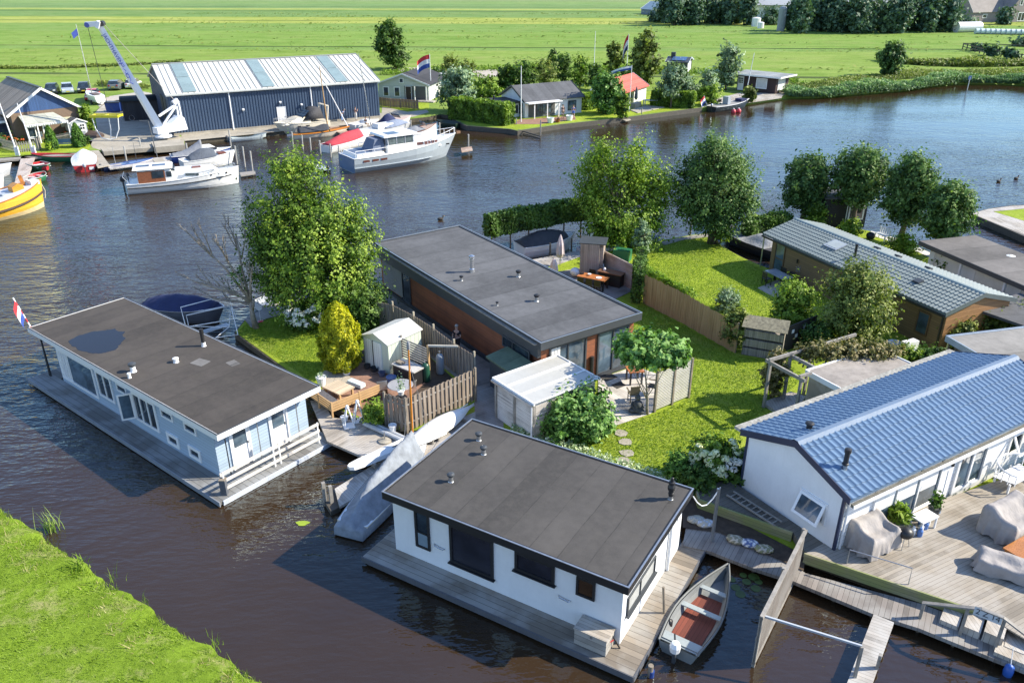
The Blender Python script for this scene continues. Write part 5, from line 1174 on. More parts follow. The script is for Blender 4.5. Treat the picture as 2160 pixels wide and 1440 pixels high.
# blue and white sailing boat with grey cockpit cover
t, H = boat('blue and white cabin sailboat with grey cockpit cover on the finger jetty', W0(362,343), W0(490,330), 2.4, .75, 1.05, BLUEHULL, HULLWHITE, tr=.7, full=2.0, rub=HULLWHITE)
L = H.L; cabin_block(t,H,L*.45,L*.8,.8,.9,1.5,HULLWHITE,.3,.9,.2,'cabin'); t.part('cockpit_cover', tarp(H,.02,.52,lambda f:.15+1.2*f**1.8,.05,.9), GREYTARP)
for x in (.55,.68): t.part('cabin_window', MB().obox((L*x,-.75,1.25),(.9,.06,.22),0,R(-18)), BLACK)
mast(t,L*.5,1.5,.2,.05,CHROME)
t, H = boat('white motor launch with black cover and varnished hatch between the two sailboats', W0(385,358), W0(500,342), 2.3, .95, 1.35, HULLWHITE, HULLWHITE, tr=.8, full=2.2, rub=HULLWHITE)
t.part('cover', tarp(H,.12,.6,lambda f:.25+.65*math.sin(f*2.6),.05,.85), cloth('slate cover',(.085,.10,.125))); t.part('hatch', MB().box(H.L*.66,H.L*.80,-.5,.4,1.22,1.30), MAHOGANY)
# two slim blue boats
t, H = boat('slim white racing dinghy with dark blue deck edge beside the boarded finger jetty', W0(238,358), W0(325,344), 1.3, .42, .55, HULLWHITE, paint('blue dinghy deck',(.12,.20,.36),.4), tr=.7, full=1.9, rub=BLUEHULL)
mast(t,.4,.5,1.9,.03,CHROME); mast(t,2.6,.5,2.0,.03,CHARCOAL)
t, H = boat('low blue rowing boat nearest the gangplank end', W0(218,360), W0(275,352), 1.4, .42, .5, paint('navy shell',(.03,.05,.12),.4), None, paint('blue inside',(.22,.34,.50),.5), .12, tr=.7); outboard(t,0,.4,CHARCOAL,.8)
# white covered motorboat with red stern
t, H = boat('small motorboat with red stern under a white cover, outboard towards us', W0(181,363), W0(180,334), 2.4, .7, .9, paint('red stern hull',(.42,.03,.035),.35), WHITE, tr=.86, full=2.4, rub=NAVYTARP)
t.part('cover', tarp(H,.02,.95,lambda f:.55*math.sin(.4+f*2.4),.05,1.02), WHITETARP); outboard(t,-.05,.55,GREYBLUE,1.0); t.part('transom_mark', MB().box(-.05,-.02,-.85,-.4,.2,.5), WHITE)
# red and green rowing boats
GRN = paint('green hull',(.03,.16,.075),.4,var=.1); REDIN = paint('red inside',(.50,.035,.045),.45,var=.15,scale=3)
t, H = boat('long red and green rowing boat with an outboard lying along the marina lawn', W0(163,339), W0(68,338), 1.7, .55, .75, GRN, None, REDIN, .1, tr=.6, full=2.0, rub=REDIN)
for x in (.35,.6): t.part('thwart', MB().box(H.L*x-.1,H.L*x+.1,-.7,.7,.38,.42), paint('pale thwart',(.6,.45,.40),.6))
outboard(t,-.05,.5,GREYBLUE,1.0)
for (a, b, lab) in (((72,352),(102,362),'green rowing boat with red inside, nearer the shore at the plank jetty'),((64,386),(97,376),'green rowing boat with red inside and white thwart next to the yellow barge')):
    t, H = boat(lab, W0(*a), W0(*b), 1.75, .5, .7, GRN, None, REDIN, .1, name='rowing_boat', cat='rowing boat', tr=.85, full=2.6, rub=paint('grey gunwale',(.4,.42,.38),.6), group='red and green rowing boats at the jetty')
    for x in (.3,.75): t.part('thwart', MB().box(H.L*x-.1,H.L*x+.1,-.68,.68,.36,.41), WHITE)
    t.part('floor_board', MB().box(.3,H.L*.8,-.06,.06,.14,.30), WHITE)
# yellow sailing barge
YEL = planks('yellow varnished planking',(.62,.34,.035),.28,'Z',gap=.03,var=.12,rough=.35)
st, bw = W0(-135,486), W0(100,434)
t, H = boat('yellow varnished wooden barge with dark rubbing strake cut by the left edge', st, bw, 4.0, 1.3, 2.4, YEL, paint('pale barge deck',(.62,.62,.64),.5,dirt=.1), name='barge', cat='barge', tr=.8, full=2.8, dr=.5, rake=.03, flare=.82)
L = H.L; m = MB()
for sg in (-1,1): m.tube([Vector((H.x(u,H.g(u)*.55),sg*(H.b(u)*.955+.03),H.g(u)*.55)) for u in US], .10, 6)
t.part('rubbing_strake', m, paint('dark strake',(.07,.045,.035),.5)); m = MB()
for sg in (-1,1): m.tube([Vector((H.x(u,H.g(u)),sg*H.b(u),H.g(u)+.02)) for u in US], .06, 6)
t.part('gunwale', m, VARNISH); t.part('lower_hull', MB().loft([[Vector((p.x,p.y*1.012,p.z)) for p in H.ring(u)[2:9]] for u in US], False, False), paint('cream planking',(.62,.50,.28),.4,var=.1))
t.part('skylight', MB().loft([[(L*.70,y,1.75),(L*.81,y,1.85),(L*.80,y,2.35),(L*.755,y,2.55),(L*.70,y,2.3)] for y in (-.55,.35)]), paint('orange skylight',(.60,.27,.03),.3))
t.part('companion_post', MB().beam((L*.85,.3,1.9),(L*.83,.35,3.0),.14,.3), VARNISH); t.part('bitts', MB().box(L*.88,L*.96,-.5,.5,2.15,2.5), paint('white bitts',(.7,.7,.7),.5)); t.part('hatch', MB().box(L*.60,L*.68,-.5,.3,1.75,1.85), GREYBLUE)
t.part('bow_rope', MB().tube([(L*.99,.1,2.3),(L*1.01,-.1,1.4),(L*.985,-.3,.8)],.03,6), paint('rope',(.55,.5,.4),.9))
# white boats at the left edge
t, H = boat('white motorboat with grey blue hood at the left edge, nearer the shore', W0(-70,385), W0(30,366), 2.4, .8, 1.1, paint('pale grey hull',(0,0,0)), HULLWHITE, full=2.0, rub=WHITE); t.part('hood', tarp(H,.1,.68,lambda f:.9*math.sin(f*3)+.05,.05,.9), cloth('blue grey cover',(0,0,0)))
t, H = boat('white sailing yacht cut by the left edge behind the yellow barge', W0(-75,425), W0(16,398), 2.7, 1.0, 1.4, HULLWHITE, HULLWHITE, full=2.0); mast(t,H.L*.9,1.3,2.4,.05,BLACK,-1.4)
# trailer boat in the yard
p, q = pt(215,222,.5), pt(176,208,.5)
t = Thing('trailer', 'grey boat trailer in the yard under the white dinghy', 'trailer', (p.x,p.y,.5), ang(p,q)); 
t.part('frame', MB().beam((-.6,0,.45),(5.6,0,.5),.1,.1).beam((1.2,-.9,.5),(1.2,.9,.5),.1,.1).beam((3.6,-.8,.5),(3.6,.8,.5),.1,.1), STEEL)
for y in (-.95,.95): t.part('wheel', MB().tube([(1.5,y-.1,.32),(1.5,y+.1,.32)],.32,12), RUBBER)
t2 = Thing('boat', 'white sailing dinghy with tall mast standing on a trailer in the yard', 'boat', (p.x,p.y,.62), ang(p,q)); Hd = Hull(6.0,1.9,.85,1.05,full=2.0); m = MB(); m.loft([Hd.ring(u) for u in US],False,False); m.poly(Hd.ring(0)); m.xf(Matrix.Translation((0,0,.35)))
t2.part('hull', m, HULLWHITE); t2.part('deck', deckmesh(Hd).xf(Matrix.Translation((0,0,.35))), HULLWHITE); t2.part('cockpit', MB().box(1.0,3.3,-.5,.5,1.30,1.345), paint('cockpit brown',(.14,.10,.09),.7)); mast(t2,3.6,1.3,9.6,.075,CHROME,.5)
t2.part('burgee', MB().add([(4.05,.03,10.3),(4.08,.9,9.7),(4.1,.75,8.9),(4.05,.03,9.4)],[(0,1,2,3)]), cloth('blue flag',(.04,.07,.32)))
# dark green boat by the hedge, dark sloop by the black cabin
t, H = boat('dark green open boat in the shade of the long hedge', W0(967,270), W0(922,266), 1.9, .6, .85, paint('bottle green hull',(.012,.03,.022),.4), None, paint('dark inside',(.03,.05,.045),.6), .15, rub=paint('bottle green hull',(0,0,0)))
t, H = boat('dark steel sloop with grey deck moored at the black cabin jetty', W0(1500,236), W0(1578,225), 2.3, .75, 1.15, paint('black hull',(.02,.028,.035),.35), paint('grey sloop deck',(.30,.29,.27),.6), full=2.0, rub=WHITE); L = H.L
t.part('steering_console', MB().box(L*.35,L*.42,-.5,.5,.8,1.9), GREYBLUE); t.part('cushion', MB().box(L*.7,L*.85,-.6,.6,1.0,1.35), NAVYTARP); outboard(t,.2,.8,CHROME,.9)
# covered boats at the garden jetties
t, H = boat('white motorboat under a black cover below the trained hedge behind the brick house', pt(1095,540,0), pt(1212,520,0), 2.4, .9, 1.2, HULLWHITE, HULLWHITE, full=2.2, rub=HULLWHITE); t.part('cover', tarp(H,.0,.8,lambda f:.75*math.sin(.3+f*2.5),.03,1.0), cloth('black boat cover',(.05,.055,.065)))
t, H = boat('long dark boat under a torn grey sheet in the garden inlet', pt(1650,548,0), pt(1520,500,0), 2.5, .7, .9, paint('black boat hull',(.018,.018,.02),.5), paint('dark boat deck',(.06,.06,.07),.6), tr=.7, full=2.4, rub=BLACK); t.part('cover', tarp(H,.15,.85,lambda f:.35+.35*math.sin(f*7),.02,.86), cloth('pale torn sheet',(.30,.31,.33)))
t, H = boat('white rowing boat lying along the lawn edge by the poplar', pt(1222,540,0), pt(1395,512,0), 1.7, .55, .6, HULLWHITE, None, paint('pale inside',(.5,.55,.6),.6), .2, tr=.6, full=2.0, rub=WHITE)
t, H = boat('motorboat under a navy blue cover behind the blue houseboat', pt(318,660,0), pt(478,678,0), 2.2, .75, 1.0, paint('navy white hull',(.10,.11,.14),.35), NAVYTARP, tr=.82, full=2.6, rub=WHITE); t.part('cover', tarp(H,.0,.88,lambda f:.65*math.sin(.35+f*2.4),.03,1.04), NAVYTARP)
t, H = boat('white and blue small boat at the deck behind the big tree', pt(545,655,0), pt(598,640,0), 1.6, .5, .65, HULLWHITE, None, GREYBLUE, .2, tr=.7)
# long sailing boat under grey tarpaulin, orange mast
st, bw = pt(745,1125,0), pt(905,935,0)
t, H = boat('slender sailing boat under a grey tarpaulin with orange wooden mast beside the white houseboat', st, bw, 1.75, .5, .6, paint('white orange hull',(0,0,0)), WHITE, name='sailing_boat', cat='sailing boat', tr=.75, full=2.0)
L = H.L; t.part('tarpaulin', tarp(H,-.05,.78,lambda f:.12+.95*min(1,f*3.2)**.8-.12*math.sin(f*6),-.1,1.0,30,.34,.06,((-1.03,0),(-1,.05),(-.75,.3),(-.42,.56),(-.12,.95),(0,1),(.12,.95),(.42,.56),(.75,.3),(1,.05),(1.03,0))), cloth('pale grey tarpaulin',(.21,.235,.27),.25,.8,2.6))
mast(t,L*.77,.5,5.0,.06,paint('orange spar',(.62,.22,.025),.35),.15); t.part('mast_tip', MB().lathe((L*.77+.15,0,5.45),[(.07,0),(.08,.2),(.05,.35)],8), GREYTARP)
m = MB()
for k in (-1,1): m.tube([(L*.80,0,4.6),(L*.86,k*.75,.55)],.008,4)
m.tube([(L*.78,0,5.1),(L*.98,0,.6)],.008,4); t.part('stay', m, STEEL)
# white slender hull lying along the fence, white board in front of it
p, q = pt(862,938,.75), pt(1000,852,.75); t = Thing('racing_hull', 'slender white hull lying bottom up along the board fence', 'boat', (p.x,p.y,.55), ang(p,q)); Lh = (q-p).length; rs = []
for i in range(15):
    f = i/14; w_ = .03+.52*math.sin(min(1,f*1.05+.06)*math.pi)**.8; h_ = .05+.38*math.sin(min(1,f+.1)*math.pi*.95)**.7
    rs.append([Vector((f*Lh, w_*math.cos(a), .12+h_*math.sin(a))) for a in [math.pi*k/8 for k in range(9)]])
t.part('hull', MB().loft(rs, False, True), HULLWHITE, smooth=True); t.part('keel_strip', MB().beam((.4,0,.47),(Lh*.9,0,.42),.03,.03), WHITE)
for x in (1.0,Lh-1.2): t.part('trestle', MB().box(x,x+.08,-.5,.5,-.13,.12), GREYWOOD)
p, q = pt(735,985,.75), pt(930,902,.75); t = Thing('sail_board', 'long flat white board with rounded end lying across the finger jetty', 'board', (p.x,p.y,.60), ang(p,q)); Lh = (q-p).length
prof = [(0,.10),(.15,.24),(.6,.31),(1.6,.34),(3.0,.40),(Lh*.8,.50),(Lh,.46)]
t.part('board', MB().loft([[Vector((x,-w_,.05)),Vector((x,-w_*.8,.19+.05*x/Lh)),Vector((x,w_*.8,.19+.05*x/Lh)),Vector((x,w_,.05))] for x,w_ in prof], True, True), HULLWHITE); t.part('slot', MB().box(2.2,2.75,-.03,.03,.225,.236), BLACK)
t.part('support', MB().box(1.0,1.08,-.45,.45,-.15,.05), GREYWOOD); t.part('support', MB().box(Lh-.5,Lh-.42,-.5,.5,-.15,.05), GREYWOOD)
# grey rowing boat beside the white houseboat
st, bw = pt(1428,1372,.3), pt(1535,1200,.3)
t, H = boat('grey open boat with red brown floor boards and outboard beside the white houseboat', st, bw, 1.55, .42, .55, paint('grey boat paint',(.19,.21,.215),.45,var=.08,dirt=.2), None, paint('grey boat inside',(.20,.215,.22),.6,var=.1,dirt=.25), .10, name='rowing_boat', cat='rowing boat', tr=.80, full=1.7, dr=.2, wide=.35, rub=paint('dark gunwale',(.14,.15,.15),.6))
L = H.L; t.part('floor_boards', MB().prism([(.55,-.5),(.55,.5),(L*.45,.55),(L*.66,.46),(L*.66,-.46),(L*.45,-.55)],.11,.135), planks('red brown boards',(.15,.038,.022),.13,'Y',gap=.07,var=.2))
for x, w_ in ((.12,.42),(L*.42,.20),(L*.67,.18)): t.part('thwart', MB().box(x,x+w_,-H.b(min(.9,(x+w_)/L))+.03,H.b(min(.9,(x+w_)/L))-.03,.34,.38), paint('pale thwart grey',(.33,.37,.37),.55))
o = outboard(t,.0,.45,WHITE_CLEAN,1.0); t.part('tiller', MB().beam((-.1,.05,.62),(.25,.22,.68),.05,.05), BLACK, under=o)
# ---------------------------------------------------------------- decks, walkways, fences on the right
def slab(name, label, cat, pts, z, th, mat, **k):
    P = ring(pts, z); return solo(name, label, cat, MB().prism([(p.x,p.y) for p in P], z-th, z), mat, tuple(P[0].lerp(P[len(P)//2],.5)), **k)
def boards(name, color, rot, width=.15, **k): return planks(name, color, width, 'X', rot=R(-rot), **k)
slab('walkway', 'low grey plank walkway along the water below the big deck', 'walkway', [(1447,1112),(1519,1118),(1634,1150),(1675,1190),(1699,1208),(1941,1272),(2100,1330),(2400,1440),(2400,1500),(2160,1413),(2012,1354),(1938,1324),(1841,1294),(1671,1224),(1590,1198),(1497,1162),(1440,1150)], .36, .14, boards('walkway planks',(.165,.145,.13),-31,.17,grey=(.215,.205,.19)))
m = MB()
for u, v in ((1500,1163),(1590,1199),(1671,1225),(1760,1260),(1841,1295),(1938,1325),(2012,1355),(2100,1388)):
    p = pt(u,v+4,.1); m.tube([(p.x,p.y+.05,-.6),(p.x,p.y+.05,.22)], .06, 7)
solo('walkway_pile', 'row of short dark piles carrying the plank walkway', 'pile', m, WETWOOD, tuple(pt(1700,1240,0)))
E_DECK = [(1699,1166),(1975,1257),(2060,1285),(2160,1345),(2500,1500),(2700,1150),(2200,980),(1776,1125)]
slab('big_deck', 'wide weathered plank deck beside the blue roofed chalet', 'deck', E_DECK, .78, .05, boards('big deck planks',(.215,.185,.145),117,.145,grey=(.28,.255,.22)))
# retaining boards under the deck and the raised strip left of the chalet
def wallboard(name, label, cat, pts, z0, z1, th, mat):
    m = MB(); P = [pt(u,v,z1) for u,v in pts]
    for a, b in zip(P, P[1:]): m.beam(Vector((a.x,a.y,(z0+z1)/2)), Vector((b.x,b.y,(z0+z1)/2)), th, z1-z0)
    return solo(name, label, cat, m, mat, (P[0].x,P[0].y,z0))
MOSS = planks('mossy boards', (.20,.185,.12), .16, 'Z', grey=(.17,.19,.07), var=.3)
wallboard('retaining_wall', 'mossy plank retaining wall below the big deck', 'retaining wall', [(1697,1166),(1975,1258),(2060,1287)], .36, .80, .06, MOSS)
wallboard('retaining_wall', 'green mossy plank retaining wall left of the white chalet gable', 'retaining wall', [(1470,1034),(1475,1052),(1672,1122)], .36, .82, .08, MOSS)
slab('raised_strip', 'dark raised plank strip between the mossy wall and the white gable', 'deck', [(1472,1036),(1476,1050),(1672,1120),(1700,1165),(1762,1160),(1556,1022),(1530,1010)], .76, .3, boards('dark strip',(.12,.105,.085),-58,.2,grey=(.09,.085,.07)))
# ladder lying on the strip
p, q = pt(1540,1040,.82), pt(1642,1105,.82); t = Thing('ladder', 'wooden ladder lying on the raised strip by the white gable', 'ladder', (p.x,p.y,.80), ang(p,q)); Ll = (q-p).length
for y in (-.2,.2): t.part('rail', MB().box(0,Ll,y-.03,y+.03,0,.06), GREYWOOD)
for k in range(9): t.part('rung', MB().box(.15+k*Ll/9.3,.19+k*Ll/9.3,-.17,.17,.01,.05), GREYWOOD)
# tall slatted fence standing over the water
f0, f1 = pt(1588,1404,.05), pt(1672,1222,.36); t = Thing('slat_fence', 'tall grey slatted fence running out over the water', 'fence', (f0.x,f0.y,0), ang(f0,f1)); Lf = (f1-f0).to_2d().length+.75
t.part('rail', MB().box(0,Lf,-.06,.06,1.98,2.06), GREYWOOD); t.part('rail', MB().box(0,Lf,-.05,.05,.12,.20), GREYWOOD); t.part('rail', MB().box(0,Lf,.03,.07,1.1,1.19), GREYWOOD)
m = MB(); n = int(Lf/.115)
for k in range(n): m.box(k*Lf/n, k*Lf/n+.085, -.02,.02,.21,1.975)
t.part('slat_panel', m, planks('fence slats',(.15,.13,.115),.115,'X',grey=(.20,.185,.17)))
for x in (0,Lf*.5,Lf-.1): t.part('post', MB().box(x,x+.1,.025 if x else -.05,.125 if x else .05,-.6,2.1), GREYWOOD)
# gate frame with white top rail
a = Vector((f0.x,f0.y,1.95)); b = pt(1818,1362,1.62); t = Thing('gate_frame', 'thin grey top bar and post between slatted fence and small jetty', 'gate', (a.x,a.y,0))
t.part('top_bar', MB().beam(a+Vector((.08,.2,0)), b, .06,.07), GREYBLUE, world=True); t.part('post', MB().beam(b+Vector((-.02,-.05,.02)), Vector((b.x,b.y-.05,-.5)), .08,.08), GREYWOOD, world=True)
slab('jetty', 'short narrow grey jetty running to the bottom edge', 'jetty', [(1843,1294),(1886,1312),(1830,1470),(1775,1470)], .40, .12, boards('jetty planks',(.27,.25,.225),60,.14,grey=(.34,.33,.31)))
for k, (u,v,h) in enumerate(((1850,1408,.55),(1805,1420,.5))):
    p = pt(u,v,.4); solo('post', ('squared post on the right edge of the short jetty','squared post on the left edge of the short jetty')[k], 'post', MB().obox((p.x,p.y,.4+h/2),(.09,.12,h),R(-30)), GREYWOOD, tuple(p))
# steps with handrail and number board
p, q = pt(1941,1300,.4), pt(2240,1425,.4); sr = ang(p,q); t = Thing('stair_rail', 'timber handrail with 2 Z 14 number board beside the deck steps', 'railing', (p.x,p.y,.36), sr)
prof = [(-.05,.62),(1.55,1.28),(2.15,1.28),(3.6,.65)]
for (x0,z0),(x1,z1) in zip(prof, prof[1:]): t.part('handrail', MB().beam((x0,0,z0),(x1,0,z1),.14,.05), GREYWOOD)
for x, z in ((.0,.60),(1.2,1.08),(2.2,1.22),(3.5,.62)): t.part('post', MB().box(x-.05,x+.05,-.05,.05,-.15,z), GREYWOOD)
sg = t.part('number_board', MB().obox((1.75,-.10,1.20),(.78,.02,.26),0,R(-35)), paint('grey sign',(.50,.49,.45),.6))
def text(name, body, size, mat, parent, loc, rot, extr=.003, sx=1.0):
    cu = bpy.data.curves.new(name, 'FONT'); cu.body = body; cu.size = size; cu.extrude = extr; cu.align_x = 'CENTER'; cu.align_y = 'CENTER'; cu.materials.append(mat)
    o = bpy.data.objects.new(name, cu); COL.objects.link(o); bpy.context.view_layer.update()
    me = bpy.data.meshes.new_from_object(o.evaluated_get(bpy.context.evaluated_depsgraph_get())); COL.objects.unlink(o); bpy.data.objects.remove(o)
    me.materials.clear(); me.materials.append(mat)
    o = link(bpy.data.objects.new(name, me)); o.parent = parent; o.location = loc; o.rotation_euler = rot; o.scale = (sx,1,1); return o
text('lettering', '2 Z 14', .23, BLACK, sg, (1.75,-.113,1.208), (R(55),0,0), sx=1.1)
for k in range(4):
    x = .55+k*.62; m = MB().box(x,x+.55,.12,1.3,.0,.16+.12*(k % 3))
    solo('step', ('lowest plank step at the foot of the deck stairs','second plank step with light top beside the stair rail','third plank step under the number board','last plank step near the right edge of the stairs')[k], 'step', m.xf(t.m), TIMBER, tuple(t.W((x,.6,0))), group='plank steps up to the big deck')
t2 = solo('step_platform', 'grey landing box at the right end of the deck stairs', 'platform', MB().box(2.2,4.2,-.3,.9,-.1,.14).xf(t.m), TIMBER, tuple(t.W((3,.3,0))))
# tubular hand rail on the deck
pp = [pt(1786,1188,.78)]; pp += [pp[0]+Vector((0,0,.62))]; e = pt(1916,1232,.78); pp += [e+Vector((.05,.1,.62)), e]
solo('tube_rail', 'thin bent metal handrail on the edge of the big deck', 'railing', MB().tube(pp, .022, 6), STEEL, tuple(pp[0]))
# mooring pole with cable from the houseboat roof
p = pt(1499,1153,.1); t = Thing('mooring_pole', 'galvanised mooring pole with white cable at the right rear of the white houseboat', 'mooring pole', (p.x,p.y,-.3)); hh = hgt(p,1030)
t.part('pole', MB().box(-.04,.04,-.04,.04,0,hh+.3).box(.05,.075,-.03,.03,0,hh+.35), STEEL)
A_corner = pt(1462,1046,2.75); t.part('cable', MB().tube([Vector((0,0,hh+.2))]+[t.L(A_corner.lerp(Vector((p.x,p.y,hh-.1)),1-f)-Vector((0,0,.55*math.sin(math.pi*f)))) for f in (.2,.4,.6,.8,1)], .022, 6), WHITE)
# bags of soil on the walkway
for k, (u,v,c,lab) in enumerate(((1551,1140,(.30,.27,.17),'printed bag of garden soil, nearest the mooring pole'),(1581,1148,(.72,.74,.78),'white bag with blue print, middle of the three on the walkway'),(1611,1160,(.24,.25,.12),'green brown soil bag, last of the three on the walkway'),(1468,1098,(.45,.46,.44),'flat grey bag against the rear of the white houseboat'),(1488,1106,(.60,.64,.72),'pale bag beside the flat grey one behind the mooring pole'))):
    p = pt(u,v,.40); m = MB().ball((0,0,.1),(.36,.24,.13),12,6); m.v = [(x+.02*math.sin(y*30),y+.03*math.sin(x*19),max(0,z+.015*math.sin(x*23+y*17))) for x,y,z in m.v]
    m.xf(Matrix.Translation((p.x,p.y,.36)) @ Matrix.Rotation(R(-25+k*9),4,'Z')); tt = NT('bag print %d'%k); nz = tt.n('ShaderNodeTexVoronoi', i={'Vector':tt.coord(),'Scale':9.0}).outputs['Distance']
    solo('soil_bag', lab, 'bag', m, tt.done(tt.ramp(nz,[(.25,c),(.5,tone(c,.6)),(.62,(.1,.14,.3) if k == 1 else (.5,.45,.35))]),.4), (p.x,p.y,.36), smooth=True, group='bags on the plank walkway')
# deck furniture
def covered(name, label, u, v, sx, sy, sz, rz, back, z0=.78):
    p = pt(u,v,z0); n = 36; rs = []; ss = lambda x: (lambda q: q*q*(3-2*q))(min(1,max(0,x)))
    def top(a, b): return sz*(1-back*.42*ss((.55-b)/.8)*(1-.55*ss((abs(a)-.62)/.25)))+.02*math.sin(a*7+b*3)-.04*sz*math.cos(a*3)*abs(b)
    for i in range(n+1):
        r_ = []
        for k in range(n+1):
            a, b = (i/n*2-1)*1.45, (k/n*2-1)*1.45; m_ = max(abs(a),abs(b),1e-6)
            if m_ <= 1: q = (a*sx/2,b*sy/2,top(a,b)-.10*sz*ss((m_-.8)/.2)**2)
            else:
                f = (m_-1)/.45; A_, B_ = a/m_, b/m_; fo = .06*math.sin(9*math.atan2(B_,A_)+2)+.035*math.sin(21*math.atan2(B_,A_)); e = 1+f*.10+fo*f
                q = (A_*sx/2*e,B_*sy/2*e,(top(A_,B_)-.10*sz)*(1-f)+.05*f*(1+math.sin(7*math.atan2(B_,A_))))
            r_.append(q)
        rs.append(r_)
    m = MB().loft(rs, False, False); m.xf(Matrix.Translation(p) @ Matrix.Rotation(R(rz),4,'Z'))
    return solo(name, label, 'covered furniture', m, cloth('taupe cover',(.32,.295,.28),.14,.8,2.2), tuple(p), smooth=True)
covered('covered_chairs', 'taupe cover over garden chairs beside the downpipe of the white chalet', 1834,1150,1.5,1.15,1.1,30,.8)
covered('covered_sofa', 'taupe cover over furniture at the right edge, nearer the chalet', 2128,1118,2.0,1.3,1.15,30,1.0)
covered('covered_sofa', 'low taupe cover over a lounger at the right edge, front of the deck', 2130,1212,2.1,.85,.62,-30,.5)
p = pt(2165,1178,.78); t = Thing('deck_table', 'varnished low wooden table between two covered seats at the right edge', 'table', tuple(p), R(30)); t.part('table_top', MB().box(-.8,.8,-.5,.5,.42,.48), VARNISH)
for x in (-.7,.7):
    for y in (-.4,.4): t.part('leg', MB().box(x-.04,x+.04,y-.04,y+.04,0,.42), VARNISH)
# kettle barbecue
p = pt(1903,1152,.78); t = Thing('kettle_grill', 'round black kettle barbecue beside the covered chairs', 'barbecue', tuple(p)); t.part('bowl', MB().ball((0,0,.62),(.27,.27,.22),14,8), BLACK, smooth=True)
for k in range(3): a = k*2.1; t.part('leg', MB().tube([(.12*math.cos(a),.12*math.sin(a),.5),(.25*math.cos(a),.25*math.sin(a),0)],.015,6), STEEL)
def pot(name, label, u, v, z, r, h, mat, plant=None, n=120, size=.12, ph=.45, spike=False, cat='plant pot'):
    p = pt(u,v,z); t = Thing(name, label, cat, tuple(p)); t.part('pot', MB().lathe((0,0,0),[(r*.72,0),(r,h*.9),(r*1.08,h*.92),(r*1.08,h),(r*.9,h),(r*.85,h*.9)],14), mat)
    if plant:
        P = np.stack([rng.normal(0,r*.55,n),rng.normal(0,r*.55,n),h+np.abs(rng.normal(ph*.45,ph*.25,n))],1)
        N = rng.normal(size=(n,3))+np.array([0,0,.6]); N /= np.linalg.norm(N,axis=1)[:,None]
        foliage('plant', P, N, rng.random(n), size, plant, aspect=.25 if spike else .62).parent = t.o
    return t
pot('plant_pot','big yellow-green grassy plant in a pot beside the covered chairs',1890,1112,.78,.26,.3,GREYWOOD,L_LIGHT,420,.34,.7,True)
pot('plant_pot','dark tapered pot with leafy plant by the french doors',1967,1088,.78,.22,.42,CHARCOAL,L_DARK,160,.16,.6)
p = pt(1944,1112,.78); t = Thing('side_table', 'white wooden side table with bottles underneath by the glass doors', 'table', tuple(p), R(28)); t.part('table_top', MB().box(-.45,.45,-.28,.28,.5,.55), WHITE)
for x in (-.4,.4):
    for y in (-.23,.23): t.part('leg', MB().box(x-.03,x+.03,y-.03,y+.03,0,.5), WHITE)
for k, (x,y) in enumerate(((-.65,-.1),(-.5,-.28),(-.25,-.12),(.05,-.1),(.3,0),(.12,.15))):
    P = t.W((x,y,0)); solo('bottle', 'white and blue gas or water bottle under the white side table', 'bottle', MB().lathe(P,[(.09,0),(.1,.05),(.1,.24),(.05,.3),(.04,.36)],10), WHITE if k % 2 == 0 else paint('blue bottle',(.08,.18,.45),.35), tuple(P), group='bottles under the side table')
P0 = pt(1975,1085,.8); solo('broom', 'long handled broom with blue head leaning on the chalet wall', 'broom', MB().tube([P0+Vector((.06,.05,0)),P0+Vector((.24,.38,1.75))],.016,6).obox(P0+Vector((.05,.03,.08)),(.3,.06,.16),R(30)), paint('broom blue',(.22,.33,.50),.5), tuple(P0))
# curved white slatted bench
p = pt(2140,1022,.78); t = Thing('curved_bench', 'curved white slatted garden bench against the white chalet', 'bench', tuple(p), R(30)); m = MB(); back = MB(); top = []
for k in range(13):
    a = R(200-k*18.3+10); x, y = 1.0*math.cos(a), .75*math.sin(a)
    back.box(x-.02,x+.02,y-.015,y+.015,.45,.86+.1*math.sin(R(k*15))); top.append((x,y,.90+.1*math.sin(R(k*15))))
t.part('backrest', back, WHITE); t.part('top_rail', MB().tube(top,.04,6), WHITE)
for k in range(6): t.part('seat_slat', MB().box(-.9+.04*k,.9-.04*k,.35-k*.13,.46-k*.13,.42,.46), WHITE)
for x,y in ((-.85,-.2),(.85,-.2),(-.5,.55),(.5,.55)): t.part('leg', MB().box(x-.035,x+.035,y-.035,y+.035,0,.43), WHITE)
# wooden box, bolt cutter and floats on and by the white houseboat
HA = Matrix.Translation((-4.63,23.4,0)) @ Matrix.Rotation(R(-30.7),4,'Z')
t = Thing('storage_box', 'weathered plank storage box on the corner of the white houseboat deck', 'box', HA @ Vector((7.95,-.45,.32)), R(-30.7))
t.part('body', MB().box(0,1.1,0,.62,0,.62), planks('box boards',(.25,.235,.21),.2,'Z',gap=.07,grey=(.30,.29,.27))); t.part('lid', MB().box(-.03,1.13,-.03,.65,.622,.66), TIMBER_Y); t.part('latch', MB().box(.55,.6,-.035,-.005,.5,.58), STEEL)
P = HA @ Vector((9.3,.1,.33)); t = Thing('bolt_cutter', 'black pole tool with red handles leaning by the storage box', 'tool', tuple(P)); t.part('shaft', MB().beam((0,0,0),(-.32,.12,.55),.04,.04), BLACK); t.part('handle', MB().tube([(-.22,.0,.35),(-.42,-.1,.3),(-.45,-.05,.1)],.022,6), paint('red grip',(.5,.03,.03),.5))
p = pt(1371,1425,.0); t = Thing('mooring_post', 'short round mooring post with blue band at the houseboat corner', 'mooring post', (p.x,p.y,-.3)); t.part('post', MB().cyl((0,0,0),.085,.75,12), POSTWOOD); t.part('band', MB().cyl((.03,0,.25),.10,.28,12), BLUEHULL)
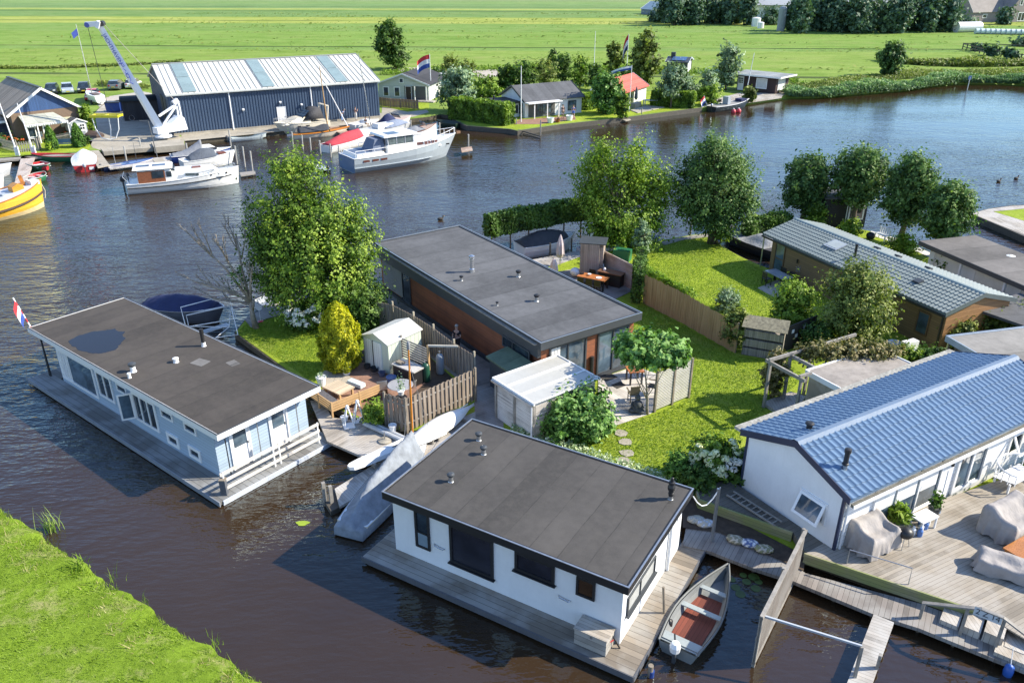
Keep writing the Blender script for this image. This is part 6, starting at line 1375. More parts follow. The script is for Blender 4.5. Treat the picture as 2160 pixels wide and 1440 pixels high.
p = pt(2127,1415,.15); t = Thing('fender', 'blue inflated fender hanging below the deck stairs', 'fender', tuple(p)); t.part('body', MB().lathe((0,0,0),[(.02,-.28),(.13,-.2),(.15,0),(.13,.2),(.03,.28)],12), paint('blue fender',(.03,.11,.42),.4), smooth=True); t.part('rope', MB().tube([(0,0,.28),(.1,.25,.75)],.012,5), WHITE)
p = HA @ Vector((9.6,2.2,.33)); t = Thing('boat_hook_post', 'slim leaning steel-shod post at the edge of the houseboat deck', 'post', tuple(p)); t.part('post', MB().tube([(.35,-.15,-.2),(.25,0,1.0)],.045,8), POSTWOOD)
q = HA @ Vector((10.14,1.9,.25)); t = Thing('fender', 'black rubber fender between the white houseboat and grey boat', 'fender', tuple(q)); t.part('body', MB().lathe((.12,0,0),[(.02,-.2),(.12,-.13),(.12,.13),(.02,.2)],10), BLACK, smooth=True)
# ---------------------------------------------------------------- jetties in the middle
slab('jetty_deck', 'grey plank landing deck between the two houseboats', 'deck', [(655,845),(690,930),(770,965),(850,992),(900,960),(975,915),(1003,900),(1003,868),(960,885),(870,925),(845,915),(800,892),(762,888),(700,880),(680,842)], .44, .12, boards('landing planks',(.27,.24,.205),-38,.145,grey=(.33,.31,.285)))
slab('finger_jetty', 'narrow plank jetty beside the covered sailing boat', 'jetty', [(800,972),(850,990),(716,1068),(706,1030)], .38, .12, boards('finger planks',(.30,.28,.25),40,.12,grey=(.38,.37,.35)))
for (u,v,h,lab) in ((686,1056,1.0,'taller squared post at the end of the finger jetty'),(700,1060,.85,'shorter squared post at the end of the finger jetty')):
    p = pt(u,v,.2); solo('jetty_post', lab, 'post', MB().obox((p.x,p.y,.3),(.14,.14,h+.6),R(30)), GREYWOOD, (p.x,p.y,-.2), group='posts of the finger jetty')
slab('dock_float', 'dark low float under the posts of the finger jetty', 'float', [(680,1050),(704,1032),(718,1068),(698,1078)], .22, .3, WETWOOD)
slab('boardwalk_edge', 'plank edge of the landing along the white hull', 'deck', [(905,958),(990,908),(1000,882),(940,905)], .47, .05, boards('landing planks',(0,0,0),0))
p = pt(476,1048,.1); t = Thing('mooring_post', 'thick dark square mooring post at the front corner of the blue houseboat', 'mooring post', (p.x,p.y,-.5)); t.part('post', MB().box(-.12,.12,-.12,.12,0,1.45), paint('navy stained post',(.10,.11,.13),.7,var=.3,dirt=.3)); t.part('cap', MB().box(-.13,.13,-.13,.13,1.452,1.5), POSTWOOD)
# ---------------------------------------------------------------- garden behind the blue houseboat
def fence_run(label, pts, z0, h, over=.12, alt=True, mat=None, bw=.13, cat='fence', name='board_fence'):
    P = [pt(u,v,z0) for u,v in pts]; t = Thing(name, label, cat, tuple(P[0])); mat = mat or TIMBER_FENCE
    for a, b in zip(P, P[1:]):
        d = b-a; L = d.length; d.normalize(); nn = Vector((-d.y,d.x,0)); m = MB(); n = int(L/bw)
        for k in range(n):
            c = a+d*(L*(k+.5)/n)+nn*(.025 if k % 2 else -.025); hh = h-.02*random.random()
            m.beam(c+Vector((0,0,.04)), c+Vector((0,0,hh)), bw*1.02, .018, nn)
        t.part('board_panel', m, mat, world=True)
        t.part('rail', MB().beam(a+Vector((0,0,h*.25)), b+Vector((0,0,h*.25)), .035,.07).beam(a+Vector((0,0,h*.8)), b+Vector((0,0,h*.8)), .035,.07), GREYWOOD, world=True)
        t.part('post', MB().beam(a-nn*.09+Vector((0,0,-.1)), a-nn*.09+Vector((0,0,h+over)), .09,.09,nn), POSTWOOD, world=True)
    t.part('post', MB().beam(P[-1]-nn*.09+Vector((0,0,-.1)), P[-1]-nn*.09+Vector((0,0,h+over)), .09,.09,nn), POSTWOOD, world=True)
    return t
tt = NT('fence boards'); co_ = tt.coord(); nz = tt.noise(tt.scaled(co_,(9,9,.6)),1.0,4,.7); TIMBER_FENCE = tt.done(tt.ramp(nz,[(.28,(.13,.10,.075)),(.5,(.27,.215,.165)),(.72,(.38,.33,.28))]),.85,0.0,tt.bump(nz,.4,.01))
fence_run('weathered board fence with alternating planks in front of the garden corner', [(818,898),(857,912),(1001,845)], .42, 1.75)
def top2ground(u, v, h): p = pt(u,v,h); return p
Pb = [top2ground(u,v,2.15) for u,v in ((797,636),(826,642),(870,664),(912,690),(955,722),(998,748))]
t = Thing('board_fence', 'long board fence along the path of the brick house', 'fence', (Pb[0].x,Pb[0].y,.42))
for a, b in zip(Pb, Pb[1:]):
    a = Vector((a.x,a.y,.42)); b = Vector((b.x,b.y,.42)); d = b-a; L = d.length; d.normalize(); nn = Vector((-d.y,d.x,0)); m = MB(); n = max(2,int(L/.13))
    for k in range(n): c = a+d*(L*(k+.5)/n)+nn*(.02 if k % 2 else -.02); m.beam(c+Vector((0,0,.03)), c+Vector((0,0,1.72)), .132,.018,nn)
    t.part('board_panel', m, TIMBER_FENCE, world=True); t.part('post', MB().beam(b+nn*.07, b+nn*.07+Vector((0,0,1.9)), .09,.09,nn), paint('pale post',(.40,.36,.28),.8,var=.2), world=True)
# corner sofa
p, q = pt(702,880,.45), pt(648,842,.45); t = Thing('corner_sofa', 'slatted wooden corner sofa with dark cushions on the brick paving', 'sofa', tuple(p), ang(p,q)); L1 = (q-p).length; L2 = (pt(782,820,.45)-p).length
PINE = paint('oiled pine',(.52,.33,.16),.55,var=.15)
m = MB()
for k in range(4): m.box(0,L1,-.03,.02,.30+k*.13,.39+k*.13); m.box(-.03,.02,-L2,0.0,.30+k*.13,.39+k*.13)
t.part('backrest', m, PINE)
for x,y in ((0,0),(L1,0),(L1*.5,0),(0,-L2),(0,-L2*.5)): t.part('leg', MB().box(x-.04,x+.04,y-.04,y+.04,0,.82), PINE)
t.part('seat', MB().box(.03,L1,-.72,-.035,.26,.32).box(.03,.72,-L2,-.725,.26,.32), PINE); t.part('cushion', MB().box(.1,L1-.1,-.7,-.06,.325,.42), cloth('dark cushion',(.10,.095,.10)))
p = pt(716,832,.45); t = Thing('coffee_table', 'square plank coffee table inside the corner sofa', 'table', tuple(p), R(-38)); t.part('table_top', MB().box(-.62,.62,-.5,.5,.38,.44), planks('table planks',(.45,.36,.25),.14,'X',var=.15))
for x in (-.52,.52):
    for y in (-.4,.4): t.part('leg', MB().box(x-.05,x+.05,y-.05,y+.05,0,.38), PINE)
p = pt(752,812,.45); solo('cushion', 'flat white and blue folded cushion beyond the coffee table', 'cushion', MB().obox((p.x,p.y,.55),(.95,.35,.2),R(-35)), cloth('aqua white cushion',(.55,.65,.66)), tuple(p))
# storage bench, trellis, bottles, table
p, q = pt(828,800,.42), pt(898,812,.42); t = Thing('storage_bench', 'black storage cabinet with pale worktop beside the metal shed', 'cabinet', tuple(p), R(-38)); t.part('body', MB().box(0,1.5,.1,.8,0,.82), BLACK); t.part('worktop', MB().box(-.06,1.56,.04,.86,.825,.88), paint('pale worktop',(.52,.50,.47),.6,dirt=.3))
t.part('shelf_stuff', MB().box(.1,.5,.2,.5,.885,1.0), POSTWOOD)
p, q = pt(850,775,.42), pt(906,800,.42); t = Thing('trellis', 'slatted trellis with timber frame behind the black cabinet', 'trellis', tuple(p), ang(p,q)); L1 = (q-p).length
for k in range(8): t.part('slat', MB().box(0,L1,-.02,.02,.7+k*.14,.78+k*.14), GREYWOOD)
t.part('post', MB().box(-.05,.05,-.05,.05,0,1.9), GREYWOOD); t.part('post', MB().box(L1-.05,L1+.05,-.05,.05,0,1.95), PINE); t.part('top_beam', MB().beam((L1,0,1.93),(L1+1.2,.95,1.93),.09,.09), paint('pale beam',(.5,.47,.4),.7))
for (u,v,r,h,c,lab) in ((899,803,.22,1.05,(.015,.075,.045),'dark green gas bottle beside the black cabinet'),(929,787,.21,1.15,(.30,.34,.38),'tall pale grey blue gas bottle inside the fence corner')):
    p = pt(u,v,.42); t = Thing('gas_bottle', lab, 'gas bottle', tuple(p)); t.part('body', MB().lathe((0,0,0),[(r*.9,0),(r,.06),(r,h*.82),(r*.7,h*.95),(.05,h)],14), paint(lab[:14],c,.4,dirt=.15), smooth=True); t.part('valve', MB().cyl((0,0,h),.045,.14,8), STEEL)
p = pt(846,838,.42); t = Thing('round_table', 'round grey garden table inside the board fence', 'table', tuple(p)); t.part('table_top', MB().lathe((0,0,.7),[(.62,0),(.64,.015),(.62,.03)],24), paint('zinc top',(.33,.33,.34),.4)); t.part('leg', MB().cyl((0,0,0),.05,.7,8), DARKMETAL); t.part('base', MB().cyl((0,0,0),.3,.03,14), DARKMETAL)
P = pt(842,826,1.13); pot('plant_pot','square white pot with small olive plant on the round table',846,832,1.16,.17,.22,WHITE,L_SILVER,130,.09,.8)
p = pt(806,835,.42); t = Thing('garden_chair', 'dark metal chair beside the round table', 'chair', tuple(p), R(200)); t.part('seat', MB().box(-.25,.25,-.25,.25,.42,.46), DARKMETAL); t.part('backrest', MB().box(-.25,.25,.22,.26,.46,.95), STEEL)
for x in (-.22,.22):
    for y in (-.22,.22): t.part('leg', MB().tube([(x,y,0),(x,y,.42)],.018,6), DARKMETAL)
pot('plant_pot','white pot with small plant below the golden conifer',731,788,.42,.26,.52,WHITE_CLEAN,L_DARK,70,.10,.25)
pot('plant_pot','white pot with a cactus near the roof corner of the blue houseboat',679,812,.42,.25,.48,WHITE_CLEAN,L_SILVER,50,.1,.3)
pot('bucket','blue plastic tub on the paving near the cabinet',826,805,.42,.26,.3,paint('blue tub',(.13,.20,.40),.5),cat='tub'); pot('bucket','grey bucket behind the round table',871,815,.42,.2,.38,STEEL,cat='bucket')
pot('bucket','white bucket at the foot of the board fence corner',829,912,.44,.18,.42,WHITE,cat='bucket'); pot('plant_pot','small white pot left of the obelisk lanterns',727,888,.42,.18,.25,WHITE,cat='plant pot')
for (u,v,lab) in ((736,898,'open white pyramid lantern frame nearer the water'),(757,886,'open white pyramid lantern frame beside the flower bed')):
    p = pt(u,v,.44); t = Thing('lantern', lab, 'lantern', tuple(p), R(20), group='pyramid lanterns on the landing')
    for x in (-.24,.24):
        for y in (-.24,.24): t.part('bar', MB().beam((x,y,0),(x*.12,y*.12,1.0),.05,.05), WHITE)
    t.part('base', MB().box(-.26,.26,-.26,.26,-.02,.02), WHITE); t.part('top', MB().lathe((0,0,.98),[(.1,0),(.07,.1),(.01,.14)],8), WHITE)
p, q = pt(768,893,.55), pt(855,932,.55); solo('gutter_bundle', 'bundle of grey white gutters lying at the foot of the flower bed', 'gutter', MB().tube([p,q],.11,8).tube([p+Vector((.15,.18,0)),q+Vector((.15,.18,0))],.09,8), paint('pale gutter',(.50,.52,.54),.5,dirt=.2), tuple(p))
p = pt(812,930,.44); t = Thing('parasol_stand', 'grey round parasol foot on the landing deck', 'parasol stand', tuple(p)); t.part('foot', MB().lathe((0,0,0),[(.3,0),(.3,.06),(.1,.12)],18), CONCRETE); t.part('stem', MB().cyl((0,0,.1),.03,.38,8), STEEL)
# flotsam of the shed corner: small tools
for k, (u,v,s,c,lab) in enumerate(((790,782,.22,(.03,.03,.035),'black plastic crate by the metal shed doors'),(806,792,.2,(.10,.12,.2),'dark blue basin on the ground near the shed'),(775,776,.18,(.05,.05,.05),'black bowl at the foot of the golden conifer'))):
    p = pt(u,v,.42); solo('crate', lab, 'container', MB().lathe(p,[(s*.8,0),(s,.22),(s*.92,.22),(s*.75,.05)],12), paint('crate%d'%k,c,.5), tuple(p))
p, q = pt(783,790,.45), pt(833,775,.6); solo('pole', 'long thin pole lying against the black cabinet', 'pole', MB().tube([p,q],.02,6), DARKMETAL, tuple(p))
# aluminium gangway frame behind the blue houseboat roof
t = Thing('gangway_frame', 'white aluminium tube gangway frame behind the blue houseboat', 'gangway', tuple(pt(445,705,.3)))
def loop(pts, r=.03): return MB().tube(pts+[pts[0]], r, 6)
a0 = [pt(388,700,1.0)]; A = lambda u,v,z: pt(u,v,z)
t.part('frame', loop([A(392,690,.9),A(381,648,1.9),A(480,622,1.9),A(499,672,.9)]), WHITE, world=True); t.part('frame', loop([A(398,688,.7),A(393,665,1.3),A(485,645,1.3),A(483,690,.5)]), WHITE, world=True)
t.part('frame', loop([A(455,712,.45),A(502,706,.45),A(488,648,1.5),A(483,690,.5)]), WHITE, world=True); t.part('walkway', MB().beam(A(410,706,.45),A(482,684,.45),.5,.05), STEEL, world=True)
# flag on the bow corner of the blue houseboat
HB = Matrix.Translation((-25.15,37.81,0)) @ Matrix.Rotation(R(-38.1),4,'Z')
def flag(label, foot, top, w, h, dirv, cols, droop=.5, pole=WHITE, poles=.035, name='flagpole', cat='flagpole', sag=0.0, ball=True, wrap=None):
    t = Thing(name, label, cat, tuple(foot)); foot, top = Vector(foot), Vector(top)
    if wrap:
        for k in range(8): t.part('pole_band', MB().tube([foot.lerp(top,k/8),foot.lerp(top,(k+1)/8)], poles, 8), WHITE if k % 2 else wrap, world=True)
    else: t.part('pole', MB().tube([foot,foot.lerp(top,.5),top],[poles*1.3,poles,poles*.7],8), pole, world=True)
    d = Vector(dirv).normalized(); up = (foot-top).normalized()
    if not cols: return t
    n = len(cols)
    fl = None
    for k, c in enumerate(cols):
        m = MB(); rs = []
        for i in range(13):
            f = i/12; ww = w*f; fall = Vector((0,0,-1))*(droop*ww*f)
            wv = Vector((-d.y,d.x,0))*(.12*w*math.sin(f*7)*f)
            st = top+up*(h*(k/n)+.1)+d*ww*(1-.25*droop)+fall+wv; en = top+up*(h*((k+1)/n)+.1)+d*ww*(1-.25*droop)+fall+wv*1.0
            rs.append([st,en])
        m.loft(rs, False, False); o = t.part('flag_stripe', m, c, world=True)
    return t
FR_, FW_, FB_ = cloth('flag red',(.50,.03,.04)), cloth('flag white',(.75,.75,.75)), cloth('flag blue',(.03,.07,.30))
f0 = HB @ Vector((.1,.2,2.6)); f1 = pt(25,622,4.3)
flag('short red white banded pole with drooping Dutch flag on the blue houseboat corner', f0, pt(27,628,4.4), .8, .95, (.3,-.7,0), [FR_,FW_,FB_], 1.1, wrap=paint('red band',(.5,.03,.04),.4))
# small landing left end of the blue houseboat
t = Thing('barbecue_stand', 'dark garden chairs stacked on the left end deck of the blue houseboat', 'chair', HB @ Vector((1.3,1.0,.25)), R(-38))
for k in range(3): t.part('chair_frame', MB().box(.1,.65,-.3+k*.5,.1+k*.5,.4,.46).box(.1,.16,-.3+k*.5,.1+k*.5,.46,.95), DARKMETAL)
t.part('tall_rod', MB().tube([(-.35,-.9,0),(-.5,-.8,2.2)],.025,6), DARKMETAL)
# ---------------------------------------------------------------- marina: crane, cars, jetties, furniture
CRW = paint('crane white',(.82,.83,.85),.35,var=.03,dirt=.1)
cb = pt(345,288,.95); t = Thing('boat_crane','tall white boat crane with blue lettering on the marina quay','crane',tuple(cb))
fwd = (pt(374,283,.95)-cb).to_2d().normalized(); fx = Vector((fwd.x,fwd.y,0)); fy = Vector((-fx.y,fx.x,0))
def CP(a, b, z): return cb+fx*a+fy*b+Vector((0,0,z))
t.part('base', MB().lathe(cb,[(.95,-.05),(.95,.12),(.6,.2),(.6,.45)],16), CRW, world=True)
m = MB(); pr = [(-.9,.45),(3.0,.45),(2.75,1.9),(2.2,2.15),(.9,1.35),(-.9,1.15)]
m.loft([[CP(a,b,z) for a,z in pr] for b in (-.55,.55)], True, True); t.part('turntable', m, CRW, world=True)
s_ = mpp_ = (cb.y*_c+(CAMH-1)*_s)/1690
tipz = hgt(cb+Vector((0,1,0)),52); tip = Vector(((209-1080)/1690*((cb.y+1)*_c+(CAMH-tipz)*_s), cb.y+1.0, tipz)); root = CP(-.35,0,1.2)
m = MB(); d = (tip-root); m.loft([[root+d*f+fy*(sy*w_)+Vector((.75,.0,.42)).normalized()*(sx*h_) for sx,sy in ((-1,-1),(1,-1),(1,1),(-1,1))] for f,w_,h_ in ((0,.34,.38),(.5,.29,.32),(1,.23,.25))], True, True); t.part('jib', m, CRW, world=True)
t.part('jib_head', MB().beam(tip+Vector((.3,0,.1)), tip+Vector((-1.5,0,.0)), .5,.55).beam(tip+Vector((-.1,-.2,-.35)),tip+Vector((.2,-.2,.35)),.7,.4), CRW, world=True)
t.part('pulley', MB().tube([tip+Vector((-1.3,-.3,-.05)),tip+Vector((-1.3,.3,-.05))],.28,12), paint('crane blue',(.10,.13,.42),.4), world=True)
t.part('head_wheel', MB().tube([tip+Vector((.35,-.3,.1)),tip+Vector((.35,.3,.1))],.3,12), DARKMETAL, world=True)
t.part('tie_bar', MB().beam(CP(-.1,0,2.4),CP(2.5,0,3.5),.22,.22).beam(CP(.3,0,1.4),CP(2.4,0,3.4),.2,.2), CRW, world=True); t.part('mast_frame', MB().beam(CP(2.55,-.3,1.9),CP(2.5,-.3,3.6),.16,.16).beam(CP(2.55,.3,1.9),CP(2.5,.3,3.6),.16,.16).beam(CP(2.0,0,3.6),CP(2.6,0,3.9),.4,.5), CRW, world=True)
t.part('stay_rope', MB().tube([CP(2.3,0,3.8),tip+Vector((.4,0,.2))],.03,5), DARKMETAL, world=True)
hook = pt(231,240,.5); hook = Vector((tip.x-1.35,tip.y-.1,0)); zy = hgt(hook,244)
t.part('hoist_rope', MB().tube([tip+Vector((-1.35,0,-.2)),Vector((hook.x+.4,hook.y,zy+1.6))],.03,5).tube([Vector((hook.x+.4,hook.y,zy+1.6)),Vector((hook.x-1.5,hook.y-.5,zy+.15))],.02,4).tube([Vector((hook.x+.4,hook.y,zy+1.6)),Vector((hook.x+1.5,hook.y-.4,zy+.15))],.02,4), DARKMETAL, world=True)
dv = root-tip; xax = dv.normalized()
ca = Vector((0,-1,.05)); zax = (ca-xax*ca.dot(xax)).normalized(); yax = zax.cross(xax)
Mt = Matrix((xax,yax,zax)).transposed().to_4x4(); INK = paint('crane ink',(.04,.06,.40),.4)
lp = tip.lerp(root,.235)+zax*.29; o = text('lettering','JACHTHAVEN',.62,INK,t.o,t.L(lp),Mt.to_euler(),.01,.92); 
m = MB(); 
for f0, pts in ((.37,[(0,-.3),(.1,.3),(.45,.35),(.5,.05),(.1,.0)]),(.42,[(0,-.1),(.3,.15),(.5,-.15),(.8,.15)]),(.47,[(0,.25),(.1,-.25),(.5,-.2),(.45,.2),(.15,.25),(.8,.1),(1.0,-.25),(1.3,.1)])):
    c0 = tip.lerp(root,f0)+zax*.33; m.tube([c0+xax*a+yax*b*.7 for a,b in pts],.04,4)
t.part('script_lettering', m, INK, world=True)
# yellow spreader beam with slings
t = Thing('spreader_frame','yellow lifting frame with white slings hanging from the crane','lifting frame',(hook.x,hook.y,zy)); YF = paint('lifting yellow',(.62,.55,.03),.4)
for y in (-.6,.6): t.part('long_beam', MB().box(-1.7,1.7,y-.12,y+.12,-.15,.15), YF)
for x in (-1.6,0,1.6): t.part('cross_beam', MB().box(x-.12,x+.12,-.475,.475,-.1,.1), YF)
gz = zy-.5
for x,a in ((-1.5,.7),(.5,-.2),(1.6,-.7)): t.part('sling', MB().tube([(x,-.5,-.1),(x+a*.25,-.5,-gz*.55),(x+a*1.0,-.6,-gz*.93)],.06,5), WHITE)
t.part('sling', MB().tube([(-.8,-.6,-gz*.93),(.2,-.7,-gz*.99),(.9,-.6,-gz*.93)],.06,5), WHITE)
def car(label, u, v, rz, col, van=False, z=.51):
    p = pt(u,v,z); t = Thing('parked_car',label,'car',tuple(p),rz,'cars parked on the marina grass'); L, W, m = 4.3, 1.75, MB(); b = paint('car %s'%label[:22],col,.25,var=.04,spec=.6)
    side = [(-2.15,.42),(-2.1,.85),(-1.95,.98 if not van else 1.0),(-1.0,1.0),(1.0,.98),(1.9,.86),(2.12,.72),(2.15,.42),(2.0,.25),(-2.0,.25)]
    m.loft([[Vector((x*(1-.03*abs(k)),y,z_-.04*(abs(k)))) for x,z_ in side] for k,y in ((1,-.87),(.4,-.86),(0,-.6),(0,.6),(.4,.86),(1,.87))], True, True); t.part('body', m, b, smooth=False)
    h = 1.5; cab = [(-1.95,.97),(-1.6,h-.04),(-.2,h),(.35,h-.05),(1.05,.97)]
    g = MB(); g.loft([[Vector((x,y*(1-.16*(z_-.97)/.53),z_)) for x,z_ in cab] for y in (-.82,.82)], True, True); t.part('cabin', g, GLASS)
    t.part('roof', MB().loft([[Vector((x,y,z_)) for x,z_ in ((-1.62,h-.03),(-.2,h+.02),(.34,h-.03))] for y in (-.66,-.3,.3,.66)], False, False), b)
    for x in (-1.35,1.35):
        for y in (-.82,.82): w = t.part('wheel', MB().tube([(x,y-.1,.32),(x,y+.1,.32)],.32,14), RUBBER); t.part('rim', MB().tube([(x,y-.11,.32),(x,y+.11,.32)],.19,10), STEEL, under=w)
    for y in (-.62,.62): t.part('headlight', MB().obox((2.08,y,.72),(.12,.34,.16)), WHITE_CLEAN); t.part('tail_light', MB().obox((-2.09,y,.82),(.1,.22,.22)), paint('tail red',(.4,.02,.02),.3))
    t.part('number_plate', MB().obox((2.165,0,.48),(.02,.5,.12)).obox((-2.14,0,.58),(.06,.5,.12)), paint('plate yellow',(.62,.48,.03),.5)); return t
car('dark car mostly hidden behind the marina house roof',111,197,R(-70),(.03,.04,.05)); car('silver blue car with its nose to the road, second from the left',144,196,R(-62),(.36,.42,.48)); car('black hatchback next to the silver blue car',179,194,R(-68),(.02,.025,.03)); car('dark grey car parked with its back to us beside the crane jib',247,188,R(100),(.14,.16,.17)); car('white car half hidden behind the crane jib',283,185,R(100),(.66,.67,.66)); car('small red car behind the white dinghy on the trailer',197,210,R(-72),(.50,.025,.05))
# bins, dark store, bicycle by the hall gable
p = pt(300,250,.51); t = Thing('dark_store','dark timber store with black domed cover beside the boat hall','store',tuple(p),R(25)); t.part('body', MB().box(-2.2,2.2,-1.2,1.4,0,2.5), planks('dark store boards',(.035,.035,.04),.2,'X')); t.part('cover', MB().loft([[(x,y,2.5),(x*.96,y*.6,2.95),(x*.96,-y*.6,2.95),(x,-y,2.5)] for x,y in ((-2.4,1.5),(2.4,1.5))],True,True), cloth('store cover',(.02,.03,.04)))
for k,(u,v,lab) in enumerate(((242,236,'blue waste container, left of the pair beside the dark store'),(263,234,'blue waste container, right of the pair beside the dark store'))):
    p = pt(u,v,.51); t = Thing('waste_container',lab,'container',tuple(p),R(10)); t.part('body', frustum(MB(),-.9,.9,-.6,.6,.1,1.3,-.08,-.08,-.06), BLUEHULL if k == 0 else paint('darker blue',(.02,.04,.14),.4)); t.part('lid', MB().box(-1.0,1.0,-.68,.68,1.32,1.42), CHARCOAL)
p = pt(270,255,.51); t = Thing('bicycle','dark bicycle leaning beside the store','bicycle',tuple(p),R(8))
for x in (-.55,.55):
    w = [(x+.34*math.cos(k*.45),0,.36+.34*math.sin(k*.45)) for k in range(15)]; t.part('wheel', MB().tube(w,.025,5,False), STEEL)
t.part('frame', MB().tube([(-.55,0,.36),(-.15,0,.9),(.4,0,.85),(.0,0,.35),(-.55,0,.36)],.025,5).tube([(.4,0,.85),(.55,0,.36)],.025,5).tube([(-.2,0,.95),(0,0,.35)],.02,5), DARKMETAL)
# quay dinghy upside down, bench, fence of the marina house
p = pt(186,287,.5); m = MB(); rs = [[Vector((x,w_*math.cos(a),h_*math.sin(a))) for a in [math.pi*k/6 for k in range(7)]] for x,w_,h_ in ((-2,.2,.3),(-1.6,.7,.6),(-.5,.95,.75),(.8,.95,.7),(1.9,.7,.5),(2.2,.3,.3))]
m.loft(rs,False,True); m.xf(Matrix.Translation(p) @ Matrix.Rotation(R(-20),4,'Z')); solo('upturned_boat','dark brown boat hull stored upside down by the marina house wall','boat',m,paint('brown hull',(.075,.05,.04),.5),tuple(p))
p = pt(139,311,.5); t = Thing('bench','blue grey garden bench facing the water between two conifers','bench',tuple(p),R(12)); BB = paint('bench blue',(.16,.27,.36),.5)
t.part('seat', MB().box(-1.1,1.1,-.25,.2,.42,.47), BB); t.part('backrest', MB().box(-1.1,1.1,.2,.26,.5,.92), BB)
for x in (-1.0,1.0): t.part('leg', MB().beam((x,-.2,0),(x,-.2,.6),.06,.06).beam((x,.23,0),(x,.23,.9),.06,.06).beam((x,-.25,.6),(x,.25,.6),.06,.06), WHITE)
PF = [pt(u,v,.5) for u,v in ((-20,306),(38,322),(82,318),(86,313))]
t = Thing('picket_fence','weathered picket fence around the front garden of the marina house','fence',tuple(PF[0]))
for a,b in zip(PF,PF[1:]):
    d = (b-a); L = d.length; m = MB(); n = max(2,int(L/.22))
    for k in range(n): c = a.lerp(b,(k+.5)/n); m.beam(c,c+Vector((0,0,1.15)),.12,.02,(d.y,-d.x,0))
    t.part('picket_panel', m, GREYWOOD, world=True); t.part('rail', MB().beam(a+Vector((0,.03,.3)),b+Vector((0,.03,.3)),.04,.08).beam(a+Vector((0,.03,.9)),b+Vector((0,.03,.9)),.04,.08), GREYWOOD, world=True)
    t.part('post', MB().beam(b,b+Vector((0,0,1.4)),.14,.14), GREYWOOD, world=True)
PF = [pt(u,v,.5) for u,v in ((112,306),(150,298))]; t = Thing('picket_fence','short picket fence between the conifers behind the bench','fence',tuple(PF[0])); a,b = PF; m = MB()
for k in range(18): c = a.lerp(b,(k+.5)/18); m.beam(c,c+Vector((0,0,1.05)),.1,.02,(0,1,0))
t.part('picket_panel', m, GREYWOOD, world=True); t.part('rail', MB().beam(a+Vector((0,.03,.8)),b+Vector((0,.03,.8)),.04,.08), GREYWOOD, world=True)
for (u,v,lab) in ((70,300,'white garden chair inside the picket fence, left'),(86,296,'white garden chair inside the picket fence, right')):
    p = pt(u,v,.5); t = Thing('garden_chair',lab,'chair',tuple(p),R(20)); t.part('seat', MB().box(-.3,.3,-.3,.3,.4,.45), WHITE); t.part('backrest', MB().box(-.3,.3,.25,.3,.45,.95), WHITE); t.part('leg', MB().box(-.28,-.24,-.28,-.24,0,.4), WHITE); t.part('leg', MB().box(.24,.28,-.28,-.24,0,.4), WHITE)
# poles and masts of the marina
for (u,v,u1,v1,lab,r) in ((38,328,-6,180,'white flagpole leaning at the left edge before the marina house',.075),(73,327,43,218,'bare white flagpole in front of the porch',.07)):
    p = pt(u,v,.5); q = Vector((p.x+(u1-u)*(p.y*_c+18*_s)/1690*.3, p.y, hgt(p,v1))); t = Thing('flagpole',lab,'flagpole',tuple(p)); t.part('pole', MB().tube([p,q],[r*1.2,r*.6],8), WHITE, world=True); t.part('foot', MB().box(-.22,-.1,-.1,.1,0,1.0).box(.1,.22,-.1,.1,0,1.0), WHITE)
p = pt(332,332,.1); q = Vector((p.x-.25,p.y,hgt(p,256))); solo('lamp_mast','thin dark mast with white lamp arm on the boarded jetty before the quay','mast',MB().tube([p,q],[.06,.04],7).beam(q,q+Vector((-1.0,0,.05)),.10,.08), paint('mast grey',(.12,.125,.13),.4), tuple(p))
# jetties of the marina
slab('jetty','wide plank jetty beside the red and green rowing boats','jetty',[(45,330),(73,332),(52,395),(30,388)],.5,.15,boards('pinkish planks',(.33,.27,.23),10,.16,grey=(.36,.32,.29)))
slab('gangplank','pale concrete gangplank from the quay to the boarded jetty','gangplank',[(186,318),(208,317),(231,348),(206,353)],.62,.12,CONCRETE)
slab('jetty','boarded finger jetty behind the white cabin motorboat','jetty',[(222,348),(318,334),(420,322),(430,327),(340,341),(232,356)],.42,.12,boards('grey finger planks',(.30,.28,.26),60,.2,grey=(.38,.36,.34)))
slab('side_jetty','pale plank side arm of the finger jetty','jetty',[(322,336),(342,333),(352,345),(330,349)],.46,.1,CONCRETE)
slab('jetty','plank jetty with ramp between the boats before the boat hall','jetty',[(694,268),(712,265),(738,279),(762,289),(800,283),(790,292),(745,296),(716,281)],.5,.12,boards('brown jetty planks',(.26,.18,.13),35,.18,grey=(.33,.26,.21)))
slab('jetty','small plank landing at the bow of the steel cruiser','jetty',[(972,312),(995,309),(997,316),(974,320)],.6,.12,boards('brown jetty planks',(0,0,0),0))
slab('jetty','small landing at the end of the white motorboat','jetty',[(505,364),(538,360),(539,366),(508,371)],.3,.1,GREYWOOD)
slab('bank_walk','narrow plank walk along the marina lawn','walkway',[(-60,343),(0,339),(75,332),(186,326),(186,321),(75,326),(0,333),(-60,337)],.5,.2,GREYWOOD)
k = 0
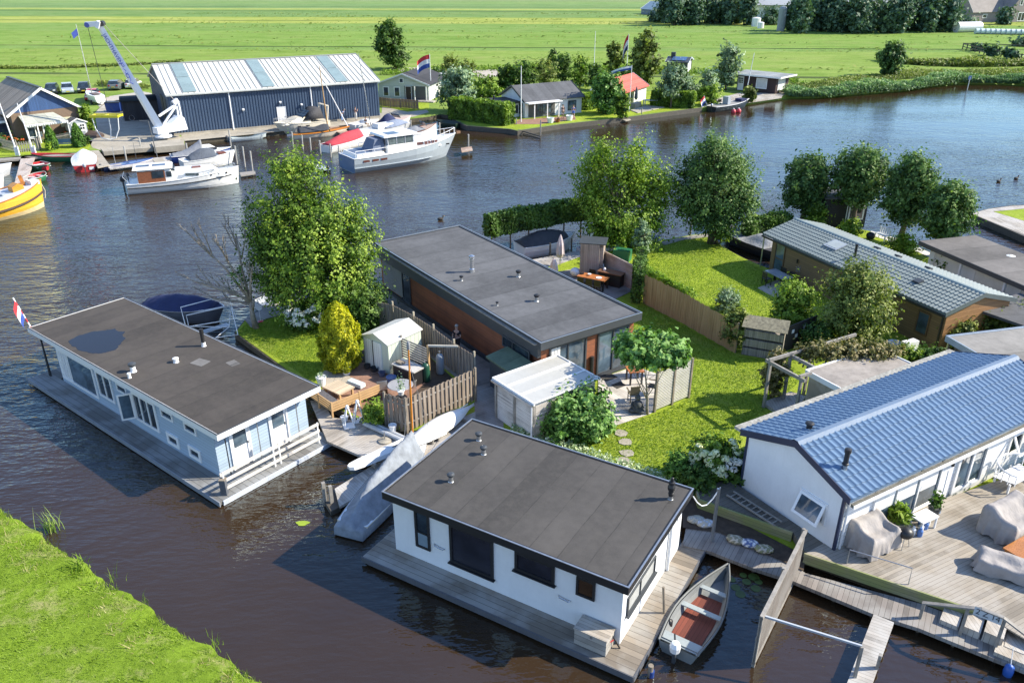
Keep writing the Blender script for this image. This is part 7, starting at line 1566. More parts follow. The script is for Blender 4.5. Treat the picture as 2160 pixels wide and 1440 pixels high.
for (u,v,h,lab) in ((618,308,1.7,'white topped mooring pile, leftmost before the orange sailing boat'),(639,315,1.7,'mooring pile second from the left at the orange sailing boat'),(656,320,1.6,'mooring pile between the orange boat and the red cover'),(676,324,1.5,'mooring pile at the stern of the red covered boat'),(698,332,1.5,'mooring pile left of the steel cruiser stern'),(716,339,1.7,'mooring pile touching the steel cruiser stern'),(487,308,1.9,'white pile right of the blue sailboat bow'),(500,346,2.0,'white pile at the bow of the white motorboat'),(517,352,2.2,'taller pile beyond the bow of the white motorboat'),(533,362,2.2,'pile at the end of the small landing'),(268,345,1.9,'thin white pile behind the slim blue boat'),(299,322,1.7,'white pile standing off the quay'),(398,338,1.9,'thin pile beside the blue sailboat'),(834,262,1.0,'short pile at the corner of the quay'),(988,312,1.6,'pile on the landing at the cruiser bow'),(867,280,1.6,'thin pile behind the varnished launch'),(928,300,2.4,'dark tall pile between the launch and the cruiser bow')):
    p = pt(u,v,0); solo('mooring_pile',lab,'mooring pile',MB().tube([p+Vector((0,0,-.5)),p+Vector((.03,0,h*.92))],.085,8).cyl(p+Vector((.03,0,h*.92)),.095,.1,8),paint('silver pile',(.42,.41,.38),.7,var=.25,dirt=.3),tuple(p),group='mooring piles of the marina')
# ---------------------------------------------------------------- flagpoles and gardens on the far bank
def pole(label, u, v, vt, cols=None, w=2.2, h=1.5, d=(-1,-.1,0), droop=.3, r=.06, lean=0, z=.5):
    p = pt(u,v,z); q = Vector((p.x+lean,p.y,hgt(p,vt))); return flag(label,p,q,w,h,d,cols,droop,WHITE,r)
NAVYF = cloth('navy flag',(.02,.03,.09))
pole('white flagpole with waving Dutch flag beside the grey log cabin',910,208,114,[FR_,FW_,FB_],2.2,1.9,(-1,-.1,0),.45); pole('bare white flagpole on the lawn tip left of the villa',1099,258,139); pole('bare thin flagpole in the field behind the villa',1253,142,66)
pole('tall flagpole with dark drooping flag behind the red roofed cottage',1321,165,72,[FR_,FW_,NAVYF],1.4,2.6,(-1,0,0),1.5); pole('white flagpole with long pennant in front of the red roofed cottage',1327,236,138,[FW_,FB_],4.2,.5,(-1,0,0),.35); pole('thin white flagpole on the black cabin jetty',1571,210,112,lean=.6)
fence_run('brown plank fence of the log cabin garden',[(800,224),(824,227),(846,228),(883,231)],.5,1.3,.05,mat=planks('brown fence planks',(.30,.19,.11),.2,'X'),bw=.22,name='plank_fence')
for (u,v,vt,c,lab) in ((1081,236,204,(.02,.02,.025),'closed black parasol at the villa corner'),(1341,220,182,(.10,.13,.15),'closed dark grey parasol before the red roofed cottage')):
    p = pt(u,v,.5); h = hgt(p,vt)-.5; t = Thing('parasol',lab,'parasol',tuple(p)); t.part('canopy', MB().lathe((0,0,0),[(.12,h*.25),(.28,h*.35),(.2,h*.75),(.04,h)],10), cloth('parasol %d'%u,c)); t.part('pole', MB().cyl((0,0,0),.04,h*.3,8), STEEL)
slab('landing','plank landing with floating steps below the cottage','jetty',[(1296,246),(1305,243),(1331,252),(1320,255)],.35,.1,CONCRETE)
slab('terrace','pale terrace beside the red roofed cottage','terrace',[(1330,232),(1365,222),(1402,226),(1345,238)],.6,.12,CONCRETE)
slab('villa_terrace','brick terrace strip along the villa waterfront','terrace',[(1085,262),(1140,262),(1215,252),(1212,244),(1150,249),(1095,252)],.53,.08,PAVE)
p = pt(1371,222,.62); t = Thing('garden_table','grey garden table on the cottage terrace','table',tuple(p),R(8)); t.part('table_top', MB().box(-1,1,-.5,.5,.7,.76), GREYBLUE)
for x in (-.9,.9):
    for y in (-.42,.42): t.part('leg', MB().box(x-.06,x+.06,y-.06,y+.06,0,.7), GREYBLUE)
p = pt(1508,214,.56); t = Thing('picnic_bench','pale wooden picnic bench on the cabin jetty','picnic table',tuple(p),R(5)); t.part('table_top', MB().box(-1,1,-.4,.4,.72,.78), paint('pale wood',(.5,.45,.38),.7)); t.part('seat', MB().box(-1,1,-.85,-.6,.4,.45), paint('pale wood',(0,0,0))); t.part('leg', MB().box(-.8,-.7,-.7,.7,0,.4).box(.7,.8,-.7,.7,0,.4), GREYWOOD)
p = pt(1491,224,.6); flag('short slanted staff with Dutch flag at the stern of the dark sloop',p,p+Vector((-.5,.2,1.5)),1.0,.9,(-.6,-.5,-.3),[FR_,FW_,FB_],.5)
for (u,v,lab) in ((1547,237,'red and white buoy, left of the pair below the dark sloop'),(1558,236,'red and white buoy, right of the pair below the dark sloop')):
    p = pt(u,v,.1); t = Thing('buoy',lab,'buoy',tuple(p),0,'buoys below the dark sloop'); t.part('body', MB().ball((0,0,.1),.36,10,7), paint('buoy red',(.55,.05,.07),.4), smooth=True); t.part('cap', MB().cyl((0,0,.4),.12,.15,8), WHITE)
for (u,v,h,lab) in ((1403,226,1.6,'leaning white post at the cottage lawn edge'),(1412,228,.9,'short white post at the cottage lawn edge'),(1353,244,1.0,'thin post on the bank below the cottage terrace'),(1089,266,1.0,'short dark post at the lawn tip'),(1140,281,1.6,'post at the end of the broken rail in the water'),(1508,210,2.2,'tall grey post behind the picnic bench')):
    p = pt(u,v,.3); solo('post',lab,'post',MB().tube([p+Vector((0,0,-.6)),p+Vector((0,0,h))],.08,7),GREYWOOD,tuple(p),group='posts along the far bank')
a, b = pt(1092,274,.45), pt(1141,288,.35); solo('broken_rail','dark timber rail running out into the water from the lawn tip','rail',MB().beam(a,b,.12,.14).beam(a+Vector((0,.2,-.3)),b+Vector((0,.2,-.3)),.1,.12),WETWOOD,tuple(a))
# timber edge of the far gardens
EDGE = [(962,256),(985,266),(1076,273),(1091,276.5),(1180,263.5),(1310,249.5),(1480,227.5)]; P = ring(EDGE,.55); m = MB()
for a,b in zip(P,P[1:]): m.beam(Vector((a.x,a.y-.05,.2)),Vector((b.x,b.y-.05,.2)),.14,.8)
solo('bank_edging','dark timber edging along the waterline of the villa gardens','edging',m,WETWOOD,tuple(P[0]))
# white objects on the villa terrace
for (u,v,s,lab) in ((1161,259,.5,'white tub on the villa waterfront, left of the group of people'),(1201,254,.5,'white tub between the two standing people'),(1176,258,.35,'small brown crate on the villa waterfront')):
    p = pt(u,v,.54); solo('tub',lab,'tub',MB().lathe(p,[(s*.7,0),(s,s*1.3),(s*.9,s*1.3),(s*.6,.1)],10),WHITE if 'white' in lab else MAHOGANY,tuple(p))
p = pt(1178,256,.55); t = Thing('dog','small tan dog standing beside the people on the villa waterfront','dog',tuple(p),R(190)); FUR = paint('tan fur',(.35,.22,.12),.9)
me = MB().ball((0,.0,.42),(.14,.34,.15),10,6); t.part('body', me, FUR, smooth=True); t.part('head', MB().ball((0,-.42,.6),(.1,.14,.1),8,6).ball((0,-.56,.57),(.05,.09,.05),8,5).ball((-.08,-.4,.69),(.03,.03,.06),6,4).ball((.08,-.4,.69),(.03,.03,.06),6,4), FUR, smooth=True); t.part('tail', MB().tube([(0,.32,.5),(0,.45,.62),(0,.5,.78)],[.04,.03,.015],6), FUR)
for x in (-.08,.08):
    t.part('leg', MB().tube([(x,-.24,.36),(x,-.25,.18),(x,-.26,0)],[.055,.04,.035],6), FUR); t.part('leg', MB().tube([(x,.24,.4),(x,.20,.26),(x,.30,.14),(x,.27,0)],[.07,.05,.035,.035],6), FUR)
# paddock rails, field fence
P = [pt(u,v,.5) for u,v in ((2030,104),(2075,116),(2120,122),(2175,132))]; t = Thing('paddock_fence','dark post and rail paddock fence at the upper right','fence',tuple(P[0]))
for a,b in zip(P,P[1:]):
    for z in (.6,1.2): t.part('rail', MB().beam(a+Vector((0,0,z)),b+Vector((0,0,z)),.1,.18), WETWOOD, world=True)
    n = 5
    for k in range(n): c = a.lerp(b,k/n); t.part('post', MB().beam(c,c+Vector((0,0,1.4)),.18,.18), WETWOOD, world=True)
P = [pt(u,v,.5) for u,v in ((2030,102),(2100,104),(2180,107))]; t = Thing('field_fence','long rail fence behind the paddock bushes','fence',tuple(P[0]))
for a,b in zip(P,P[1:]): t.part('rail', MB().beam(a+Vector((0,0,1.1)),b+Vector((0,0,1.1)),.1,.2), WETWOOD, world=True)
# right edge pier in the lake and ducks
pl = [(2047,450),(2085,440),(2135,433),(2400,420),(2400,560),(2160,498)]; slab('pier_head','grass topped pier with timber edge at the right side of the lake','pier',pl,.55,.9,WETWOOD)
sheet('pier_deck',[(2049,450.5),(2085,441),(2134,434.5),(2400,424),(2400,440),(2160,440),(2095,446),(2160,466),(2400,520),(2400,545),(2160,495)],.556,DECKGREY); sheet('pier_lawn',[(2096,446.5),(2160,440.5),(2400,440.5),(2400,519),(2160,465.5)],.565,LAWN)
for (u,v,lab) in ((2106,384,'dark duck swimming on the lake, nearer the left'),(2143,378,'dark duck swimming on the lake, nearer the right edge'),(929,464,'duck swimming behind the brick house roof')):
    p = pt(u,v,0); t = Thing('duck',lab,'duck',tuple(p),R(20)); FE = paint('duck feathers',(.05,.045,.04),.8); t.part('body', MB().ball((0,0,.1),(.28,.14,.13),10,6), FE, smooth=True); t.part('head', MB().tube([(.2,0,.12),(.24,0,.3)],[.05,.045],6).ball((.26,0,.32),(.08,.06,.06),8,5), FE, smooth=True); t.part('beak', MB().obox((.36,0,.31),(.08,.05,.02)), paint('beak',(.5,.35,.05),.5))
p = pt(2040,190,0); t = Thing('channel_marker','thin blue channel marker standing in the lake before the reeds','marker',tuple(p)); t.part('pole', MB().cyl((0,0,-.5),.08,2.6,8), STEEL); t.part('board', MB().box(-.25,.25,-.04,.04,1.7,2.3), paint('marker blue',(.15,.25,.5),.4))
sheet('shore_path',[(1838,487),(1905,506),(1973,538),(1960,542),(1895,514),(1832,494)],.42,paint('pale path',(.62,.60,.56),.8,var=.08))
p = pt(1858,506,.42); t = Thing('white_bench','white slatted garden bench on the shore path','bench',tuple(p),R(-70)); t.part('seat', MB().box(-.6,.6,-.2,.25,.42,.46), WHITE)
for k in range(6): t.part('back_slat', MB().box(-.55+k*.2,-.47+k*.2,.25,.29,.46,.95), WHITE)
for x in (-.5,.5): t.part('leg', MB().box(x-.03,x+.03,-.2,-.14,0,.42), WHITE); t.part('leg', MB().box(x-.03,x+.03,.22,.28,0,.42), WHITE)
p = pt(1835,505,.42); solo('black_ball','round black tub beside the shore bench','tub',MB().ball(p+Vector((0,0,.3)),(.35,.35,.3),10,6),BLACK,tuple(p),smooth=True)
# ---------------------------------------------------------------- middle garden furniture
p, q = pt(1570,505,.4), pt(1640,498,.4)
def hi_wall(): pass
a, b, c_ = pt(1222,585,.43), pt(1262,588,.43), pt(1335,618,.43)
TW = planks('grey brown boards',(.25,.20,.165),.12,'Z',grey=(.30,.26,.23)); zt = hgt(a,505)
t = Thing('board_shelter','tall weathered board enclosure with flat top beside the dining terrace','shelter',(a.x,a.y,.43)); t.part('side_wall', MB().beam(Vector((a.x,a.y,1.65)),Vector((b.x,b.y,1.65)),.1,2.4), planks('upright boards',(.25,.20,.165),.12,'X',grey=(.30,.26,.23)), world=True)
t.part('cabinet', MB().obox(((a.x+b.x)/2+.3,(a.y+b.y)/2+.75,1.65),(1.5,1.3,2.35),ang(a,b)), TW, world=True); t.part('flat_top', MB().obox(((a.x+b.x)/2+.3,(a.y+b.y)/2+.7,2.87),(1.8,1.6,.06),ang(a,b)), CHARCOAL, world=True)
b2 = pt(1270,560,.43); t.part('back_wall', MB().beam(Vector((b.x+.4,b.y+1.0,1.25)),Vector((c_.x,c_.y+.7,1.25)),.08,1.7), TW, world=True)
for f in (.3,.6): P = Vector((b.x+.4,b.y+1.0,2.1)).lerp(Vector((c_.x,c_.y+.7,2.1)),f); t.part('hook', MB().tube([P,P+Vector((0,-.15,.12))],.02,5), BLACK, world=True)
p = pt(1288,600,.43); t = Thing('outdoor_kitchen','black outdoor kitchen block with wooden top against the board wall','kitchen',tuple(p),R(-33)); t.part('body', MB().box(-.8,.8,-.3,.3,0,.85), BLACK); t.part('worktop', MB().box(-.88,.88,-.36,.36,.853,.91), paint('worktop wood',(.20,.10,.055),.4)); t.part('kettle', MB().lathe((-.5,0,.912),[(.09,0),(.1,.1),(.05,.18)],10), WHITE)
def dining(name,label,u,v,rz,L,W,col,z=.43):
    p = pt(u,v,z); t = Thing(name,label,'table',tuple(p),rz); t.part('table_top', MB().box(-L/2,L/2,-W/2,W/2,.71,.76), col)
    for x in (-L/2+.1,L/2-.1):
        for y in (-W/2+.08,W/2-.08): t.part('leg', MB().box(x-.04,x+.04,y-.04,y+.04,0,.71), DARKMETAL)
    return t,p
ORW = paint('orange wood top',(.44,.16,.05),.35,var=.15)
t,p = dining('dining_table','long orange wooden dining table on the dark terrace',1250,606,R(-30),2.0,.85,ORW)
solo('plate','white plate with blue rim on the dining table','plate',MB().lathe(t.W((.45,-.05,.765)),[(.16,0),(.2,.03),(.15,.02)],16),WHITE_CLEAN,tuple(t.W((.45,-.05,.765)))); solo('bowl','white bowl on the dining table','bowl',MB().lathe(t.W((-.3,.1,.765)),[(.06,0),(.13,.1),(.1,.09)],14),WHITE_CLEAN,tuple(t.W((-.3,.1,.765)))); solo('pan','black pan at the end of the dining table','pan',MB().lathe(t.W((-.85,.1,.765)),[(.13,0),(.15,.06),(.12,.05)],14),BLACK,tuple(t.W((-.85,.1,.765))))
def chair(label,P,rz,mat,name='garden_chair',g=None):
    t = Thing(name,label,'chair',tuple(P),rz,g); t.part('seat', MB().box(-.23,.23,-.23,.23,.42,.46), mat); t.part('backrest', MB().box(-.23,.23,.2,.24,.5,.9), mat)
    for x in (-.2,.2):
        for y in (-.2,.2): t.part('leg', MB().box(x-.02,x+.02,y-.02,y+.02,0,.42 if y < 0 else .9), mat)
    return t
for k,(x,y,rz) in enumerate(((-.5,-.65,150),(.1,-.65,150),(.7,-.65,150),(-.45,.65,-30),(.6,.65,-30))): chair('black chair pushed up to the orange dining table',t.W((x,y,0)),R(rz),BLACK,'dining_chair','black dining chairs on the terrace')
p = pt(1213,583,.43); solo('egg_lamp','white egg shaped garden lamp on the terrace edge','lamp',MB().ball(p+Vector((0,0,.33)),(.36,.36,.3),12,8),WHITE_CLEAN,tuple(p),smooth=True)
p = pt(1262,582,.43); solo('white_cover','white hooded barbecue cover beside the outdoor kitchen','cover',MB().lathe(p,[(.38,0),(.4,.5),(.36,.85),(.2,1.05),(.03,1.1)],10),WHITETARP,tuple(p))
for (u,v,vt,lab,c) in ((1181,560,495,'closed pinkish white parasol on the jetty behind the brick house',(.55,.47,.48)),(1168,585,545,'small closed parasol beyond the roof edge of the brick house',(.62,.52,.52)),(1392,790,702,'closed white parasol behind the plane tree',(.62,.63,.66))):
    p = pt(u,v,.43); h = hgt(p,vt)-.43; t = Thing('parasol',lab,'parasol',tuple(p)); n = 16; rs = []
    for f,r in ((.28,.18),(.4,.26),(.7,.2),(.92,.09),(1,.02)): rs.append([Vector((r*(1+.25*(i%2))*math.cos(i*2*math.pi/n),r*(1+.25*(i%2))*math.sin(i*2*math.pi/n),h*f)) for i in range(n)])
    t.part('canopy', MB().loft(rs,True,True), cloth('parasol %d'%u,c)); t.part('pole', MB().cyl((0,0,0),.03,h*.35,8), STEEL)
slab('garden_jetty','grey plank jetty behind the brick house beside the covered motorboat','jetty',[(1120,548),(1222,528),(1226,540),(1165,562),(1130,560)],.43,.3,boards('garden jetty planks',(.24,.22,.20),30,.15,grey=(.32,.31,.30)))
for (u,v,lab) in ((1160,540,'dark mooring post left at the covered motorboat'),(1205,530,'dark mooring post right at the covered motorboat'),(1456,495,'grey post on the lawn shore between the two trees')):
    p = pt(u,v,.3); solo('post',lab,'post',MB().tube([p+Vector((0,0,-.5)),p+Vector((0,0,1.0))],.07,7),WETWOOD if 'dark' in lab else GREYWOOD,tuple(p))
slab('shore_boards','weathered board edging of the upper lawn','edging',[(1395,510),(1462,496),(1498,493),(1496,499),(1440,506),(1400,517)],.43,.3,GREYWOOD)
p = pt(1312,548,.4); solo('green_box','green plastic box behind the board wall','box',MB().obox((p.x,p.y,.8),(1.2,.8,.8),R(-25)),paint('box green',(.03,.16,.08),.4),tuple(p))
# terrace of the brick house: table, chairs, mats, statue, louvre screen
t,p = dining('terrace_table','small orange wooden table under the plane tree',1337,805,R(10),.8,.8,ORW)
solo('vase','glass vase on the small orange table','vase',MB().lathe(t.W((.05,.05,.765)),[(.05,0),(.07,.12),(.04,.24)],10),paint('vase glass',(.6,.62,.6),.15),tuple(t.W((.05,.05,.765))))
OLW = paint('olive wood chair',(.17,.145,.09),.6,var=.2)
for (u,v,rz,lab) in ((1335,845,190,'olive brown wooden armchair before the small orange table'),(1376,830,250,'dark wooden chair half under the plane tree')):
    p = pt(u,v,.43); t = chair(lab,p,R(rz),OLW if rz == 190 else paint('dark chair wood',(.08,.06,.05),.6)); 
    for x in (-.27,.27): t.part('armrest', MB().box(x-.03,x+.03,-.25,.22,.62,.66), OLW)
for (u,v,r,lab) in ((1283,795,1.0,'dark door mat on the wooden terrace by the glass door'),(1305,812,.8,'dark square mat on the wooden terrace, nearer the table'),):
    p = pt(u,v,.436); solo('mat',lab,'mat',MB().obox((p.x,p.y,.438),(r*.8,r*.6,.012),R(35)),paint('mat grey',(.06,.055,.05),.9),tuple(p))
p = pt(1344,868,.43); t = Thing('garden_statue','dark grey seated stone figure on the edge of the wooden terrace','statue',tuple(p),R(-20)); STN = paint('dark stone',(.10,.105,.11),.8,var=.35,scale=6,dirt=.3)
m = MB(); m.ball((0,0,.16),(.36,.28,.18),12,6).ball((-.2,-.16,.12),(.2,.14,.11),8,5).ball((.2,-.16,.12),(.2,.14,.11),8,5); t.part('lap', m, STN, smooth=True)
t.part('torso', MB().lathe((0,.03,.18),[(.22,0),(.24,.18),(.22,.32),(.12,.42),(.07,.46)],12), STN, smooth=True); t.part('head', MB().ball((0,.02,.76),(.12,.13,.15),10,7).ball((0,.04,.9),(.05,.05,.05),8,5), STN, smooth=True)
for sg in (-1,1): t.part('arm', MB().tube([(.22*sg,.03,.5),(.29*sg,-.05,.34),(.1*sg,-.22,.26)],[.07,.06,.05],8), STN, smooth=True)
a, b = pt(1380,868,.42), pt(1452,838,.42); t = Thing('louvre_screen','cream louvred garden screen of two panels beside the plane tree','screen',tuple(a),ang(a,b)); L1 = (b-a).length; hS = hgt(a,786)-.42
LV = paint('cream louvre',(.58,.56,.50),.6,dirt=.1)
for i in (0,1):
    x0, x1 = L1*i/2+.05, L1*(i+1)/2-.05
    m = MB()
    for k in range(int(hS/.085)): m.obox(((x0+x1)/2,0,.1+k*.085),(x1-x0,.02,.10),0,R(25))
    t.part('louvre_panel', m, LV)
for x in (0,L1/2,L1): t.part('post', MB().box(x-.05,x+.05,-.06,.06,0,hS+.08), POSTWOOD)
# upper lawn furniture by the brown chalet
slab('slab_terrace','pale slab terrace at the corner of the brown chalet','terrace',[(1598,607),(1640,590),(1680,600),(1640,630)],.43,.06,SLAB)
t,p = dining('patio_table','dark glass garden table by the brown chalet door',1640,600,R(-67),1.8,.9,paint('table glass grey',(.28,.30,.33),.2)); 
for k,(x,y,rz,lab) in enumerate(((-.5,.6,-60,'dark patio chair, left side of the glass table'),(.4,.6,-60,'dark patio chair, far left of the glass table'),(-.3,-.7,110,'dark patio chair against the brown chalet'))): chair(lab,t.W((x,y,0)),R(rz),DARKMETAL,'patio_chair','patio chairs of the brown chalet')
p = pt(1913,752,.42); t = Thing('air_unit','white outdoor heat pump box beside the brown chalet','heat pump',tuple(p),R(25)); t.part('body', MB().box(-.45,.45,-.2,.2,.1,.95), WHITE); t.part('grille', MB().lathe((0,-.215,.52),[(0,-.0),(.3,.01),(.3,.012)],14), GREYBLUE)
p = pt(1885,735,.42); solo('white_tub','white tub by the wall of the brown chalet','tub',MB().lathe(p,[(.3,0),(.38,.4),(.34,.4),(.28,.1)],12),WHITE,tuple(p))
p = pt(2112,612,.42); t = Thing('parasol','open white parasol in front of the white bungalow','parasol',tuple(p)); t.part('canopy', MB().lathe((0,0,1.9),[(1.5,0),(1.48,.04),(.8,.32),(.05,.55)],8), cloth('white parasol cloth',(.74,.74,.73))); t.part('pole', MB().cyl((0,0,0),.03,2.4,8), STEEL)
pp = pt(2060,640,2.4); solo('carport_roof','dark flat roof piece between the two gardens at the right edge','roof',MB().prism([(a.x,a.y) for a in ring([(2055,650),(2150,618),(2300,660),(2200,700)],2.4)],2.25,2.4),FELT_C,tuple(pp))
a, b = pt(548,668,.4), pt(600,650,.4); slab('rear_deck','dark plank deck on the shore behind the tall broadleaf tree','deck',[(515,672),(560,648),(640,636),(660,646),(560,672),(530,690)],.45,.2,boards('rear deck planks',(.20,.18,.165),50,.15))
p = pt(548,686,.42); t = Thing('rope_swing','red seat swing hanging from the bare tree','swing',tuple(p)); t.part('seat', MB().lathe((.12,-.1,.28),[(.05,0),(.17,.03),(.05,.07)],12), paint('swing red',(.6,.03,.06),.4)); t.part('rope', MB().tube([(.12,-.1,.34),(.05,0,2.3)],.012,4), WHITE)
# ---------------------------------------------------------------- trees and shrubs
def mpp(P): return (P[1]*_c+(CAMH-P[2])*_s)/1690
def blobs_auto(H, Rr, bottom, n=12, top=.55, k=.46, mid=.45, lean=(0,0), flat=1.0):
    """irregular crown: lumps spread through an envelope widest at 'mid'"""
    out = []
    for i in range(n):
        f = (i+.5)/n; z = bottom+(H-bottom)*f
        e = math.sin(math.pi*min(1,max(0,(.18+f*.82 if f < mid else .18+.82*f)))**(.9))**.7 if False else (math.cos((f-mid)/(1-mid if f > mid else mid)*math.pi/2.25)**.75)
        e = max(e, .25 if f < mid else .12); a = i*2.4+random.uniform(-.4,.4); rr = Rr*e*(1-k)*random.uniform(.75,1.05)
        b = Rr*k*(.55+.45*e)*random.uniform(.85,1.15)
        z = min(z, H-b*.72); out.append((rr*math.cos(a)+lean[0]*f, rr*math.sin(a)+lean[1]*f, max(z,b*.3), b, b, b*.82*flat))
    return out
def tree_at(name, label, u, v, vtop, wpx, mat, n, size, bark=None, z=.4, bottom=.25, nb=12, group=None, cat='tree', mid=.45, tr=None, lean=(0,0), sig=None, trunks=1, shell=.5, k=.46, clump=26):
    p = pt(u, v, z); H = hgt(p, vtop)-z; Rr = wpx*mpp(p)/2
    return tree(name, label, p, H, blobs_auto(H, Rr, H*bottom, nb, mid=mid, lean=lean, k=k), n, size, mat, bark or BARK, tr or max(.06,H*.022), cat, group, sig or Rr*.11, trunks, 14, shell, clump)
def bush_at(name, label, u, v, vtop, wpx, mat, n, size, z=.4, nb=6, cat='shrub', group=None, mid=.35, sig=None, flat=1.0, k=.6):
    p = pt(u, v, z); H = hgt(p, vtop)-z; Rr = wpx*mpp(p)/2
    return bush(name, label, p, blobs_auto(H, Rr, H*.1, nb, mid=mid, k=k, flat=flat), n, size, mat, cat, group, sig or Rr*.12)
# the big broadleaf tree, uneven conical crown
p = pt(690,672,.4); H = hgt(p,335)-.4; s_ = mpp(p)
bl = []
for (u, v, r, dy) in ((640,365,44,0),(672,395,52,.3),(610,425,56,-.2),(690,450,66,.4),(600,485,60,0),(650,500,80,-.6),(740,480,58,.5),(760,520,52,0),(575,530,52,.2),(620,560,70,.6),(700,560,84,-.8),(765,570,55,.5),(590,595,55,0),(650,620,64,-.5),(730,620,70,.4),(775,630,40,-.3),(690,520,70,1.2),(660,345,26,0),(560,500,36,.3)):
    zz = hgt(p,v)-.4; d = ((u-690)*s_)*.84; bl.append((d, dy, max(.8,zz), r*s_*.92, r*s_*.92, r*s_*.80))
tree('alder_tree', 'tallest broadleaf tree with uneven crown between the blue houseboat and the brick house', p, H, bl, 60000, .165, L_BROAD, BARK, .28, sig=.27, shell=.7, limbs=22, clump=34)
bush_at('undergrowth','dark undergrowth at the foot of the tall broadleaf tree',775,690,610,110,L_DARK,5200,.15)
# bare tree
p = pt(541,692,.4); t = Thing('bare_tree', 'almost leafless grey tree leaning over the water beside the tall broadleaf tree', 'tree', tuple(p)); m = MB(); s_ = mpp(p)
def limb(a, b, r, depth):
    a, b = Vector(a), Vector(b); mid = (a+b)/2+Vector((random.uniform(-.1,.1),random.uniform(-.1,.1),random.uniform(0,.15)))*(b-a).length*.5
    m.tube([a,mid,b],[r,r*.75,r*.5],5 if depth else 7)
    if depth < 3:
        for k in range(4 if depth == 0 else 3):
            f = random.uniform(.45,1); st = a.lerp(b,f); d = (b-a).normalized()+Vector((random.uniform(-.5,.5),random.uniform(-.5,.5),random.uniform(.0,.7)))
            limb(st, st+d.normalized()*(b-a).length*random.uniform(.3,.5), r*.5, depth+1)
zt = hgt(p,480)-.4
limb((0,0,-.1),(-.1,0,1.7),.20,2)
for (du,v) in ((-35,540),(-80,520),(-105,585),(-20,500),(-60,600),(15,560),(-90,640)): limb((-.1,0,1.5+random.uniform(0,.3)),(du*s_,random.uniform(-.8,.8),hgt(p,v)-.4),.085,0)
t.part('trunk', m, BARK_GREY, smooth=True)
P_, N_, T_ = crown_points([(-.3,.2,3.2,.9,.7,.7)],500,.2); foliage('crown',P_,N_,T_,.14,L_DARK).parent = t.o
# golden conifer and columnar conifers: flame-like sprays
def conifer(name,label,u,v,vt,z0,w,n,size,mat,prof,heart,group=None):
    p = pt(u,v,z0); H = hgt(p,vt)-z0; Rr = w*mpp(p)/2; t = Thing(name,label,'conifer',tuple(p),0,group)
    z = rng.beta(1.2,1.25,n)*H; pf = np.interp(z/H,[0,.08,.3,.6,.8,.93,1],prof)*Rr
    a = rng.uniform(0,2*np.pi,n); rr = pf*(.78+.27*rng.random(n)**.7)*(1+.13*np.sin(a*5+z*3)+.10*np.sin(a*9-z*5)); P = np.stack([rr*np.cos(a),rr*np.sin(a),z+rng.random(n)*.12*(rng.random(n)>.8)],1)
    N = np.stack([np.cos(a),np.sin(a),.2+0*a],1)+rng.normal(size=(n,3))*.5; N /= np.linalg.norm(N,axis=1)[:,None]
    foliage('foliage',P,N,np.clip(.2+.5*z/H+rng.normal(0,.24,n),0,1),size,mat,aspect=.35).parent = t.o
    t.part('trunk', MB().lathe((0,0,0),[(Rr*.5*prof[0],.02),(Rr*.84*prof[2],H*.3),(Rr*.84*prof[3],H*.6),(.03,H*.92)],12), heart)  # broad core filling the crown, coloured as dark as its shaded inside
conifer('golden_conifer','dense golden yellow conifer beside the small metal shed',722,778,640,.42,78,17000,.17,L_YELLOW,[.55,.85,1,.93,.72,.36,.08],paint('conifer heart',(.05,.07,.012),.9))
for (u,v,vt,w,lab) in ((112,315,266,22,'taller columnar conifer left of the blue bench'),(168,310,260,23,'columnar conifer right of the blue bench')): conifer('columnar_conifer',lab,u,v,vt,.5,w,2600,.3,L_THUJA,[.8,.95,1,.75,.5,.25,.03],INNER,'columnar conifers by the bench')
def flowers(t, pts, r, n, mat=PETAL, name='flower_heads'):
    P, N, T = [], [], []
    for c in pts:
        d = rng.normal(size=(n,3)); d /= np.linalg.norm(d,axis=1)[:,None]; d[:,2] = np.abs(d[:,2])*.9-.2
        P.append(np.array(c)+d*r*(.8+.3*rng.random((n,1)))); N.append(d); T.append(np.clip(rng.normal(.5,.25,n),0,1))
    foliage(name, np.concatenate(P), np.concatenate(N), np.concatenate(T), r*.9, mat).parent = t.o
def hyd(label, u, v, vtop, wpx, nf, r, mat=L_DARK, leaf=5000, z=.4, fmat=PETAL, yspread=.5):
    t = bush_at('hydrangea', label, u, v, vtop, wpx, mat, leaf, .16, z, 7, 'hydrangea'); p = pt(u,v,z); H = hgt(p,vtop)-z; Rr = wpx*mpp(p)/2; c = []
    for k in range(nf):
        a = random.uniform(math.pi*.95,math.pi*2.05); e = random.uniform(.15,1.2); c.append((Rr*1.05*math.cos(a)*math.cos(e*.7),Rr*.95*math.sin(a)*math.cos(e*.7)-.1,H*(.34+.72*math.sin(e))))
    flowers(t, c, r*1.25, 34, fmat); return t
hyd('white flowering hydrangea under the tall broadleaf tree',646,693,643,72,34,.14)
# hydrangea bed by the lower lawn
CREAMP = leafmat('cream petal',(.38,.42,.22),(.44,.46,.30),.15,(.47,.48,.38))
hyd('cream flowering hydrangea bush by the lawn, right of the stepping stones',1500,1003,930,95,26,.13,L_BROAD,7000,.45,CREAMP); hyd('white flowering hydrangea at the corner of the white chalet',1545,1010,955,70,12,.13,L_DARK,5000,.45,PETAL)
bush_at('thuja_shrub','small rounded green shrub left of the cream hydrangea',1428,1012,958,58,L_THUJA,4200,.12,.45,5); bush_at('shrub','low dark shrub between the rounded shrub and the mossy wall',1470,1030,985,90,L_DARK,4200,.13,.45,6)
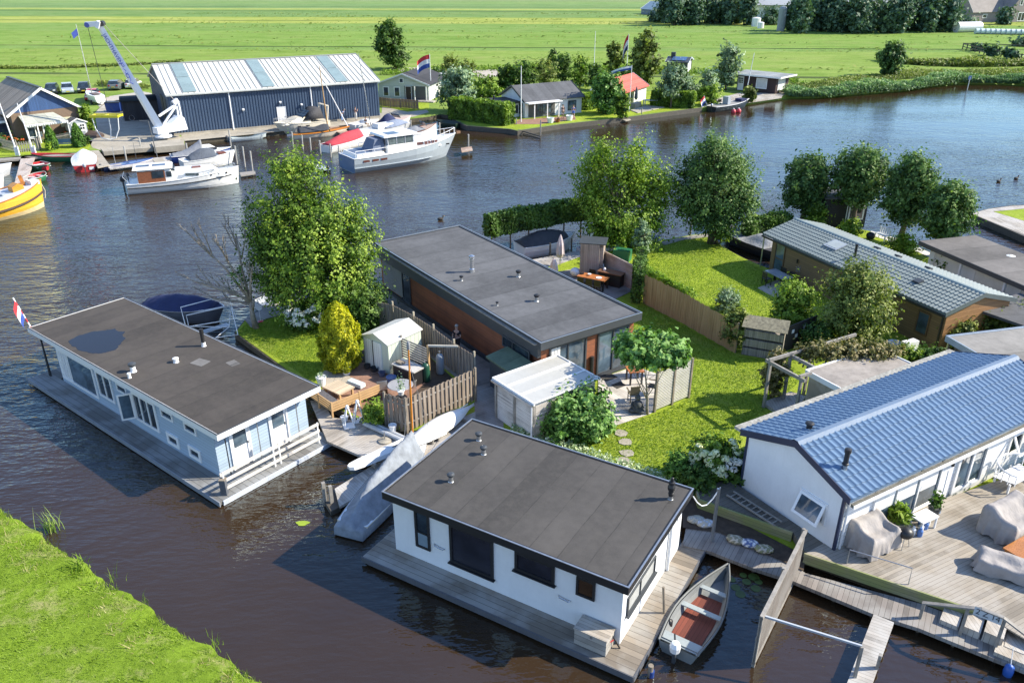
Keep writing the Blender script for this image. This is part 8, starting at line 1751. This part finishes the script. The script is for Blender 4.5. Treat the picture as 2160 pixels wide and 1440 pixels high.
# variegated ground cover along the canal edge behind the white houseboat
a_ = [(1080,905),(1180,935),(1300,975),(1400,1008),(1440,1035),(1420,1050),(1300,1000),(1150,950),(1075,925)]
P_ = ring(a_,.42); pl = [(q.x,q.y) for q in P_]; xs = [q[0] for q in pl]; ys = [q[1] for q in pl]; Q = np.stack([rng.uniform(min(xs),max(xs),16000),rng.uniform(min(ys),max(ys),16000)],1); Q = Q[pip(Q,pl)]
n = len(Q); N_ = rng.normal(size=(n,3))*.5+np.array([0,0,1]); N_ /= np.linalg.norm(N_,axis=1)[:,None]
mark(foliage('ground_cover', np.concatenate([Q,.42+rng.random((n,1))*.4],1), N_, rng.random(n), .13, leafmat('variegated leaf',(.05,.09,.03),(.24,.30,.16),.25,(.55,.58,.42))), kind='stuff')
# leafy shrub against the white shed
p = pt(1212,925,.42); bush('laurel', 'big rounded glossy shrub leaning on the white roofed shed', p, [(-.6,.1,.8,.85,.8,.8),(.35,.0,.75,.9,.8,.75),(-.1,.4,1.35,.9,.8,.65),(.75,.6,1.5,.7,.7,.7),(.95,.3,.9,.7,.7,.7),(-.85,.5,.6,.6,.6,.6)], 11000, .19, L_GLOSSY, 'shrub', sig=.16)
# flat-crowned plane tree on the terrace
p = pt(1366,872,.43); H = hgt(p,722)-.43; t = tree('plane_tree', 'roof trained plane tree with flat umbrella crown over the wooden terrace', p, H, [(x,y,H-.45,.62,.62,.36) for x in (-.75,0,.75) for y in (-.6,.2,.9)]+[(-1.05,.2,H-.5,.5,.5,.35),(1.15,.3,H-.5,.5,.5,.32)], 15000, .23, L_GLOSSY, BARK_GREY, .07, sig=.11, limbs=8, clump=24)
# pair of slim trees behind the dining terrace
p = pt(1322,520,.4); H = hgt(p,305)-.4; s_ = mpp(p); bl = []
for (u,v,r) in ((1255,335,34),(1250,375,46),(1300,355,36),(1330,345,36),(1365,375,38),(1290,410,52),(1340,410,48),(1380,425,36),(1240,420,36),(1310,460,56),(1265,465,42),(1370,465,40),(1300,500,44),(1345,500,36),(1275,505,36),(1330,320,22),(1262,312,22),(1390,395,24)): bl.append(((u-1322)*s_, random.uniform(-.7,.7), max(.9,hgt(p,v)-.4), r*s_*.85, r*s_*.85, r*s_*.8))
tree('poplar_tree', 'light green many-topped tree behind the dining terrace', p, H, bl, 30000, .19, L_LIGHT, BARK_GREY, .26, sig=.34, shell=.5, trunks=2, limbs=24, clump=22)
p = pt(1502,510,.5); H = hgt(p,292)-.5; s_ = mpp(p); bl = []
for (u,v,r) in ((1475,318,30),(1500,335,40),(1455,350,38),(1520,355,40),(1440,385,36),(1490,385,56),(1540,380,38),(1450,420,40),(1510,420,56),(1555,410,32),(1480,440,44),(1540,440,40),(1515,470,36),(1480,300,16),(1560,430,24),(1465,450,28)): bl.append(((u-1502)*s_, random.uniform(-.8,.8), max(1.2,hgt(p,v)-.5), r*s_*.9, r*s_*.9, r*s_*.82))
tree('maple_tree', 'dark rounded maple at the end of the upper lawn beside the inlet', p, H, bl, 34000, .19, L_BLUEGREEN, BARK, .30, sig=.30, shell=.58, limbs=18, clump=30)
bush_at('ivy','leafy shoots around the foot of the dark maple',1518,512,462,42,L_LIGHT,2200,.15,.5)
for (u,v,vt,w,lab,n) in ((1690,470,335,104,'leftmost of the round trees along the far side of the gardens',15000),(1796,482,322,122,'broad tree shading the black shore shed',18000),(1898,512,335,112,'round tree with visible trunk by the white shore path',17000),(1978,540,392,104,'rightmost and lowest of the shore trees near the channel',14000)):
    tree_at('lime_tree', lab, u,v,vt,w, L_BLUEGREEN, n, .23, bottom=.42 if u == 1796 else .27, nb=13, group='round trees along the shore', mid=.5, tr=.22, shell=.55)
tree_at('silver_tree','small silvery tree beside the ivy covered fence end',1352,555,468,44,L_SILVER,3600,.13,bottom=.3,nb=7,tr=.05)
# trained hedge on stems behind the brick house
p, q = pt(1030,538,.4), pt(1262,492,.4); hedge('trained_hedge','long clipped hedge raised on bare stems behind the brick house',p,q,.9,1.5,15000,.20,L_DARK,.4,'hedge',1.5)
hedge('ivy_hedge','ivy covered fence end beside the dining terrace',pt(1345,640,.4),pt(1350,580,.4),.6,2.0,5200,.15,L_DARK,.4)
hedge('climber_hedge','pale climbing plants along the top of the reed fence',pt(1362,628,.4),pt(1452,680,.4),.35,.35,2600,.13,L_LIGHT,2.0)
# reed matting fence
P = [pt(u,v,.4) for u,v in ((1356,640),(1440,682),(1550,745))]; t = Thing('reed_fence','tall golden reed matting fence across the middle of the lawns','fence',tuple(P[0])); m = MB(); tt = NT('reed mat'); co_ = tt.coord(); nz = tt.noise(tt.scaled(co_,(22,22,.5)),1,4,.7); RM = tt.done(tt.ramp(nz,[(.3,(.16,.11,.05)),(.5,(.36,.26,.12)),(.7,(.48,.37,.20))]),.85,0,tt.bump(nz,.5,.02))
for a,b,h0,h1 in ((P[0],P[1],1.95,1.9),(P[1],P[2],1.9,1.75)):
    d = b-a; nn = Vector((-d.y,d.x,0)).normalized()*.03; n = 26; lo = [a.lerp(b,i/n)+nn*math.sin(i*1.3) for i in range(n+1)]
    m.loft([lo,[q_+Vector((0,0,h0+(h1-h0)*i/n+random.uniform(-.05,.05))) for i,q_ in enumerate(lo)]],False,False)
t.part('matting', m, RM, world=True)
for f_ in (P[0],P[1],P[2]): t.part('post', MB().tube([f_+Vector((.04,.1,0)),f_+Vector((.04,.1,1.8))],.05,6), POSTWOOD, world=True)
bush_at('ball_shrub','clipped silvery ball shrub behind the reed fence',1533,655,614,56,L_SILVER,4200,.12,.4,7,k=.75)
bush_at('shrub','loose green shrub covering the end of the reed fence',1545,735,650,60,L_OLIVE,4800,.14)
bush_at('shrub','light green shrub behind the dark plank screen, left of the olive tree',1665,690,600,95,L_LIGHT,9500,.16,.4,8)
p_ = tree_at('olive_green_tree','broad yellowish green young tree in front of the brown chalet',1795,722,565,165,L_OLIVE,19000,.17,BARK_GREY,bottom=.08,nb=13,tr=.08,mid=.42,shell=.45)
bush_at('shrub','dark shrub between the plank screen and the young olive green tree',1720,735,690,80,L_DARK,5200,.14)
# climbers on the pergola
bush_at('climber','pale leafy climber hanging on the near pergola post',1626,838,742,56,L_VINE,6200,.13,.4,9,mid=.5,k=.5)
p = pt(1775,745,2.95); t = bush('climber','brownish climber spread over the pergola beams', (p.x,p.y,2.3), [(x,.15*math.sin(x*3),.75+.12*math.sin(x*5),.5,.42,.36) for x in (-1.6,-1.1,-.6,0,.5,1.0,1.5,2.0,2.4)]+[(.5,-.3,.1,.35,.3,.7)], 8200, .13, L_VINE, sig=.12)
for (u,v,vt,w,lab,mt) in ((2020,735,680,70,'yellowish shrub at the orange gable of the brown chalet',L_OLIVE),(2075,715,655,80,'sprawling shrub before the orange gable, middle of the row',L_OLIVE),(2140,705,640,90,'tall shrub at the right edge beside the grey flat roof',L_OLIVE),(1905,775,735,60,'small green shrub by the white air unit',L_LIGHT),(1955,780,740,70,'low shrub at the corner of the brown chalet',L_DARK)): bush_at('shrub',lab,u,v,vt,w,mt,4600,.15,.4,7)
# inlet hedge and shore plants
hedge('hedge','dark hedge with fence on the far side of the inlet',pt(1572,505,.4),pt(1660,490,.4),1.0,1.5,6000,.2,L_DARK,.4)
for (u,v,vt,w,lab) in ((1640,478,450,70,'bright low shrub on the point beyond the inlet'),(1720,478,435,60,'light shrub beside the black shore shed'),(1905,540,500,75,'pale bush on the white shore path'),(1790,498,468,50,'small shrub at the wall of the black shore shed')): bush_at('shrub',lab,u,v,vt,w,L_LIGHT,2600,.17,.4,5)
bush_at('flower_shrub','flowering shrub against the white bungalow wall',1985,590,540,55,L_DARK,2200,.16,.4,5); bush_at('shrub','shrub between the bungalow windows',2045,612,565,50,L_OLIVE,2000,.16,.4,5)
bush_at('flower_bed','tall grass and herbs in the bed at the board fence corner',795,893,852,62,L_LIGHT,3000,.12,.42,6,'plants',flat=.8)
# small grass tufts, water plants
def tuft(label, u, v, n, h, spread, mat=REED, z=0.0, name='reed_tuft', cat='reeds', lean=.4, w=.022):
    p = pt(u,v,z); P = rng.normal(size=(n,2))*spread; a = rng.uniform(0,2*np.pi,n); hh = h*np.clip(rng.normal(.8,.25,n),.3,1.25); k = 4; V = []; F = []
    for i in range(n):
        d = np.array([math.cos(a[i]),math.sin(a[i])]); e = np.array([-d[1],d[0]])*w*.5
        for j in range(k):
            f = j/(k-1); c = P[i]+d*hh[i]*lean*f*f; ww = (1-f)**.6 if j < k-1 else .05; V += [(*(c-e*ww),hh[i]*f),(*(c+e*ww),hh[i]*f)]
        b = i*2*k; F += [(b+2*j,b+2*j+1,b+2*j+3,b+2*j+2) for j in range(k-1)]
    o = np_obj(name, np.array(V), np.array(F), mat, np.repeat(rng.random(n),2*k)); o.location = p; mark(o, label, cat); return o
tuft('clump of tall reeds standing in the water at the near bank',108,1118,52,1.0,.17,w=.03); tuft('few pale grass stalks on the near bank edge, left',238,1228,14,.5,.12,BLADE,.3,'grass_tuft','grass'); tuft('bent grass stalks on the near bank edge, middle',310,1275,12,.5,.1,BLADE,.3,'grass_tuft','grass'); tuft('leafy weed at the near bank edge',165,1198,60,.35,.22,BLADE,.35,'grass_tuft','grass',.9,.05); tuft('dry grass tuft at the near bank edge, lowest',450,1365,24,.4,.16,BLADE,.3,'grass_tuft','grass')
LILY = paint('lily pad',(.07,.12,.03),.45,var=.3,scale=4)
for k,(u,v,r) in enumerate(((1552,1238,.17),(1575,1226,.16),(1590,1216,.2),(1568,1212,.13),(1594,1240,.17),(1545,1222,.12),(1562,1252,.18),(1600,1226,.14))):
    p = pt(u,v,.012); solo('lily_pad','floating lily pad between the grey boat and the slatted fence','lily pad',MB().prism([(p.x+r*math.cos(q_),p.y+r*math.sin(q_)) for q_ in [.35+i*.38 for i in range(16)]],.004,.014),LILY,tuple(p),group='lily pads beside the grey boat')
p = pt(638,1103,.01); solo('floating_leaf','single yellow leaf patch floating in the middle of the canal','leaf',MB().prism([(p.x+.25*math.cos(q_)*(1+.3*math.sin(q_*3)),p.y+.16*math.sin(q_)) for q_ in [i*.45 for i in range(14)]],.004,.014),paint('yellow pad',(.28,.38,.03),.5),tuple(p))
# lawn blades so that the turf is not a flat sheet
LAWN_P = [[(1345,645),(1362,642),(1560,752),(1650,765),(1700,790),(1640,850),(1610,870),(1560,895),(1565,930),(1440,1008),(1290,965),(1180,930),(1290,900),(1385,872),(1455,840),(1440,800),(1350,770),(1330,700)],[(1350,560),(1400,514),(1470,499),(1500,499),(1560,545),(1610,570),(1625,598),(1597,607),(1640,640),(1640,700),(1560,735),(1440,668),(1362,625)],[(500,702),(525,677),(600,657),(690,680),(800,662),(790,700),(745,765),(690,772),(650,800),(600,765)]]
for q_, n in zip(LAWN_P, (48000,32000,20000)): blades('lawn_grass', [(a.x,a.y) for a in ring(q_,.4)], .4, n, .05, BLADE, .8, None, .018)
# ---------------------------------------------------------------- far bank planting
Z = .5
def far_tree(lab,u,v,vt,w,mt,n,size,name='tree',**k): return tree_at(name,lab,u,v,vt,w,mt,n,size,z=Z,**k)
far_tree('tall leaning tree standing alone behind the grey log cabin',836,146,50,72,L_DARK,7000,.5,bottom=.1,lean=(-1.5,0))
far_tree('silvery willow at the left end of the long clipped hedge',965,236,148,84,L_SILVER,9000,.36,'willow_tree',bottom=.08)
far_tree('dense round dark green tree right of the white villa',1278,240,158,68,L_GLOSSY,9500,.34,'round_tree',bottom=.06,nb=10,mid=.5,k=.55)
far_tree('tall yellowish tree behind the red roofed cottage',1358,178,70,66,L_OLIVE,6500,.5,bottom=.05); far_tree('thin yellowish tree left of the tall flagpole',1296,155,92,44,L_OLIVE,3200,.45,bottom=.05)
far_tree('pale silver birch beside the clipped hedge corner',1414,228,135,58,L_SILVER,5200,.34,'silver_tree',bottom=.3,tr=.1); far_tree('tall wispy poplar left of the black cabin',1530,190,96,62,L_SILVER,4600,.4,'poplar_tree',bottom=.1)
far_tree('lone dark tree in the reeds of the far shore',1874,160,93,58,L_BLUEGREEN,5600,.45,bottom=.12)
far_tree('dark bushy tree behind the long clipped hedge',1070,190,140,50,L_DARK,2600,.42,bottom=.05)
for k,(u,v,vt,w,mt,lab) in enumerate(((1105,190,132,62,L_DARK,'first of the bushes behind the villa, left of the chimney'),(1150,188,128,60,L_OLIVE,'second bush behind the villa, yellowish'),(1190,180,112,48,L_DARK,'slender dark bush above the villa roof'),(1222,186,120,56,L_BROAD,'bush behind the right end of the villa roof'),(1255,190,138,44,L_DARK,'low dark bush between the villa and the round tree'),(1165,165,105,24,L_DARK,'narrow young tree on the field edge behind the villa'),(1020,205,158,60,L_BROAD,'bush between the willow and the villa annex'),(1040,215,180,44,L_LIGHT,'light shrub left of the villa annex'),(985,160,132,40,L_OLIVE,'bush on the field edge above the willow'),(950,155,122,44,L_OLIVE,'shrubby tree left of the gravel patch'),(920,170,145,36,L_DARK,'small bush behind the Dutch flag'),(1450,215,165,52,L_SILVER,'grey green bush between birch and poplar'),(1490,210,150,56,L_SILVER,'rounded grey bush left of the black cabin'),(1500,222,182,40,L_LIGHT,'bright bush by the jetty corner'),(1578,215,185,30,L_OLIVE,'yellow green bush at the cabin steps'),(1330,170,140,60,L_DARK,'dark purple bush behind the cottage'),(1440,190,150,40,L_DARK,'bush below the solar roof'),(1310,250,200,38,L_BROAD,'lower shrub attached to the round tree'),(905,200,182,30,L_DARK,'dark shrub at the cabin terrace edge'),(940,205,185,26,L_BROAD,'small shrub left of the willow'))):
    bush_at('bush',lab,u,v,vt,w,mt,1900,.36,Z,6,group='bushes along the far bank')
hedge('hedge','long dark clipped hedge along the water left of the villa',pt(958,248,Z),pt(1074,264,Z),2.2,2.6,12000,.34,L_BROAD,Z)
hedge('hedge','clipped hedge block at the right side of the cottage garden',pt(1376,222,Z),pt(1462,228,Z),1.6,2.1,6500,.3,L_BROAD,Z); hedge('hedge','light green hedge between the villa and the round tree',pt(1228,232,Z),pt(1262,226,Z),1.5,2.0,2600,.3,L_LIGHT,Z); hedge('hedge','low hedge behind the jetty bench',pt(1430,212,Z),pt(1498,212,Z),1.6,1.8,4200,.3,L_LIGHT,Z)
bush_at('ball_shrub','small clipped ball shrub in front of the left conifer',106,318,300,17,leafmat('lime leaf',(.10,.17,.01),(.24,.33,.03),.3),900,.14,Z,5,k=.75); bush_at('climber','green climber at the corner of the marina house',190,282,222,32,L_LIGHT,3000,.26,Z,9,mid=.5,k=.5); bush_at('low_shrub','dark shrub beside the right conifer',180,308,285,22,L_DARK,1200,.2,Z)
FLOWER_R = leafmat('red bloom',(.35,.05,.02),(.60,.14,.05),.2,(.65,.35,.15))
for (u,v,vt,w,lab) in ((14,308,285,46,'mixed red and white flowers in the marina house garden'),(40,305,292,26,'pinkish red flower bush by the picket fence'),(140,292,278,20,'red flowering box plant at the hut doors')):
    t = bush_at('flower_bush',lab,u,v,vt,w,L_DARK,900,.2,Z,5); p = pt(u,v,Z); Rr = w*mpp(p)/2; H = hgt(p,vt)-Z; flowers(t,[(random.uniform(-Rr,Rr)*.9,random.uniform(-.5,.2),H*random.uniform(.6,1)) for _ in range(10)],.14,12,FLOWER_R)
# reed belt of the far shore and ditch edges (uncountable)
def belt(name, pts, z, n, h, wd, mat, size):
    P = [pt(u,v,z) for u,v in pts]; ls = [(b-a).length for a,b in zip(P,P[1:])]; tot = sum(ls); V = []
    k = rng.choice(len(ls), n, p=np.array(ls)/tot); f = rng.random(n); A = np.array([tuple(p) for p in P]); C = A[k]*(1-f)[:,None]+A[k+1]*f[:,None]
    C[:,1] += rng.random(n)*wd-min(3.0,wd*.85)*(h > 1.8); C[:,0] += rng.normal(0,.3,n); wave = .75+.25*np.sin(C[:,0]*.35)+.15*np.sin(C[:,0]*1.1+C[:,1]); C[:,2] = z+h*wave*np.clip(rng.beta(2,1.6,n),0,1)
    N = rng.normal(size=(n,3))*.6+np.array([.2,-.5,.3]); N /= np.linalg.norm(N,axis=1)[:,None]
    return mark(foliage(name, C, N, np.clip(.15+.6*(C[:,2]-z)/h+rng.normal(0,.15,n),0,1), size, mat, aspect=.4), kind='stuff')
L_REED = leafmat('reed leaf',(.03,.07,.03),(.12,.20,.08),.25,(.22,.29,.12))
belt('reed_belt',[(1655,201),(1725,200),(1800,194),(1900,186),(1960,177),(2010,172),(2100,172),(2250,178)],.3,42000,1.9,3.2,L_REED,.36); belt('reed_bank',[(1590,195),(1655,198),(1740,190),(1850,175),(1960,162),(2200,160)],.5,12000,.8,7,L_OLIVE,.4)
belt('ditch_grass',[(-60,146),(100,146),(260,140),(380,132)],.5,2600,.6,2.0,L_OLIVE,.5); belt('field_edge_grass',[(800,160),(1000,150),(1300,150),(1600,165),(1700,180)],.5,5000,.9,6,L_LIGHT,.5); belt('scrub_line',[(1870,133),(1960,140),(2060,143),(2200,140)],.5,5000,1.6,6,L_OLIVE,.7); belt('marina_grass',[(206,182),(240,185),(300,190)],.5,1600,.9,3,L_OLIVE,.4)
n = 15000; P = np.stack([rng.uniform(-130,170,n),135+rng.random(n)**.8*220,np.full(n,.5)],1); w = np.sin(P[:,0]*.05+P[:,1]*.11)+np.sin(P[:,0]*.13-P[:,1]*.21+2)+np.sin(P[:,1]*.35)*1.2; P = P[w+rng.normal(0,.6,n) > 1.1]; n = len(P); P[:,2] += rng.random(n)*.3
N = rng.normal(size=(n,3))*.22+np.array([0,-.15,1]); N /= np.linalg.norm(N,axis=1)[:,None]; mark(foliage('meadow_tufts',P,N,rng.random(n),.8,leafmat('tussock',(.055,.095,.013),(.10,.145,.02),.2,(.15,.155,.04)),aspect=.45),kind='stuff')
# far wood rows: each tree its own crown
k = 0
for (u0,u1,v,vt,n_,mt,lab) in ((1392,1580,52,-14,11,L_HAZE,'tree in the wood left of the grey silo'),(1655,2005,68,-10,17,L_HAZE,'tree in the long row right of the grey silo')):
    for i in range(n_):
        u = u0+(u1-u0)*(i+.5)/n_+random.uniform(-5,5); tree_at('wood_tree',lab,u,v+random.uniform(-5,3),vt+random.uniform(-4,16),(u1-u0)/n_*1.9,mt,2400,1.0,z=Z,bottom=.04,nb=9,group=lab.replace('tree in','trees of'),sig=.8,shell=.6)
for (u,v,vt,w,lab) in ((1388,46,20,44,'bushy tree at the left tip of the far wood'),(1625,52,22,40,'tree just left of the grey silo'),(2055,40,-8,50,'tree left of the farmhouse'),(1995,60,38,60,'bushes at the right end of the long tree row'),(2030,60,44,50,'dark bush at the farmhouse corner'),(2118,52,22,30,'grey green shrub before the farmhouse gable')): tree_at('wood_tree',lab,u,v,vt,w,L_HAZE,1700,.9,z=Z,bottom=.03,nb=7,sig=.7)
for (u,v,vt,w,lab) in ((2065,108,95,30,'bush on the paddock rails, left'),(2092,118,100,34,'bush on the paddock rails, middle'),(2130,125,104,36,'bush on the paddock rails, right'),(2150,98,82,40,'bush at the right edge above the paddock')): bush_at('bush',lab,u,v,vt,w,L_HAZE,900,.7,Z,5)
# ---------------------------------------------------------------- people
def person(label, foot, rz, top, legs, hair, pose='stand', h=1.75, skirt=None, hold=False, name='person'):
    """Skinned continuous figure, clothes as shells over the body."""
    t = Thing(name, label, 'person', tuple(foot), rz); k = h/1.75
    J = {'pelvis':(0,0,.95),'waist':(0,0,1.08),'chest':(0,.0,1.30),'neck':(0,0,1.46),'head0':(0,-.01,1.53),'head1':(0,-.02,1.70)}
    for sgn, s_ in ((-1,'l'),(1,'r')):
        J['hip'+s_] = (.09*sgn,0,.90); J['knee'+s_] = (.10*sgn,-.02,.50); J['ank'+s_] = (.10*sgn,.02,.09); J['toe'+s_] = (.11*sgn,-.13,.04)
        J['sh'+s_] = (.18*sgn,0,1.40); J['el'+s_] = (.25*sgn,.03,1.13); J['wr'+s_] = (.25*sgn,-.06,.90)
        if pose == 'walk': J['knee'+s_] = (.10*sgn,-.10*sgn,.50); J['ank'+s_] = (.10*sgn,-.22*sgn+.05,.09); J['toe'+s_] = (.11*sgn,-.22*sgn-.09,.05); J['wr'+s_] = (.26*sgn,-.12*-sgn-.05,.92)
        if pose == 'phone' or hold: J['el'+s_] = (.24*sgn,-.04,1.12); J['wr'+s_] = (.10*sgn,-.26,1.10)
        if pose == 'reach': J['el'+s_] = (.25*sgn,-.10,1.2); J['wr'+s_] = (.2*sgn,-.25,1.38)
        if pose == 'sit': J['hip'+s_] = (.1*sgn,0,.45); J['knee'+s_] = (.13*sgn,-.42,.50); J['ank'+s_] = (.12*sgn,-.45,.08); J['toe'+s_] = (.12*sgn,-.6,.05); J['wr'+s_] = (.15*sgn,-.3,.72); J['el'+s_] = (.26*sgn,-.05,.72)
        v = Vector(J['wr'+s_])-Vector(J['el'+s_]); v.normalize(); J['ha'+s_] = tuple(Vector(J['wr'+s_])+v*.10)
    if pose == 'sit':
        for q_ in ('pelvis','waist','chest','neck','head0','head1','shl','shr'):
            x,y,z = J[q_]; J[q_] = (x,y-.02,z-.47)
    if pose == 'bend':
        for q_ in ('waist','chest','neck','head0','head1','shl','shr','ell','elr','wrl','wrr','hal','har'):
            x,y,z = J[q_]; d = z-.95; J[q_] = (x, y-d*.62, .95+d*.80)
    R_ = {'pelvis':.14,'waist':.125,'chest':.15,'neck':.055,'head0':.085,'head1':.09,'hip':.085,'knee':.058,'ank':.042,'toe':.035,'sh':.06,'el':.042,'wr':.03,'ha':.028}
    E_ = [('pelvis','waist'),('waist','chest'),('chest','neck'),('neck','head0'),('head0','head1')]
    for s_ in 'lr': E_ += [('pelvis','hip'+s_),('hip'+s_,'knee'+s_),('knee'+s_,'ank'+s_),('ank'+s_,'toe'+s_),('chest','sh'+s_),('sh'+s_,'el'+s_),('el'+s_,'wr'+s_),('wr'+s_,'ha'+s_)]
    def skin(part, edges, grow, mat, nm, cut=None):
        names = []; 
        for a,b in edges:
            for q_ in (a,b):
                if q_ not in names: names.append(q_)
        pos = {q_: Vector(J[q_]) for q_ in names}
        if cut:
            for (a,b),f in cut.items(): pos[b] = Vector(J[a]).lerp(Vector(J[b]),f)
        me = bpy.data.meshes.new(nm); me.from_pydata([tuple(pos[q_]*k) for q_ in names], [(names.index(a),names.index(b)) for a,b in edges], []); me.update()
        o = link(bpy.data.objects.new(nm, me)); sk = o.modifiers.new('skin','SKIN'); sub = o.modifiers.new('sub','SUBSURF'); sub.levels = 1; sub.render_levels = 1
        for i,q_ in enumerate(names):
            r = (R_.get(q_) or R_[q_[:-1]])*grow*k; me.skin_vertices[0].data[i].radius = (r, r*(.82 if q_ in ('pelvis','waist','chest') else 1)); me.skin_vertices[0].data[i].use_root = (i == 0)
        dg = bpy.context.evaluated_depsgraph_get(); me2 = bpy.data.meshes.new_from_object(o.evaluated_get(dg)); bpy.data.objects.remove(o)
        me2.materials.clear(); me2.materials.append(mat); me2.name = nm; me2.polygons.foreach_set('use_smooth',[True]*len(me2.polygons))
        o = link(bpy.data.objects.new(nm, me2)); o.parent = t.o; return o
    skin('body', E_, 1.0, SKIN, 'body')
    skin('shirt', [('waist','chest'),('chest','shl'),('shl','ell'),('chest','shr'),('shr','elr')], 1.16, top, 'shirt', {('shl','ell'):.62,('shr','elr'):.62})
    f_ = .55 if legs[1] == 'short' else .95
    skin('trousers', [('waist','pelvis'),('pelvis','hipl'),('hipl','kneel'),('pelvis','hipr'),('hipr','kneer')]+([('kneel','ankl'),('kneer','ankr')] if legs[1] != 'short' else []), 1.17, legs[0], 'trousers', {('waist','pelvis'):1.0,('hipl','kneel'):1.0 if legs[1] != 'short' else .8,('hipr','kneer'):1.0 if legs[1] != 'short' else .8})
    hd = Vector(J['head1'])*k; hd0 = Vector(J['head0'])*k
    t.part('hair', MB().ball(hd+Vector((0,.015,.02))*k,(.098*k,.108*k,.088*k),10,6), hair, smooth=True)
    fc = hd.lerp(hd0,.45)
    t.part('nose', MB().ball(fc+Vector((0,-.10,0))*k,(.014*k,.02*k,.022*k),6,4), SKIN)
    for sg in (-1,1):
        t.part('eye', MB().ball(fc+Vector((.032*sg,-.088,.03))*k,.010*k,6,4), BLACK); t.part('shoe', MB().ball(Vector(J['toe'+('l' if sg < 0 else 'r')])*k+Vector((0,.06,0)),(.05*k,.12*k,.042*k),8,5), BLACK)
        ha = Vector(J['ha'+('l' if sg < 0 else 'r')])*k; wr = Vector(J['wr'+('l' if sg < 0 else 'r')])*k; d = (ha-wr).normalized(); sd = d.cross(Vector((0,1,0))).normalized() if abs(d.y) < .9 else Vector((1,0,0)); m = MB()
        for i,(o_,l_) in enumerate(((-.027,.065),(-.009,.078),(.009,.074),(.026,.058))): b_ = ha+sd*o_*k; m.tube([b_-d*.02,b_+d*l_*.5*k,b_+d*l_*k+Vector((0,0,-.01))],[.009*k,.0085*k,.006*k],5)
        m.tube([ha-sd*sg*.03*k-d*.04*k, ha-sd*sg*.055*k+d*.0*k, ha-sd*sg*.06*k+d*.03*k],[.011*k,.01*k,.007*k],5); t.part('fingers', m, SKIN)
    return t
CL_BLACK = cloth('black shirt',(.015,.015,.02)); CL_BLUE = cloth('light blue clothes',(.22,.36,.62)); CL_WHITE = cloth('white clothes',(.68,.66,.62)); CL_TAN = cloth('tan shorts',(.40,.30,.20)); CL_ROYAL = cloth('royal blue shirt',(.06,.13,.48)); CL_DARK = cloth('charcoal trousers',(.03,.03,.035)); CL_RED = cloth('red top',(.35,.05,.05))
person('grey haired person in black t-shirt looking at a phone beside the brick house', pt(965,748,.43), R(-25), CL_BLACK, (CL_DARK,'long'), HAIR_GREY, 'phone', 1.78)
P = Vector((pt(965,748,.43))); q_ = Matrix.Rotation(R(-25),3,'Z') @ Vector((0,-.37,1.16)); solo('phone','small dark phone held by the person in the black t-shirt','phone',MB().obox(P+q_,(.075,.015,.15),R(-25),R(-40)),BLACK,tuple(P+q_))
person('person in light blue clothes bending on the quay by the boat hall', pt(722,256,.52), R(70), CL_BLUE, (CL_BLUE,'long'), HAIR_GREY, 'bend', 1.75); person('person in dark top and white trousers standing on the quay', pt(751,254,.52), R(160), cloth('dark maroon top',(.05,.02,.025)), (CL_WHITE,'long'), HAIR_BROWN, 'reach', 1.72)
person('dark clothed person sitting in the white day sailer', pt(772,268,.5), R(150), CL_DARK, (CL_TAN,'short'), HAIR_BROWN, 'sit', 1.7)
person('person in black top and tan shorts on the villa waterfront', pt(1187,250,.56), R(190), CL_BLACK, (CL_TAN,'short'), HAIR_BROWN, 'stand', 1.8)
person('person in royal blue shirt and shorts on the villa waterfront', pt(1209,250,.56), R(185), CL_ROYAL, (CL_ROYAL,'short'), HAIR_BROWN, 'walk', 1.78)
# ---------------------------------------------------------------- camera and daylight
cam = bpy.data.cameras.new('camera'); co = link(bpy.data.objects.new('camera', cam)); SC.camera = co
cam.sensor_width = 36; cam.lens = 36*1690/2160; cam.clip_start = .5; cam.clip_end = 9000
co.location = (0,0,CAMH); co.rotation_euler = (R(90-25.46),0,0)
SUN = Vector((1.41,.10,1.0)).normalized()
sl = bpy.data.lights.new('sun', 'SUN'); sl.energy = 5.0; sl.angle = R(.53); sl.color = (1.8,1.64,1.35)
so = link(bpy.data.objects.new('sun', sl)); so.rotation_euler = SUN.to_track_quat('Z','Y').to_euler(); so.location = (60,10,60)
w = bpy.data.worlds.new('World'); SC.world = w; w.use_nodes = True
sky = w.node_tree.nodes.new('ShaderNodeTexSky'); sky.sky_type = 'NISHITA'; sky.sun_disc = False
sky.sun_elevation = math.asin(SUN.z); sky.sun_rotation = math.atan2(SUN.x, SUN.y)
sky.air_density = 1.3; sky.dust_density = .3; sky.ozone_density = 3.0
bg = w.node_tree.nodes['Background']; 
mx = w.node_tree.nodes.new('ShaderNodeMix'); mx.data_type = 'RGBA'; mx.blend_type = 'MULTIPLY'; mx.inputs[0].default_value = 1
mx.inputs[7].default_value = (1.48,1.54,1.76,1)
w.node_tree.links.new(sky.outputs[0], mx.inputs[6]); w.node_tree.links.new(mx.outputs[2], bg.inputs[0]); bg.inputs[1].default_value = .15
SC.view_settings.view_transform = 'Standard'; SC.view_settings.look = 'None'; SC.view_settings.exposure = 0; SC.view_settings.gamma = 1
SC.render.engine = 'CYCLES'
cy = SC.cycles; cy.max_bounces = 6; cy.diffuse_bounces = 3; cy.glossy_bounces = 3; cy.transmission_bounces = 3; cy.transparent_max_bounces = 4
cy.caustics_reflective = False; cy.caustics_refractive = False; cy.use_denoising = True
